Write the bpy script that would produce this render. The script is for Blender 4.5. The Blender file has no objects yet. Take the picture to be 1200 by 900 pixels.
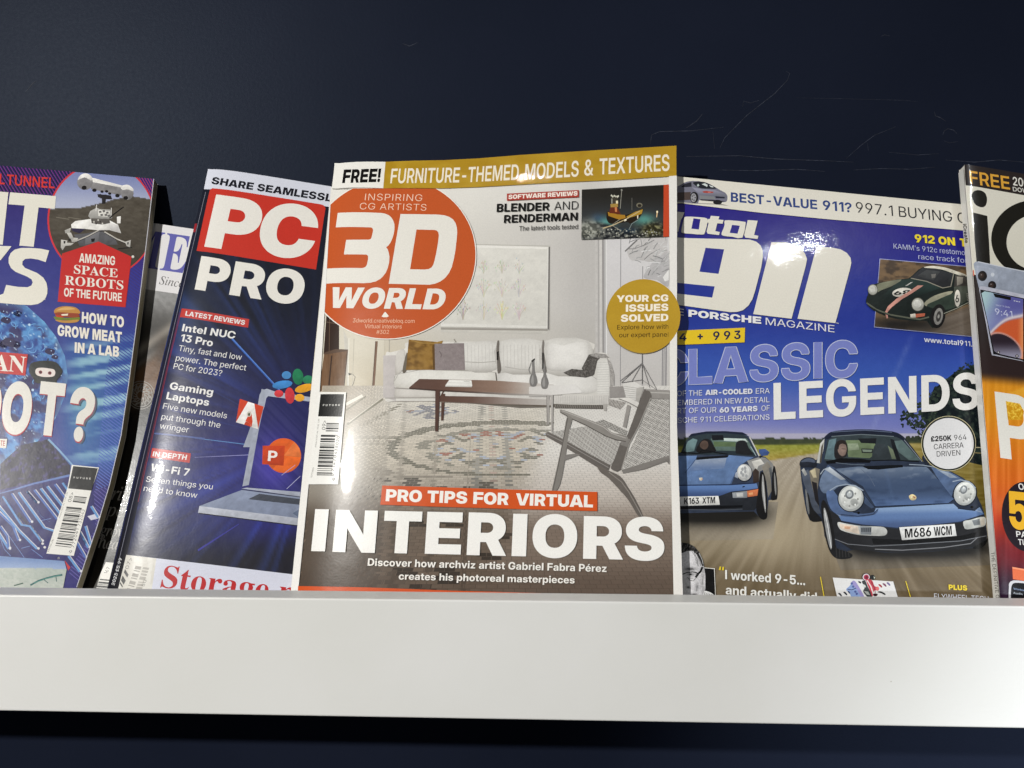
import bpy, math
import numpy as np
from mathutils import Vector, Matrix
from mathutils.geometry import delaunay_2d_cdt

scene = bpy.context.scene
COL = scene.collection
R = math.radians

# ------------------------------------------------------------------ camera
CAM_POS = np.array([0.026, -0.605, 0.0])
YAW = R(2.5)                       # the camera looks a little to the left
FPX = 1000.0                       # focal length for a picture 1200 wide
AX = np.array([math.cos(YAW), math.sin(YAW), 0.0])
AY = np.array([-math.sin(YAW), math.cos(YAW), 0.0])
AZ = np.array([0.0, 0.0, 1.0])
cam_d = bpy.data.cameras.new('camera')
cam_d.sensor_width = 36.0
cam_d.lens = 36.0 * FPX / 1200.0
cam_d.clip_start = 0.01
cam_d.clip_end = 50.0
cam = bpy.data.objects.new('camera', cam_d)
COL.objects.link(cam)
cam.location = CAM_POS
cam.rotation_euler = (R(90), 0, YAW)
scene.camera = cam

# ------------------------------------------------------------------ light
world = bpy.data.worlds.new('World')
scene.world = world
world.use_nodes = True
bg = world.node_tree.nodes['Background']
bg.inputs[0].default_value = (0.95, 0.97, 1.0, 1)
bg.inputs[1].default_value = 0.065
scene.view_settings.view_transform = 'Standard'
scene.view_settings.look = 'None'
scene.view_settings.exposure = 0.0
scene.view_settings.gamma = 1.0


def spot(name, az, el, dist, power, radius, aim, cone, blend, col):
    d = bpy.data.lights.new(name, 'SPOT')
    d.energy = power
    d.shadow_soft_size = radius
    d.spot_size = R(cone)
    d.spot_blend = blend
    d.color = col
    o = bpy.data.objects.new(name, d)
    COL.objects.link(o)
    a, e = R(az), R(el)
    p = Vector((dist * math.sin(a) * math.cos(e), -dist * math.cos(a) * math.cos(e), dist * math.sin(e)))
    o.location = p
    o.rotation_euler = (Vector(aim) - p).to_track_quat('-Z', 'Y').to_euler()
    return o


# shop spotlights: the warm one at the left throws the crisp shadows
spot('shop_spotlight', -35, 18.4, 2.7, 265, 0.030, (-0.02, -0.06, -0.06), 32, 0.9, (1.0, 0.98, 0.935))
spot('shop_spotlight', 23, 37.0, 2.55, 14, 0.013, (0.24, -0.12, -0.24), 26, 1.0, (0.92, 0.96, 1.0))
spot('shop_spotlight', 25.6, 37.9, 2.60, 14, 0.013, (0.26, -0.12, -0.24), 26, 1.0, (0.92, 0.96, 1.0))
spot('shop_spotlight', -10.5, 53.0, 2.54, 7, 0.013, (0.03, -0.06, 0.0), 40, 1.0, (1.0, 0.96, 0.9))
spot('shop_spotlight', 22, 2.5, 2.4, 225, 0.06, (0.44, -0.08, -0.33), 18.5, 1.0, (0.90, 0.95, 1.0))


# ------------------------------------------------------------------ helpers
def lin(v):
    v = v / 255.0
    return v / 12.92 if v <= 0.04045 else ((v + 0.055) / 1.055) ** 2.4


def rgb(c):
    return np.array([lin(c[0]), lin(c[1]), lin(c[2])])


def rgba_lin(c):                   # array of 0..255 sRGB to linear
    v = np.clip(np.asarray(c, float), 0, 255) / 255.0
    return np.where(v <= 0.04045, v / 12.92, ((v + 0.055) / 1.055) ** 2.4)


def hash2(i, j, s):
    n = np.sin(i * 127.1 + j * 311.7 + s * 74.7) * 43758.5453
    return n - np.floor(n)


def noise(x, y, s=0):
    i, j = np.floor(x), np.floor(y)
    u, v = x - i, y - j
    u, v = u * u * (3 - 2 * u), v * v * (3 - 2 * v)
    a, b = hash2(i, j, s), hash2(i + 1, j, s)
    c, d = hash2(i, j + 1, s), hash2(i + 1, j + 1, s)
    return a + (b - a) * u + (c - a) * v + (a - b - c + d) * u * v


def fbm(x, y, s=0, o=4):
    r, a, t = 0, 0.5, 0
    for k in range(o):
        r = r + a * noise(x * 2 ** k, y * 2 ** k, s + k * 3)
        t += a
        a *= 0.5
    return r / t


def sstep(a, b, x):
    t = np.clip((x - a) / (b - a), 0, 1)
    return t * t * (3 - 2 * t)


def mix(a, b, t):
    t = np.asarray(t)[..., None]
    return np.asarray(a, float) * (1 - t) + np.asarray(b, float) * t


def Z(x0, y0, s):                  # coordinates read off an enlargement of the photograph
    return lambda *p: [(x0 + p[i] / s, y0 + p[i + 1] / s) for i in range(0, len(p), 2)]


def smooth(pts, n=5):              # closed Catmull-Rom curve
    o, m = [], len(pts)
    for i in range(m):
        p0, p1, p2, p3 = [np.array(pts[(i + k) % m], float) for k in (-1, 0, 1, 2)]
        for k in range(n):
            t = k / n
            o.append(tuple(0.5 * (2 * p1 + (p2 - p0) * t + (2 * p0 - 5 * p1 + 4 * p2 - p3) * t * t
                                  + (3 * p1 - p0 - 3 * p2 + p3) * t ** 3)))
    return o


def ell(cx, cy, a, b, n=40, tilt=0.0):
    ct, st = math.cos(R(tilt)), math.sin(R(tilt))
    return [(cx + a * math.cos(t) * ct - b * math.sin(t) * st, cy + a * math.cos(t) * st + b * math.sin(t) * ct)
            for t in [2 * math.pi * k / n for k in range(n)]]


def area2(p):
    p = np.asarray(p, float)
    x, y = p[:, 0], p[:, 1]
    return float(np.sum(x * np.roll(y, -1) - np.roll(x, -1) * y))


def clip_convex(poly, cl):
    """Sutherland-Hodgman of a list of points against a convex polygon."""
    sg = 1 if area2(cl) > 0 else -1
    for k in range(len(cl)):
        a, b = cl[k], cl[(k + 1) % len(cl)]
        ex, ey = (b[0] - a[0]) * sg, (b[1] - a[1]) * sg
        o = []
        n = len(poly)
        for i in range(n):
            p, q = poly[i], poly[(i + 1) % n]
            dp = ex * (p[1] - a[1]) - ey * (p[0] - a[0])
            dq = ex * (q[1] - a[1]) - ey * (q[0] - a[0])
            if dp >= 0:
                o.append(p)
            if (dp > 0 and dq < 0) or (dp < 0 and dq > 0):
                t = dp / (dp - dq)
                o.append((p[0] + (q[0] - p[0]) * t, p[1] + (q[1] - p[1]) * t))
        poly = o
        if len(poly) < 3:
            return []
    return poly


def rays(px):
    px = np.asarray(px, float)
    xc, yc = (px[:, 0] - 600) / FPX, -(px[:, 1] - 450) / FPX
    return AY[None] + xc[:, None] * AX[None] + yc[:, None] * AZ[None]


# ------------------------------------------------------------------ materials
def new_mat(name):
    m = bpy.data.materials.new(name)
    m.use_nodes = True
    nt = m.node_tree
    return m, nt, nt.nodes['Principled BSDF']


def node(nt, kind, **kw):
    n = nt.nodes.new(kind)
    for k, v in kw.items():
        if k in n.inputs:
            n.inputs[k].default_value = v
        else:
            setattr(n, k, v)
    return n


def print_material(name, rough, coat, coat_rough, b1, b2):
    """Printed coated paper: ink colour from the mesh, slightly rippled varnish."""
    m, nt, bs = new_mat(name)
    at = node(nt, 'ShaderNodeAttribute', attribute_name='Col')
    ng = node(nt, 'ShaderNodeTexNoise', Scale=1100.0, Detail=3.0, Roughness=0.7)
    mr = node(nt, 'ShaderNodeMapRange')
    mr.inputs['To Min'].default_value = 0.86
    mr.inputs['To Max'].default_value = 1.12
    mg = node(nt, 'ShaderNodeVectorMath', operation='SCALE')
    nt.links.new(ng.outputs['Fac'], mr.inputs['Value'])
    nt.links.new(at.outputs['Color'], mg.inputs[0])
    nt.links.new(mr.outputs['Result'], mg.inputs['Scale'])
    nt.links.new(mg.outputs['Vector'], bs.inputs['Base Color'])
    bs.inputs['Roughness'].default_value = rough
    bs.inputs['Specular IOR Level'].default_value = 0.16
    bs.inputs['Coat Weight'].default_value = coat
    bs.inputs['Coat Roughness'].default_value = coat_rough
    tc = node(nt, 'ShaderNodeTexCoord')
    nt.links.new(tc.outputs['Object'], ng.inputs['Vector'])
    n1 = node(nt, 'ShaderNodeTexNoise', Scale=760.0, Detail=2.0, Roughness=0.55)
    n2 = node(nt, 'ShaderNodeTexNoise', Scale=60.0, Detail=2.0)
    nt.links.new(tc.outputs['Object'], n1.inputs['Vector'])
    nt.links.new(tc.outputs['Object'], n2.inputs['Vector'])
    bu1 = node(nt, 'ShaderNodeBump', Strength=b1, Distance=0.0004)
    bu2 = node(nt, 'ShaderNodeBump', Strength=b2, Distance=0.004)
    nt.links.new(n1.outputs['Fac'], bu1.inputs['Height'])
    nt.links.new(n2.outputs['Fac'], bu2.inputs['Height'])
    nt.links.new(bu2.outputs['Normal'], bu1.inputs['Normal'])
    nt.links.new(bu1.outputs['Normal'], bs.inputs['Normal'])
    nt.links.new(bu1.outputs['Normal'], bs.inputs['Coat Normal'])
    return m


MAT_PRINT = print_material('coated_cover_print', 0.27, 0.36, 0.035, 0.06, 0.035)


def pages_material(name, col, dark):
    m, nt, bs = new_mat(name)
    tc = node(nt, 'ShaderNodeTexCoord')
    mp = node(nt, 'ShaderNodeMapping')
    mp.inputs['Scale'].default_value = (30, 30, 6500)
    n1 = node(nt, 'ShaderNodeTexNoise', Scale=1.0, Detail=2.0)
    rp = node(nt, 'ShaderNodeValToRGB')
    rp.color_ramp.elements[0].position = 0.35
    rp.color_ramp.elements[0].color = (*rgb(dark), 1)
    rp.color_ramp.elements[1].position = 0.6
    rp.color_ramp.elements[1].color = (*rgb(col), 1)
    nt.links.new(tc.outputs['Object'], mp.inputs['Vector'])
    nt.links.new(mp.outputs['Vector'], n1.inputs['Vector'])
    nt.links.new(n1.outputs['Fac'], rp.inputs['Fac'])
    nt.links.new(rp.outputs['Color'], bs.inputs['Base Color'])
    bs.inputs['Roughness'].default_value = 0.7
    return m


MAT_PAGES = pages_material('paper_page_edges', (205, 196, 170), (140, 130, 105))
MAT_WHITEPAGES = pages_material('white_paper_edges', (232, 230, 222), (205, 202, 195))


def wall_material():
    m, nt, bs = new_mat('navy_wall_paint')
    tc = node(nt, 'ShaderNodeTexCoord')
    n0 = node(nt, 'ShaderNodeTexNoise', Scale=5.0, Detail=5.0, Roughness=0.6)
    rp = node(nt, 'ShaderNodeValToRGB')
    rp.color_ramp.elements[0].position = 0.3
    rp.color_ramp.elements[0].color = (*rgb((23, 28, 42)), 1)
    rp.color_ramp.elements[1].position = 0.75
    rp.color_ramp.elements[1].color = (*rgb((28, 33, 48)), 1)
    n2 = node(nt, 'ShaderNodeTexNoise', Scale=420.0, Detail=4.0, Roughness=0.65)
    n3 = node(nt, 'ShaderNodeTexNoise', Scale=1600.0, Detail=2.0)
    mx = node(nt, 'ShaderNodeMath', operation='MULTIPLY_ADD')
    mx.inputs[1].default_value = 0.35
    bu = node(nt, 'ShaderNodeBump', Strength=0.22, Distance=0.0004)
    rr = node(nt, 'ShaderNodeMapRange')
    rr.inputs['To Min'].default_value = 0.38
    bs.inputs['Specular IOR Level'].default_value = 0.05
    bs.inputs['Specular Tint'].default_value = (0.7, 0.82, 1.0, 1)
    rr.inputs['To Max'].default_value = 0.50
    for n in (n0, n2, n3):
        nt.links.new(tc.outputs['Object'], n.inputs['Vector'])
    nt.links.new(n0.outputs['Fac'], rp.inputs['Fac'])
    nt.links.new(rp.outputs['Color'], bs.inputs['Base Color'])
    nt.links.new(n3.outputs['Fac'], mx.inputs[0])
    nt.links.new(n2.outputs['Fac'], mx.inputs[2])
    nt.links.new(mx.outputs[0], bu.inputs['Height'])
    nt.links.new(bu.outputs['Normal'], bs.inputs['Normal'])
    nt.links.new(n2.outputs['Fac'], rr.inputs['Value'])
    nt.links.new(rr.outputs['Result'], bs.inputs['Roughness'])
    return m


def shelf_material():
    m, nt, bs = new_mat('white_shelf_laminate')
    tc = node(nt, 'ShaderNodeTexCoord')
    n0 = node(nt, 'ShaderNodeTexNoise', Scale=9.0, Detail=4.0)
    rp = node(nt, 'ShaderNodeValToRGB')
    rp.color_ramp.elements[0].position = 0.3
    rp.color_ramp.elements[0].color = (*rgb((226, 226, 222)), 1)
    rp.color_ramp.elements[1].position = 0.7
    rp.color_ramp.elements[1].color = (*rgb((233, 233, 231)), 1)
    n2 = node(nt, 'ShaderNodeTexNoise', Scale=700.0, Detail=3.0)
    bu = node(nt, 'ShaderNodeBump', Strength=0.12, Distance=0.0004)
    vo = node(nt, 'ShaderNodeTexVoronoi', Scale=38.0)
    th = node(nt, 'ShaderNodeMath', operation='LESS_THAN')
    th.inputs[1].default_value = 0.012
    mm = node(nt, 'ShaderNodeMix', data_type='RGBA')
    mm.inputs[7].default_value = (*rgb((176, 170, 158)), 1)
    for n in (n0, n2, vo):
        nt.links.new(tc.outputs['Object'], n.inputs['Vector'])
    nt.links.new(n0.outputs['Fac'], rp.inputs['Fac'])
    nt.links.new(vo.outputs['Distance'], th.inputs[0])
    nt.links.new(th.outputs[0], mm.inputs[0])
    nt.links.new(rp.outputs['Color'], mm.inputs[6])
    nt.links.new(mm.outputs[2], bs.inputs['Base Color'])
    nt.links.new(n2.outputs['Fac'], bu.inputs['Height'])
    nt.links.new(bu.outputs['Normal'], bs.inputs['Normal'])
    bs.inputs['Roughness'].default_value = 0.38
    return m


def obj(name, verts, faces, mat, parent=None, smooth_=False):
    me = bpy.data.meshes.new(name)
    me.from_pydata([tuple(v) for v in verts], [], faces)
    if smooth_:
        for p in me.polygons:
            p.use_smooth = True
    me.materials.append(mat)
    me.update()
    o = bpy.data.objects.new(name, me)
    COL.objects.link(o)
    if parent:
        o.parent = parent
    return o


def bevel_box(name, x0, x1, y0, y1, z0, z1, r, mat, parent=None, seg=3):
    """A board with rounded long edges: its rounded section swept along x."""
    sec = []
    for cx, cz, a0 in ((y1 - r, z1 - r, 0), (y0 + r, z1 - r, 90), (y0 + r, z0 + r, 180), (y1 - r, z0 + r, 270)):
        for k in range(seg + 1):
            a = R(a0 + 90 * k / seg)
            sec.append((cx + r * math.cos(a), cz + r * math.sin(a)))
    n = len(sec)
    v = [(x0, a, b) for a, b in sec] + [(x1, a, b) for a, b in sec]
    f = [(i, (i + 1) % n, n + (i + 1) % n, n + i) for i in range(n)]
    f += [tuple(range(n))[::-1], tuple(range(n, 2 * n))]
    return obj(name, v, f, mat, parent)


# ------------------------------------------------------------------ setting
WALL_Y = -0.014
FLOOR_Z = -0.132
LIP_TOP = -0.1143
m_wall = wall_material()
wall = obj('wall', [(-3, WALL_Y, -2), (3, WALL_Y, -2), (3, WALL_Y, 2), (-3, WALL_Y, 2),
                    (-3, 0.1, -2), (3, 0.1, -2), (3, 0.1, 2), (-3, 0.1, 2)],
           [(0, 1, 2, 3), (5, 4, 7, 6), (4, 0, 3, 7), (1, 5, 6, 2), (3, 2, 6, 7), (4, 5, 1, 0)], m_wall)
wall['kind'] = 'structure'
m_scuff, _nt, _bs = new_mat('scuffed_wall_paint')
_bs.inputs['Base Color'].default_value = (*rgb((62, 68, 84)), 1)
_bs.inputs['Roughness'].default_value = 0.7
_tc = node(_nt, 'ShaderNodeTexCoord')
_nz = node(_nt, 'ShaderNodeTexNoise', Scale=260.0, Detail=2.0)
_rp = node(_nt, 'ShaderNodeValToRGB')
_rp.color_ramp.elements[0].position = 0.45
_rp.color_ramp.elements[0].color = (*rgb((25, 30, 45)), 1)
_rp.color_ramp.elements[1].position = 0.62
_rp.color_ramp.elements[1].color = (*rgb((52, 58, 74)), 1)
_nt.links.new(_tc.outputs['Object'], _nz.inputs['Vector'])
_nt.links.new(_nz.outputs['Fac'], _rp.inputs['Fac'])
_nt.links.new(_rp.outputs['Color'], _bs.inputs['Base Color'])


def scuff(pts, w):
    """a thin scratch in the wall paint, w metres wide, through points of the photograph"""
    d = rays(pts)
    t = (WALL_Y - 0.00012 - CAM_POS[1]) / d[:, 1]
    P = CAM_POS[None] + d * t[:, None]
    g = np.gradient(P, axis=0)
    n_ = np.stack([-g[:, 2], 0 * g[:, 0], g[:, 0]], 1)
    n_ /= np.linalg.norm(n_, axis=1)[:, None]
    ww = (w * (0.35 + 0.65 * np.sin(np.linspace(0.2, 2.9, len(P)))) * 0.62)[:, None] / 2
    v = np.concatenate([P + n_ * ww, P - n_ * ww])
    k = len(P)
    obj('scuff', v, [(i, i + 1, k + i + 1, k + i) for i in range(k - 1)], m_scuff, wall)


zw = Z(700, 0, 2.4)
for pts, w in ((zw(150, 405, 152, 380, 175, 370, 260, 368, 355, 358), .0006), (zw(345, 415, 358, 388, 420, 325, 500, 262, 535, 225, 541, 206, 530, 200), .0006),
               (zw(948, 314, 951, 326, 965, 331, 980, 341), .0009), (zw(972, 378, 976, 368, 986, 362, 1002, 366, 1012, 376), .0007), (zw(975, 396, 990, 402, 1014, 398), .0005),
               (zw(250, 440, 400, 438, 500, 447, 640, 452, 720, 456), .0007), (zw(340, 478, 440, 480, 560, 476, 640, 482), .0006), (zw(720, 478, 800, 474, 880, 476, 950, 470), .0006),
               (zw(980, 450, 1060, 456, 1130, 450, 1200, 456), .0008), (zw(700, 446, 740, 410, 780, 380, 840, 356), .0005), (zw(408, 300, 412, 284, 430, 290, 456, 282), .0005),
               (zw(798, 102, 808, 98, 822, 101), .0006), (zw(250, 360, 280, 340, 296, 320), .0009), (zw(560, 275, 700, 278, 860, 282, 900, 286), .0003), (zw(325, 372, 330, 420), .0006),
               ([(472, 51), (480, 54), (489, 50)], .0006), ([(30, 108), (38, 98), (42, 95)], .0007), ([(420, 356), (424, 352)], .0004), ([(123, 174), (125, 175.4)], .0007),
               (zw(820, 428, 900, 436, 960, 432), .0005), (zw(760, 402, 762, 424), .0005)):
    scuff(pts, w)
m_shelf = shelf_material()
shelf = bpy.data.objects.new('display_shelf', None)
COL.objects.link(shelf)
shelf.location = (0, WALL_Y, FLOOR_Z)
shelf['label'] = 'white laminate shelf ledge with a tall front lip, holding the row of magazines'
shelf['category'] = 'shelf'


def at_shelf(o):
    o.location = (0, -WALL_Y, -FLOOR_Z)


at_shelf(bevel_box('front_lip', -1.3, 1.3, -0.155, -0.1375, -0.1772, LIP_TOP, 0.0009, m_shelf, shelf))
at_shelf(bevel_box('shelf_board', -1.3, 1.3, -0.1372, WALL_Y - 0.0005, FLOOR_Z - 0.018, FLOOR_Z, 0.0005, m_shelf, shelf))

# ------------------------------------------------------------------ lettering outlines (quadratic curves)
SANS = {
32:(107,107,[]),
33:(103,108,[[79,85,-19,7,75,291,-25,0,133,291,29,0,129,85,24,7],[105,-3,2,-1,86,-3,-6,-1,62,10,-18,10,63,18,-18,19,62,27,-18,27,86,39,-6,39,105,39,2,39,120,39,11,39,144,27,23,27,145,18,23,19,144,10,23,10,120,-3,11,-1]]),
34:(162,212,[[85,191,-13,-19,79,291,-16,0,135,291,25,0,127,191,22,-19],[199,191,29,-19,193,291,25,0,247,291,67,0,241,191,63,-19]]),
35:(248,259,[[281,0,-12,0,377,291,-12,0,421,291,23,0,325,0,23,0],[11,84,-6,-18,19,106,0,17,453,106,17,17,445,84,11,-18],[77,0,-12,0,171,291,-12,0,217,291,22,0,121,0,23,0],[45,185,-6,-17,51,207,0,18,487,207,16,18,479,185,11,-17]]),
36:(248,274,[[229,-41,5,-2,229,332,5,2,269,332,27,2,269,-41,27,-2],[249,-5,14,0,188,-5,3,0,98,16,-8,3,48,53,-12,11,45,77,-10,20,101,77,39,20,102,59,39,26,142,34,31,34,206,20,21,39,249,20,14,39,292,20,5,39,358,34,-8,32,396,60,-17,17,397,78,-17,7,396,92,-17,0,368,111,-13,-8,314,126,-7,-16,277,131,-4,-18,209,141,1,-22,134,151,-5,-24,60,188,-12,-18,61,215,-12,-12,60,239,-12,-9,108,275,-6,-3,196,295,4,1,251,295,12,1,306,295,20,1,390,275,31,-2,438,239,35,-10,441,215,35,-16,387,215,-12,-16,382,240,-12,-26,308,270,3,-38,249,270,14,-38,208,270,23,-38,148,257,36,-32,112,232,44,-18,113,217,44,-10,112,202,44,-2,144,183,37,7,196,169,30,14,229,164,29,16,293,156,20,20,324,151,29,20,382,138,37,18,426,120,38,16,450,95,37,13,451,78,37,13,450,54,37,7,402,17,31,1,310,-5,22,0]]),
37:(360,407,[[187,164,5,-27,152,164,1,-27,102,180,-8,-24,74,208,-13,-18,75,225,-13,-12,75,235,-13,-16,74,252,-13,-9,102,279,-8,-2,152,295,1,1,187,295,5,1,220,295,9,1,270,279,17,-2,296,252,23,-9,297,235,23,-16,297,225,23,-12,296,208,23,-18,270,180,17,-24,220,164,9,-27],[187,184,5,-2,216,184,0,-2,250,207,-5,-10,251,225,-5,-12,251,235,-5,-16,250,252,-5,-16,218,275,-1,-23,187,275,5,-23,154,275,11,-23,120,252,16,-16,121,235,16,-16,121,225,16,-12,120,207,16,-10,154,184,11,-2],[535,-5,42,0,500,-5,38,0,450,11,30,3,424,39,24,9,425,56,24,15,425,66,24,11,424,83,24,18,450,110,30,25,500,126,38,28,535,126,42,28,570,126,45,28,618,110,54,25,646,83,60,18,647,66,60,11,647,56,60,15,646,39,60,9,618,11,54,3,568,-5,46,0],[535,15,42,25,566,15,36,25,600,38,31,17,601,56,31,15,601,66,31,11,600,83,31,11,566,106,36,4,535,106,42,4,504,106,47,4,470,83,52,11,471,66,52,11,471,56,52,15,470,38,52,17,504,15,47,25],[135,0,12,0,533,291,13,0,585,291,37,0,185,0,37,0]]),
38:(244,272,[[219,-4,1,-1,164,-4,-3,-1,84,17,-9,1,38,53,-10,2,39,75,-10,2,38,92,-10,2,64,117,-11,2,116,141,-14,-1,155,155,-18,-5,241,188,5,3,256,194,4,1,284,207,-3,-3,300,224,-8,-12,301,233,-8,-17,300,250,-8,-27,256,271,4,-37,221,271,11,-37,196,271,16,-37,158,261,26,-32,136,242,32,-22,137,230,32,-16,136,220,32,-15,154,201,32,-14,188,179,31,-12,215,164,29,-9,481,0,37,0,417,0,-9,0,185,142,-11,-17,152,162,-4,-28,108,190,-3,-29,84,215,-6,-20,85,230,-6,-15,84,249,-6,-12,118,278,-2,-4,180,294,6,1,221,294,11,1,260,294,16,1,318,278,22,-3,352,251,24,-9,353,233,24,-12,352,220,24,-12,332,198,25,-15,298,178,25,-16,273,169,25,-16,169,130,17,-20,126,114,31,-9,92,89,38,4,93,74,38,9,92,59,38,16,124,34,30,29,180,19,16,38,215,19,8,38,252,19,4,38,318,35,0,36,368,62,-1,34,398,100,-1,31,401,123,-2,29,451,123,35,29,450,101,35,25,430,69,34,10,400,45,26,-4,387,37,14,-10,375,30,-2,-13,348,14,-6,-8,264,-4,-4,-1]]),
39:(106,114,[[85,191,-13,-19,79,291,-16,0,135,291,25,0,127,191,22,-19]]),
40:(156,156,[[121,120,-34,-4,120,152,-34,-1,144,219,-35,3,186,282,-36,2,215,308,-37,-2,267,308,12,-2,236,278,16,1,196,214,17,2,174,150,18,-1,175,120,18,-4,174,93,18,-6,194,36,17,-3,234,-23,15,-1,267,-56,12,-1,215,-56,-37,-1,168,-13,-36,-8,120,76,-34,-8]]),
41:(156,156,[[47,-55,-11,-2,78,-23,-15,-1,120,37,-18,-4,140,93,-18,-6,141,120,-18,-4,140,150,-18,-1,118,214,-18,2,76,278,-15,1,47,308,-11,-2,99,308,37,-2,126,283,37,1,168,219,35,3,192,152,34,-1,193,120,34,-4,192,76,34,-8,144,-14,36,-7,99,-55,37,-2]]),
42:(259,258,[[237,127,-12,0,241,193,-9,-16,127,159,7,-11,107,178,-7,10,223,209,-19,0,107,240,-7,-10,127,260,7,10,241,225,-9,16,237,291,-12,0,281,291,12,0,277,225,9,16,391,260,-6,10,411,240,6,-10,295,209,19,0,411,178,6,10,391,159,-6,-11,277,193,9,-16,281,127,12,0]]),
43:(259,258,[[235,23,-20,-16,235,204,-20,14,283,204,20,14,283,23,20,-16],[79,102,-15,-20,79,125,-15,18,439,125,15,18,439,102,15,-20]]),
44:(107,107,[[57,-62,-20,-4,93,37,-26,16,151,37,17,16,97,-62,14,-4]]),
45:(259,258,[[381,135,7,6,381,110,7,-28,137,110,-7,-28,137,135,-7,6]]),
46:(107,107,[[109,-3,0,-1,92,-3,-9,-1,68,10,-21,10,69,18,-21,19,68,27,-21,27,92,39,-9,39,109,39,0,39,126,39,8,39,150,27,19,27,151,18,19,19,150,10,19,10,126,-3,8,-1]]),
47:(133,159,[[253,305,33,0,65,-44,34,0,17,-44,-9,0,203,305,-8,0]]),
48:(259,258,[[259,-4,0,-1,196,-4,-9,-1,108,32,-20,0,60,99,-23,0,61,145,-23,0,60,192,-23,0,108,259,-20,0,196,295,-9,1,259,295,0,1,320,295,9,1,410,259,19,0,458,192,22,0,459,145,22,0,458,99,22,0,410,32,19,-1,320,-4,9,-1],[259,20,0,38,304,20,-7,38,370,50,-20,29,406,106,-28,12,407,145,-28,0,406,185,-28,-12,370,241,-20,-29,304,271,-7,-38,259,271,0,-38,212,271,7,-38,148,241,19,-29,112,185,27,-12,113,145,27,0,112,106,27,12,148,50,19,29,212,20,7,38]]),
49:(175,197,[[301,291,29,0,301,0,29,0,247,0,-22,0,247,265,-22,-45,245,265,-21,-45,109,216,-18,-36,109,245,-18,2,237,291,-11,0]]),
50:(259,258,[[75,0,-18,0,75,21,-18,36,271,125,-7,20,308,144,-18,8,354,173,-23,-6,376,199,-22,-13,377,213,-22,-15,376,230,-22,-21,344,256,-15,-32,290,271,-4,-38,255,271,3,-38,216,271,10,-38,160,255,20,-33,130,227,25,-26,131,209,25,-23,79,209,-23,-23,78,234,-23,-14,124,273,-19,-4,204,295,-7,1,255,295,3,1,306,295,9,1,384,274,20,-1,428,237,27,-5,429,214,27,-11,428,197,27,-16,404,166,23,-19,350,130,20,-13,303,105,25,-3,151,26,54,37,151,24,54,39,443,24,21,39,443,0,21,0]]),
51:(259,258,[[255,-4,-1,-1,200,-4,-14,-1,114,16,-23,9,62,53,-23,20,63,77,-23,23,117,77,27,23,118,60,26,27,154,34,18,33,216,20,6,36,255,20,-1,36,296,20,-10,36,358,36,-24,30,392,65,-31,19,393,83,-31,12,392,103,-31,3,354,132,-22,-10,282,149,-5,-18,231,149,8,-18,187,149,-13,-18,187,171,-13,3,353,265,-38,-37,353,267,-38,-39,93,267,-24,-39,93,291,-24,0,425,291,18,0,425,270,18,-39,233,161,25,-10,233,167,25,1,300,169,26,2,394,148,24,5,446,109,21,7,447,83,21,9,446,58,21,6,398,19,16,1,312,-4,6,-1]]),
52:(259,258,[[53,66,-22,-10,53,88,-22,30,309,291,-32,0,365,291,19,0,113,92,27,24,113,91,27,25,467,91,21,25,467,66,21,-10],[333,0,-20,0,333,73,-20,2,333,83,-20,19,333,181,-20,0,385,181,28,0,385,0,28,0]]),
53:(259,258,[[253,-4,2,-1,202,-4,-7,-1,122,17,-17,2,76,53,-24,10,75,76,-25,18,129,76,24,18,128,60,24,23,162,35,17,30,218,21,8,34,253,21,3,34,292,21,-6,34,354,39,-19,27,388,72,-25,13,389,92,-25,6,388,114,-25,-3,352,146,-18,-16,290,165,-5,-24,253,165,3,-24,216,165,5,-24,154,151,16,-23,139,140,20,-23,85,142,-25,-25,115,291,-32,0,417,291,19,0,417,266,19,-38,163,266,15,-38,141,167,22,14,143,167,22,14,164,177,20,12,224,189,16,10,261,189,14,10,298,189,14,10,364,175,18,9,414,149,21,8,442,114,24,7,443,93,24,7,442,65,24,5,392,21,20,1,308,-4,9,-1]]),
54:(259,258,[[259,-4,2,0,206,-4,-6,0,124,21,-19,1,76,64,-25,4,77,91,-25,6,76,112,-25,10,112,154,-24,12,151,182,-28,7,301,291,-34,0,363,291,20,0,167,151,33,13,161,151,16,13,168,158,16,12,196,172,14,10,238,181,14,10,267,181,15,10,316,181,20,10,396,157,23,11,442,116,24,10,443,90,24,7,442,63,24,5,394,20,19,2,310,-4,10,0],[259,20,0,36,296,20,-7,36,354,38,-18,29,388,70,-25,15,389,90,-25,7,388,109,-25,0,354,140,-18,-12,296,159,-7,-21,259,159,0,-21,222,159,6,-21,162,141,18,-13,128,109,24,0,129,90,24,7,128,70,24,15,162,39,18,28,222,20,6,36]]),
55:(259,258,[[119,0,-18,0,385,265,-37,-40,385,267,-37,-42,77,267,-17,-42,77,291,-17,0,443,291,16,0,443,265,16,-37,177,0,34,0]]),
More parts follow.
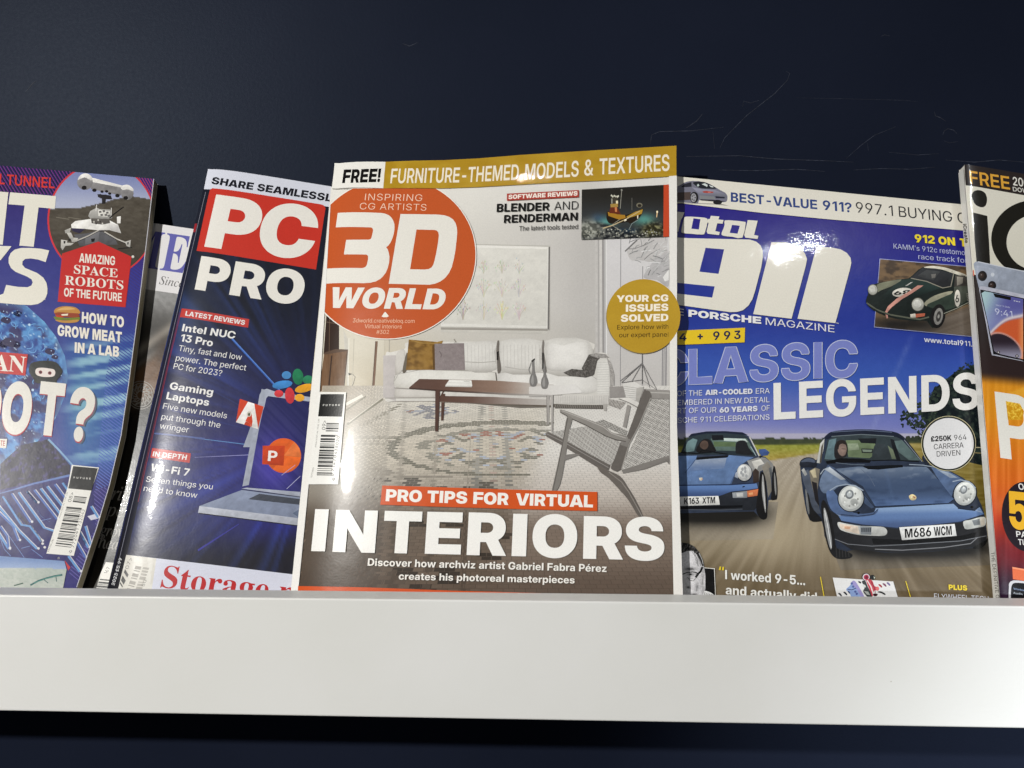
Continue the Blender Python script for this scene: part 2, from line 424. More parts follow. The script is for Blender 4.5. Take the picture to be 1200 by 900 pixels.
56:(259,258,[[259,-4,0,-1,202,-4,-9,-1,116,17,-20,-1,66,53,-25,1,67,77,-25,2,66,95,-25,4,96,127,-21,2,152,148,-14,0,187,151,-8,0,187,152,-8,-1,140,158,-16,-3,86,195,-26,-6,87,219,-26,-3,86,241,-26,-1,132,275,-21,1,208,295,-8,1,259,295,0,1,306,295,10,1,384,275,21,1,430,241,25,-1,431,219,25,-3,430,195,25,-6,376,158,16,-3,331,152,7,-1,331,151,7,0,364,148,14,0,420,127,21,2,452,95,23,4,453,77,23,2,452,53,23,1,402,17,18,-1,314,-4,8,-1],[259,20,0,30,300,20,-10,30,362,35,-24,24,398,61,-32,14,399,78,-32,7,398,95,-32,1,360,123,-23,-12,298,138,-9,-18,259,138,0,-18,218,138,9,-18,156,123,22,-12,118,95,31,1,119,78,31,7,118,61,31,14,154,35,23,24,218,20,9,30],[259,162,0,15,292,162,-7,15,346,176,-18,9,378,201,-26,-2,379,217,-26,-9,378,233,-26,-15,346,257,-18,-25,292,271,-7,-32,259,271,0,-32,224,271,6,-32,170,257,18,-25,138,233,26,-15,139,217,26,-9,138,201,26,-2,170,176,18,9,224,162,6,15]]),
57:(259,258,[[259,295,-3,0,310,295,6,0,394,270,17,-1,442,227,24,-4,443,200,24,-6,442,179,24,-10,406,137,23,-12,369,109,27,-7,217,0,34,0,157,0,-22,0,353,140,-34,-13,357,140,-16,-13,350,133,-17,-11,320,119,-15,-10,278,111,-14,-11,253,111,-16,-11,200,111,-20,-11,122,134,-24,-11,76,175,-25,-10,77,201,-25,-7,76,228,-25,-5,124,271,-20,-2,206,295,-10,0],[259,271,0,-36,222,271,6,-36,162,253,18,-29,128,221,24,-15,129,201,24,-7,128,182,24,0,162,151,18,12,222,132,6,21,259,132,0,21,296,132,-7,21,354,150,-18,13,388,182,-25,0,389,201,-25,-7,388,221,-25,-15,354,253,-18,-29,296,271,-7,-36]]),
58:(107,107,[[109,-3,0,-1,92,-3,-9,-1,68,10,-21,10,69,18,-21,19,68,27,-21,27,92,39,-9,39,109,39,0,39,126,39,8,39,150,27,19,27,151,18,19,19,150,10,19,10,126,-3,8,-1],[109,163,0,-44,92,163,-9,-44,68,175,-21,-32,69,184,-21,-25,68,193,-21,-17,92,205,-9,-5,109,205,0,-5,126,205,8,-5,150,193,19,-17,151,184,19,-25,150,175,19,-32,126,163,8,-44]]),
59:(107,107,[[57,-62,-20,-4,93,37,-26,16,151,37,17,16,97,-62,14,-4],[121,163,-6,-44,102,163,-14,-44,78,175,-26,-32,79,184,-26,-25,78,193,-26,-17,102,205,-14,-5,121,205,-6,-5,136,205,3,-5,160,193,15,-17,161,184,15,-25,160,175,15,-32,136,163,3,-44]]),
60:(259,258,[[85,104,-19,-20,85,123,-19,29,433,219,19,18,433,190,19,-25,149,114,26,5,151,116,28,6,151,111,28,3,149,113,26,5,433,37,19,34,433,8,19,-8]]),
61:(259,258,[[97,142,-24,-5,97,167,-24,33,421,167,24,33,421,142,24,-5],[97,61,-24,-25,97,85,-24,15,421,85,24,15,421,61,24,-25]]),
62:(259,258,[[433,104,19,-20,85,8,-19,-8,85,37,-19,34,369,113,-26,5,367,111,-27,3,367,116,-27,6,369,114,-26,5,85,190,-19,-25,85,219,-19,18,433,123,19,29]]),
63:(200,242,[[157,83,3,9,157,97,3,7,156,118,3,3,178,143,0,2,216,160,0,3,243,169,4,2,274,180,2,-2,308,205,-2,-10,309,221,-2,-16,308,236,-2,-22,280,259,4,-32,230,271,14,-37,199,271,21,-37,168,271,26,-37,116,258,36,-33,86,233,42,-24,87,215,42,-16,31,215,-3,-16,32,239,-4,-12,76,275,2,-5,152,295,12,0,199,295,22,0,246,295,29,0,320,276,39,-2,360,242,46,-4,361,220,46,-5,360,199,46,-7,320,166,48,-9,281,152,49,-7,254,144,51,-6,224,129,47,-5,210,111,43,-2,211,96,43,3,211,83,43,9],[185,-3,24,-1,166,-3,16,-1,142,10,4,10,143,18,4,19,142,27,4,27,166,39,16,39,185,39,24,39,200,39,33,39,224,27,44,27,225,18,44,19,224,10,44,10,200,-3,33,-1]]),
64:(387,414,[[399,-77,13,-12,318,-77,6,-12,188,-52,-5,-10,96,-4,-12,-8,46,62,-15,-3,47,102,-15,1,46,142,-15,5,96,208,-12,10,188,256,-5,13,316,282,6,14,395,282,14,14,472,282,20,14,594,255,31,15,682,209,38,14,730,148,41,9,731,113,41,4,730,92,41,-4,714,54,36,-10,682,25,27,-12,628,8,19,-11,591,8,16,-11,564,8,13,-11,524,16,10,-11,500,33,8,-14,499,45,7,-17,497,45,7,-17,482,29,10,-13,422,7,10,-8,377,7,9,-8,328,7,5,-8,256,33,-2,-8,216,77,-6,-5,217,103,-6,0,216,130,-6,7,260,172,-1,10,334,197,4,6,381,197,5,6,420,197,5,6,478,178,6,13,493,166,4,14,495,166,3,14,495,192,3,7,543,192,29,7,543,61,29,3,542,46,29,10,566,30,24,21,593,30,15,21,622,30,9,21,662,49,3,19,682,86,2,11,683,113,2,3,682,144,2,1,642,197,3,-8,566,237,7,-17,460,259,12,-22,395,259,15,-22,326,259,17,-22,216,237,20,-19,138,195,22,-12,96,137,23,-3,97,102,23,1,96,66,23,6,138,9,22,14,218,-33,19,21,330,-55,14,25,401,-55,12,25,432,-55,15,25,492,-49,18,24,544,-40,17,23,561,-36,15,22,577,-57,29,-12,556,-62,30,-11,498,-72,29,-10,432,-77,22,-12],[381,30,14,27,418,30,8,27,470,48,0,20,496,81,-3,7,497,104,-3,-1,496,127,-3,-9,468,158,1,-19,416,174,9,-25,381,174,14,-25,346,174,17,-25,294,155,23,-16,264,124,28,-6,265,104,28,-1,264,83,28,5,292,50,24,18,342,30,19,27]]),
65:(264,306,[[19,0,-9,0,233,291,-18,0,297,291,59,0,511,0,51,0,453,0,-12,0,315,191,25,-78,302,207,20,-57,276,249,13,-28,257,278,14,-18,271,278,29,-18,252,248,28,-27,224,207,22,-57,213,191,17,-78,77,0,51,0],[119,86,14,-38,119,111,14,-1,411,111,28,-1,411,86,28,-38]]),
66:(257,260,[[73,0,-20,0,73,291,-20,0,271,291,7,0,328,291,11,0,406,272,17,0,446,237,20,3,447,215,20,3,446,197,20,5,420,171,19,3,378,155,15,2,351,151,12,2,351,149,12,4,380,148,16,4,434,130,19,4,468,99,19,4,469,78,19,4,468,55,19,4,428,20,15,1,344,0,12,0,281,0,13,0],[127,25,32,36,281,25,-2,36,348,25,-22,36,414,54,-37,23,415,78,-37,12,414,95,-37,3,382,121,-29,-10,322,136,-14,-18,283,136,-3,-18,127,136,32,-18],[127,160,32,16,277,160,-5,16,310,160,-13,16,364,174,-27,8,392,198,-34,-3,393,214,-34,-11,392,238,-34,-23,330,266,-19,-36,271,266,-2,-36,127,266,32,-36]]),
67:(288,292,[[301,-4,-1,-1,226,-4,-3,-1,110,33,-10,-3,46,100,-15,-3,47,145,-15,0,46,191,-15,3,110,258,-10,3,226,295,-3,1,301,295,-1,1,348,295,3,1,426,280,11,-1,486,254,16,-5,526,219,18,-12,533,199,18,-18,479,199,-36,-18,472,214,-35,-22,440,240,-28,-32,394,259,-18,-40,336,269,-7,-44,301,269,1,-44,244,269,9,-44,152,240,28,-33,100,185,40,-14,101,145,40,0,100,106,40,14,152,51,28,33,244,22,9,44,301,22,1,44,336,22,-7,44,394,32,-18,39,440,51,-28,32,472,77,-35,22,479,92,-36,17,533,92,18,17,526,72,18,12,486,37,16,5,426,11,11,1,348,-4,3,-1]]),
68:(282,284,[[243,0,8,0,103,0,-1,0,103,25,-1,42,241,25,5,42,314,25,-8,42,414,54,-27,30,464,108,-37,11,465,146,-37,-1,464,184,-37,-12,416,238,-29,-31,320,266,-12,-42,251,266,-2,-42,101,266,-2,-42,101,291,-2,0,253,291,2,0,336,291,5,0,456,256,12,-1,518,191,18,-1,519,146,18,-1,518,100,18,1,454,35,13,1,330,0,9,0],[127,291,34,0,127,0,34,0,73,0,-20,0,73,291,-20,0]]),
69:(235,253,[[73,0,-20,0,73,291,-20,0,423,291,30,0,423,266,30,-44,127,266,34,-44,127,160,34,19,401,160,30,19,401,135,30,-23,127,135,34,-23,127,25,34,44,425,25,29,44,425,0,29,0]]),
70:(230,242,[[73,0,-20,0,73,291,-20,0,417,291,26,0,417,266,26,-44,127,266,34,-44,127,157,34,14,389,157,32,14,389,133,32,-28,127,133,34,-28,127,0,34,0]]),
71:(293,296,[[303,-4,0,-1,226,-4,-6,-1,110,33,-12,-1,46,100,-15,-1,47,145,-15,0,46,191,-15,3,110,258,-10,3,224,295,-2,1,299,295,0,1,346,295,3,1,426,280,10,1,488,253,15,0,526,219,18,-5,535,199,16,-8,479,199,-39,-8,470,214,-36,-15,440,239,-29,-27,394,258,-18,-37,334,269,-4,-44,299,269,4,-44,242,269,11,-44,150,239,29,-32,100,184,40,-13,101,145,40,0,100,107,40,13,150,52,29,32,242,22,12,44,303,22,3,44,356,22,-7,44,438,45,-25,31,484,89,-36,5,485,118,-36,-12,501,117,-27,-13,317,117,-5,-13,317,141,-5,21,539,141,16,21,539,117,16,4,538,81,16,2,476,26,14,0,370,-4,6,-1]]),
72:(290,291,[[73,0,-20,0,73,291,-20,0,127,291,34,0,127,161,34,21,455,161,-33,21,455,291,-33,0,509,291,21,0,509,0,21,0,455,0,-33,0,455,137,-33,-24,127,137,34,-24,127,0,34,0]]),
73:(99,112,[[73,0,-20,0,73,291,-20,0,127,291,34,0,127,0,34,0]]),
74:(221,234,[[211,-4,7,-1,134,-4,-5,-1,42,41,-12,5,43,81,-12,12,43,96,-12,20,99,96,35,20,99,81,35,11,98,52,35,26,158,21,19,41,211,21,6,41,260,21,-7,41,320,52,-23,26,321,81,-23,11,321,291,-23,0,377,291,31,0,377,81,31,9,376,41,31,4,284,-4,21,-1]]),
75:(253,292,[[111,90,21,-48,109,121,22,19,130,134,20,19,170,158,20,20,212,181,19,23,235,193,17,23,417,291,-16,0,489,291,42,0,243,159,43,-18,239,159,38,-18],[73,0,-20,0,73,291,-20,0,127,291,34,0,127,190,34,39,127,124,34,21,127,110,34,-4,127,0,34,0],[423,0,-12,0,205,153,27,-36,241,173,57,5,489,0,48,0]]),
76:(221,230,[[73,0,-20,0,73,291,-20,0,127,291,34,0,127,25,34,44,407,25,19,44,407,0,19,0]]),
77:(353,370,[[73,0,-20,0,73,291,-20,0,149,291,63,0,313,90,7,110,316,84,9,104,330,67,11,87,344,48,13,69,356,29,15,55,361,22,16,50,347,22,2,50,352,29,1,55,364,47,3,70,378,66,6,88,392,84,8,104,397,90,9,110,559,291,-46,0,637,291,36,0,637,0,36,0,583,0,-16,0,583,185,-16,-73,582,194,-16,-72,582,214,-15,-60,582,236,-14,-44,584,258,-14,-28,585,269,-14,-22,591,269,-8,-22,582,257,-8,-27,566,233,-10,-41,550,212,-12,-57,534,193,-12,-70,529,185,-12,-73,377,0,30,0,331,0,-13,0,177,185,30,-73,170,192,30,-69,156,211,28,-56,140,233,26,-41,124,257,24,-27,115,269,25,-22,123,269,31,-22,122,259,31,-29,124,237,31,-45,124,215,32,-61,124,194,33,-72,125,185,33,-73,125,0,33,0]]),
78:(297,295,[[73,0,-20,0,73,291,-20,0,135,291,31,0,401,93,-31,84,410,85,-31,84,438,63,-31,81,466,39,-29,75,481,26,-29,76,473,24,-35,55,470,37,-35,58,468,64,-35,71,468,88,-36,85,469,96,-36,88,469,291,-36,0,523,291,19,0,523,0,19,0,461,0,-33,0,213,185,25,-79,198,195,26,-79,170,217,22,-71,134,246,21,-64,113,265,22,-63,123,267,33,-61,124,249,33,-63,126,218,34,-72,126,193,34,-78,127,185,34,-79,127,0,34,0]]),
79:(299,298,[[301,-4,-1,-1,226,-4,-3,-1,110,33,-10,-3,46,100,-15,-3,47,145,-15,0,46,190,-15,4,110,258,-10,3,226,295,-3,1,301,295,-1,1,374,295,2,1,488,258,9,3,554,190,14,4,555,145,14,0,554,100,14,-3,488,33,9,-3,374,-4,2,-1],[301,22,-1,44,356,22,-10,44,446,51,-28,34,500,107,-41,13,501,145,-41,0,500,184,-41,-13,446,240,-28,-34,356,269,-10,-44,301,269,-1,-44,242,269,9,-44,152,240,28,-34,100,184,40,-13,101,145,40,0,100,107,40,13,152,51,28,34,242,22,9,44]]),
80:(246,259,[[73,0,-20,0,73,291,-20,0,267,291,6,0,326,291,11,0,410,268,20,-2,454,228,25,-7,455,202,25,-13,454,176,25,-18,408,136,21,-23,326,113,11,-25,267,113,6,-25,109,113,8,-25,109,137,8,18,265,137,1,18,308,137,-8,18,368,154,-21,9,398,183,-26,-4,399,202,-26,-13,398,221,-26,-21,368,250,-21,-34,308,267,-8,-43,265,267,1,-43,127,267,34,-43,127,0,34,0]]),
81:(299,298,[[291,91,-26,17,349,91,6,17,425,42,-10,38,437,33,22,5,527,-27,27,6,469,-27,-12,6,403,17,-12,2,389,25,-33,27],[301,-4,-1,-1,226,-4,-3,-1,110,33,-10,-3,46,100,-15,-3,47,145,-15,0,46,190,-15,4,110,258,-10,3,226,295,-3,1,301,295,-1,1,374,295,2,1,488,258,9,3,554,190,14,4,555,145,14,0,554,100,14,-3,488,33,9,-3,374,-4,2,-1],[301,22,-1,44,356,22,-10,44,446,51,-28,34,500,107,-41,13,501,145,-41,0,500,184,-41,-13,446,240,-28,-34,356,269,-10,-44,301,269,-1,-44,242,269,9,-44,152,240,28,-34,100,184,40,-13,101,145,40,0,100,107,40,13,152,51,28,34,242,22,9,44]]),
82:(251,266,[[73,0,-20,0,73,291,-20,0,269,291,5,0,328,291,10,0,410,269,20,-3,454,230,25,-9,455,204,25,-15,454,178,25,-19,410,139,19,-24,326,117,8,-26,267,117,2,-26,103,117,15,-26,103,142,15,12,267,142,0,12,310,142,-9,12,370,157,-22,6,400,185,-27,-6,401,204,-27,-15,400,223,-27,-23,370,251,-22,-35,310,267,-9,-42,265,267,1,-42,127,267,34,-42,127,0,34,0],[411,0,-28,0,269,131,-21,1,331,131,31,1,475,0,24,0]]),
83:(248,274,[[249,-5,14,0,188,-5,3,0,98,16,-8,3,48,53,-12,11,45,77,-10,20,101,77,39,20,102,59,39,26,142,34,31,34,206,20,21,39,249,20,14,39,292,20,5,39,358,34,-8,32,396,60,-17,17,397,78,-17,7,396,92,-17,0,368,111,-13,-8,314,126,-7,-16,277,131,-4,-18,209,141,1,-22,134,151,-5,-24,60,188,-12,-18,61,215,-12,-12,60,239,-12,-9,108,275,-6,-3,196,295,4,1,251,295,12,1,306,295,20,1,390,275,31,-2,438,239,35,-10,441,215,35,-16,387,215,-12,-16,382,240,-12,-26,308,270,3,-38,249,270,14,-38,208,270,23,-38,148,257,36,-32,112,232,44,-18,113,217,44,-10,112,202,44,-2,144,183,37,7,196,169,30,14,229,164,29,16,293,156,20,20,324,151,29,20,382,138,37,18,426,120,38,16,450,95,37,13,451,78,37,13,450,54,37,7,402,17,31,1,310,-5,22,0]]),
84:(250,262,[[37,266,-10,-44,37,291,-10,0,465,291,23,0,465,266,23,-44,279,266,33,-44,279,0,33,0,223,0,-20,0,223,266,-20,-44]]),
85:(288,282,[[289,-4,-3,-1,222,-4,-8,-1,122,22,-14,0,66,69,-17,2,67,99,-17,5,67,291,-17,0,123,291,34,0,123,101,34,9,122,78,34,19,162,42,26,34,238,21,8,43,289,21,-3,43,338,21,-14,43,414,42,-31,34,454,78,-39,18,455,101,-39,9,455,291,-39,0,511,291,11,0,511,99,11,5,510,69,11,2,454,22,8,0,354,-4,2,-1]]),
86:(264,300,[[233,0,-18,0,19,291,-9,0,75,291,52,0,215,100,16,78,224,85,22,56,254,42,27,26,273,13,28,18,259,13,11,18,278,43,11,25,306,85,16,56,317,100,21,78,453,291,-14,0,511,291,45,0,297,0,57,0]]),
87:(381,415,[[179,0,-12,0,19,291,-9,0,75,291,51,0,177,97,24,81,184,84,24,73,196,57,26,57,210,30,26,41,215,17,28,33,209,17,12,33,214,30,13,41,226,57,16,57,238,84,18,73,247,97,19,81,351,291,-7,0,415,291,40,0,517,97,15,81,524,84,16,73,536,57,18,57,550,30,20,41,557,17,21,33,549,17,6,33,554,30,6,41,566,57,8,57,578,84,10,73,587,97,10,81,691,291,-18,0,747,291,42,0,585,0,46,0,519,0,-11,0,413,195,9,-61,402,214,11,-64,384,253,11,-58,377,276,8,-48,387,276,26,-48,378,254,23,-59,360,215,23,-65,351,195,24,-61,245,0,44,0]]),
88:(260,296,[[19,0,-9,0,243,159,4,19,243,138,4,-20,31,291,-3,0,95,291,56,0,193,219,31,34,208,208,29,35,232,191,28,33,254,173,28,31,267,163,28,31,255,163,10,31,266,173,10,31,288,191,10,33,312,208,10,35,329,219,8,34,429,291,-18,0,491,291,40,0,279,139,36,-17,279,160,36,19,501,0,46,0,437,0,-16,0,323,82,10,-32,308,92,12,-35,286,109,14,-37,264,125,15,-38,255,135,16,-41,267,135,20,-41,254,126,22,-39,234,109,23,-37,210,92,25,-35,197,82,27,-32,83,0,51,0]]),
89:(261,292,[[235,0,-9,0,235,126,-9,-27,19,291,-9,0,81,291,53,0,207,196,32,13,224,182,28,17,256,154,21,25,273,137,18,32,251,137,18,32,268,154,13,25,300,182,6,17,319,196,2,13,443,291,-21,0,507,291,39,0,289,126,43,-27,289,0,43,0]]),
90:(247,261,[[45,0,-12,0,45,21,-12,40,329,227,-45,-40,346,239,-41,-36,382,264,-31,-30,401,277,-25,-28,407,267,-19,-45,372,267,-22,-45,306,266,-30,-44,273,266,-33,-44,49,266,-12,-44,49,291,-12,0,449,291,26,0,449,269,26,-39,167,66,60,37,148,53,55,35,112,27,46,30,93,14,41,28,87,24,35,45,118,24,39,45,186,25,46,44,219,25,50,44,451,25,26,44,451,0,26,0]]),
91:(156,156,[[135,-56,-33,-1,135,308,-33,-2,267,308,12,-2,267,285,12,-39,185,285,20,-39,185,-33,20,35,267,-33,12,35,267,-56,12,-1]]),
92:(133,159,[[203,-44,-8,0,17,305,-9,0,65,305,34,0,253,-44,33,0]]),
93:(156,156,[[47,-56,-11,-1,47,-33,-11,35,129,-33,-19,35,129,285,-19,-39,47,285,-11,-39,47,308,-11,-2,179,308,34,-2,179,-56,34,-1]]),
94:(173,194,[[165,269,10,-14,183,269,11,-14,183,257,11,-18,165,257,10,-18],[29,159,-6,0,147,282,-4,4,203,282,24,4,319,159,27,0,267,159,-1,0,171,262,11,-18,177,262,10,-18,83,159,21,0]]),
95:(179,197,[[359,0,18,0,359,-24,18,-32,1,-24,0,-32,1,0,0,0]]),
96:(113,136,[[127,243,9,-12,57,300,-16,-6,115,300,27,-6,171,243,39,-12]]),
97:(214,233,[[179,-4,-9,0,138,-4,-10,0,74,10,-9,0,36,39,-8,-2,37,60,-8,-3,36,76,-8,-2,60,98,-8,0,104,112,-8,2,166,120,-11,2,203,122,-12,1,240,125,-13,-1,290,128,-16,0,316,135,-19,0,317,144,-19,-3,317,148,-19,-6,316,162,-19,-16,290,183,-12,-30,244,194,1,-37,213,194,10,-37,182,194,17,-37,134,184,30,-32,104,167,39,-23,99,157,41,-19,47,163,-5,-25,56,181,-8,-20,106,205,-9,-11,174,217,0,-6,213,217,13,-6,240,217,23,-6,296,210,31,-9,340,193,34,-10,368,166,32,-11,369,146,32,-8,369,0,32,0,317,0,-18,0,317,34,-18,-5,313,34,-17,-5,304,24,-19,-7,268,7,-19,-5,214,-4,-14,0],[187,19,12,26,226,19,1,26,284,36,-12,15,316,65,-18,-1,317,83,-18,-10,317,113,-18,-24,310,110,-18,-22,286,106,-13,-19,252,103,-3,-18,218,101,5,-18,203,100,8,-18,166,97,18,-16,114,88,32,-13,88,72,39,-5,89,59,39,3,88,46,39,10,114,28,32,21,158,19,20,26]]),
98:(235,250,[[253,-4,26,-1,216,-4,30,-1,162,9,35,-5,126,29,36,-9,117,40,36,-8,113,40,38,-8,113,0,38,0,63,0,-14,0,63,291,-14,0,115,291,38,0,115,173,38,6,117,173,37,6,126,184,39,6,162,205,37,-1,216,217,31,-6,253,217,27,-6,306,217,26,-6,386,190,25,-6,432,140,25,-5,433,107,25,-3,432,74,25,-3,386,24,26,-2,306,-4,26,-1],[247,19,6,38,286,19,-4,38,346,42,-19,26,378,81,-27,8,379,107,-27,-3,378,133,-27,-15,346,172,-19,-34,288,194,-5,-44,247,194,6,-44,204,194,16,-44,144,172,30,-34,112,133,36,-15,113,107,36,-3,112,81,36,8,144,42,30,26,204,19,16,38]]),
99:(218,233,[[231,-4,4,-1,174,-4,-1,-1,88,24,-7,-2,38,74,-10,-3,39,106,-10,-3,38,139,-10,-4,88,189,-7,-5,174,218,-1,-7,231,218,4,-7,264,218,10,-7,320,208,20,-10,364,191,26,-17,392,169,28,-28,399,157,26,-36,349,152,-24,-31,344,159,-23,-31,324,174,-17,-36,294,187,-10,-41,254,194,0,-44,231,194,6,-44,186,194,17,-44,124,171,34,-32,92,131,42,-13,93,106,42,-3,92,82,42,6,124,42,34,25,186,19,18,37,231,19,6,37,254,19,0,37,296,27,-11,33,326,39,-18,29,344,55,-23,24,349,63,-24,23,401,57,25,29,394,46,28,20,364,24,27,9,320,6,21,3,264,-4,10,-1]]),
100:(235,250,[[219,-4,-11,-1,164,-4,-11,-1,84,24,-11,-2,38,74,-10,-3,39,107,-10,-3,38,140,-10,-5,84,190,-10,-6,164,217,-11,-6,219,217,-12,-6,254,217,-16,-6,308,205,-22,-1,344,184,-24,6,355,173,-22,6,357,173,-23,6,357,291,-23,0,409,291,29,0,409,0,29,0,359,0,-23,0,359,40,-23,-8,355,40,-21,-8,344,29,-21,-9,308,9,-20,-5,254,-4,-15,-1],[225,19,9,38,266,19,-1,38,326,42,-15,26,358,81,-21,8,359,107,-21,-3,358,133,-21,-15,326,172,-15,-34,266,194,-1,-44,225,194,9,-44,184,194,19,-44,124,172,34,-34,92,133,42,-15,93,107,42,-3,92,81,42,8,124,42,34,26,184,19,19,38]]),
101:(225,233,[[235,-5,2,0,174,-5,0,0,86,24,-6,-1,38,74,-10,-2,39,106,-10,-3,38,139,-10,-4,86,189,-6,-6,172,218,-1,-7,229,218,3,-7,266,218,8,-7,332,204,14,-8,384,176,17,-9,414,136,18,-7,415,110,18,-5,415,100,18,-16,71,100,-3,-16,71,122,-3,6,385,122,-3,6,363,114,-27,7,362,137,-27,-6,328,174,-19,-27,268,194,-4,-39,229,194,5,-39,186,194,15,-39,124,173,31,-26,90,137,40,-6,91,115,40,6,91,103,40,-17,90,78,40,-3,126,40,31,18,190,19,15,31,235,19,5,31,266,19,-3,31,314,29,-13,25,346,46,-20,16,355,57,-22,10,405,52,22,15,394,36,24,10,348,11,17,3,278,-5,7,0]]),
102:(130,170,[[237,214,44,-8,237,192,44,-45,7,192,1,-45,7,214,1,-8],[89,0,-2,0,89,248,-2,-23,88,265,-2,-17,116,288,0,-11,166,300,10,-9,197,300,22,-9,214,300,26,-9,240,298,37,-7,247,297,39,-6,237,274,44,-42,232,275,43,-43,212,276,40,-44,203,276,40,-44,170,276,44,-44,140,260,50,-38,141,244,50,-33,141,0,50,0]]),
103:(235,250,[[229,-86,9,2,184,-86,-3,2,114,-73,-12,7,68,-50,-12,16,59,-35,-10,21,105,-26,41,12,112,-36,38,17,144,-53,30,26,194,-62,18,31,229,-62,9,31,288,-62,-4,31,358,-32,-23,20,359,-3,-23,9,359,43,-23,-5,355,43,-22,-5,344,32,-21,-6,308,12,-20,-2,254,0,-15,3,219,0,-11,3,166,0,-12,3,84,26,-11,4,38,75,-10,1,39,107,-10,-1,38,140,-10,-4,84,190,-10,-6,166,217,-12,-6,219,217,-12,-6,256,217,-17,-6,308,205,-22,-2,344,184,-23,5,355,173,-22,6,359,173,-24,6,359,214,-24,-8,411,214,28,-8,411,-4,28,19,410,-32,28,12,362,-68,26,5,280,-86,18,2],[227,24,8,39,266,24,-1,39,326,44,-15,30,358,82,-21,12,359,108,-21,-1,358,133,-21,-12,326,172,-15,-31,268,194,-2,-42,227,194,8,-42,184,194,19,-42,124,172,34,-31,92,133,42,-12,93,108,42,-1,92,82,42,12,124,45,34,29,184,24,19,39]]),
104:(229,247,[[115,132,38,-23,115,0,38,0,63,0,-14,0,63,291,-14,0,115,291,38,0,115,164,38,-15,103,164,33,-15,120,192,33,-16,196,217,32,-6,247,217,38,-6,290,217,39,-6,358,199,36,-8,396,164,32,-9,397,138,32,-8,397,0,32,0,345,0,-20,0,345,136,-20,-24,344,163,-20,-35,284,194,-4,-49,235,194,7,-49,200,194,14,-49,146,179,29,-42,114,152,38,-31]]),
105:(87,112,[[63,0,-14,0,63,214,-14,-8,115,214,38,-8,115,0,38,0],[89,256,12,-36,72,256,1,-36,50,267,-11,-26,51,275,-11,-17,50,282,-11,-8,72,293,1,2,89,293,12,2,104,293,22,2,126,282,34,-8,127,275,34,-18,126,267,34,-26,104,256,22,-36]]),
106:(88,112,[[63,214,-14,-8,115,214,38,-8,115,-24,38,17,114,-42,38,10,86,-68,34,3,36,-82,23,0,1,-82,13,0,-15,-82,-9,0,-15,-58,-9,36,-1,-58,-1,36,28,-58,-6,36,62,-40,-14,28,63,-23,-14,23],[89,256,12,-36,72,256,2,-36,50,267,-11,-26,51,275,-11,-17,50,282,-11,-8,72,293,2,2,89,293,12,2,104,293,22,2,126,282,35,-8,127,275,35,-18,126,267,35,-26,104,256,22,-36]]),
107:(204,235,[[109,81,33,-34,109,114,33,25,119,114,37,25,319,214,-11,-8,385,214,44,-8,187,115,56,-18,183,115,36,-18],[63,0,-14,0,63,291,-14,0,115,291,38,0,115,0,38,0],[333,0,-16,0,157,110,23,-30,193,128,55,7,399,0,40,0]]),
108:(99,112,[[73,0,-20,0,73,291,-20,0,127,291,34,0,127,0,34,0]]),
109:(343,369,[[63,0,-14,0,63,214,-14,-8,113,214,36,-8,113,167,36,-11,107,167,36,-11,116,184,36,-9,156,207,36,-8,208,218,37,-7,239,218,36,-7,286,218,36,-7,350,189,39,-5,359,165,39,-9,349,165,38,-9,356,181,37,-6,396,205,38,-6,454,218,39,-7,489,218,38,-7,528,218,39,-7,590,201,39,-8,624,168,40,-8,625,143,40,-5,625,0,40,0,573,0,-12,0,573,143,-12,-25,572,169,-12,-37,516,194,1,-45,477,194,9,-45,444,194,17,-45,396,181,30,-40,370,156,36,-28,371,140,36,-22,371,0,36,0,319,0,-12,0,319,145,-12,-27,318,168,-12,-36,264,194,1,-45,223,194,10,-45,192,194,17,-45,144,180,29,-39,114,155,38,-27,115,137,38,-19,115,0,38,0]]),
110:(229,247,[[115,132,38,-23,115,0,38,0,63,0,-14,0,63,214,-14,-8,113,214,38,-8,113,164,38,-15,103,164,33,-15,120,192,33,-16,196,217,32,-6,247,217,38,-6,290,217,39,-6,358,199,36,-8,396,164,32,-9,397,138,32,-8,397,0,32,0,345,0,-20,0,345,136,-20,-24,344,163,-20,-35,284,194,-4,-49,235,194,7,-49,200,194,14,-49,146,179,29,-42,114,152,38,-31]]),
111:(230,243,[[231,-5,6,0,174,-5,1,0,88,24,-7,-2,38,74,-10,-4,39,106,-10,-3,38,139,-10,-3,88,189,-7,-5,174,218,1,-7,231,218,6,-7,286,218,12,-7,372,189,20,-5,422,139,23,-3,423,106,23,-3,422,74,23,-4,372,24,20,-2,286,-5,12,0],[231,19,6,37,274,19,-6,37,336,42,-22,25,368,82,-29,6,369,106,-29,-3,368,131,-29,-12,336,171,-22,-32,274,194,-6,-44,231,194,6,-44,186,194,19,-44,124,171,35,-32,92,131,42,-12,93,106,42,-3,92,82,42,6,124,42,35,25,186,19,19,37]]),
112:(235,250,[[63,-82,-14,0,63,214,-14,-8,113,214,38,-8,113,173,38,7,117,173,37,7,126,184,38,7,162,205,37,-1,216,217,31,-6,253,217,27,-6,306,217,26,-6,386,190,25,-6,432,140,25,-5,433,107,25,-3,432,74,25,-3,386,24,26,-2,306,-4,26,-1,253,-4,26,-1,216,-4,30,-1,162,9,35,-5,126,29,37,-10,117,40,38,-10,115,40,38,-10,115,-82,38,0],[247,19,6,38,286,19,-4,38,346,42,-19,26,378,81,-27,8,379,107,-27,-3,378,133,-27,-15,346,172,-19,-34,288,194,-5,-44,247,194,6,-44,204,194,16,-44,144,172,30,-34,112,133,36,-15,113,107,36,-3,112,81,36,8,144,42,30,26,204,19,16,38]]),
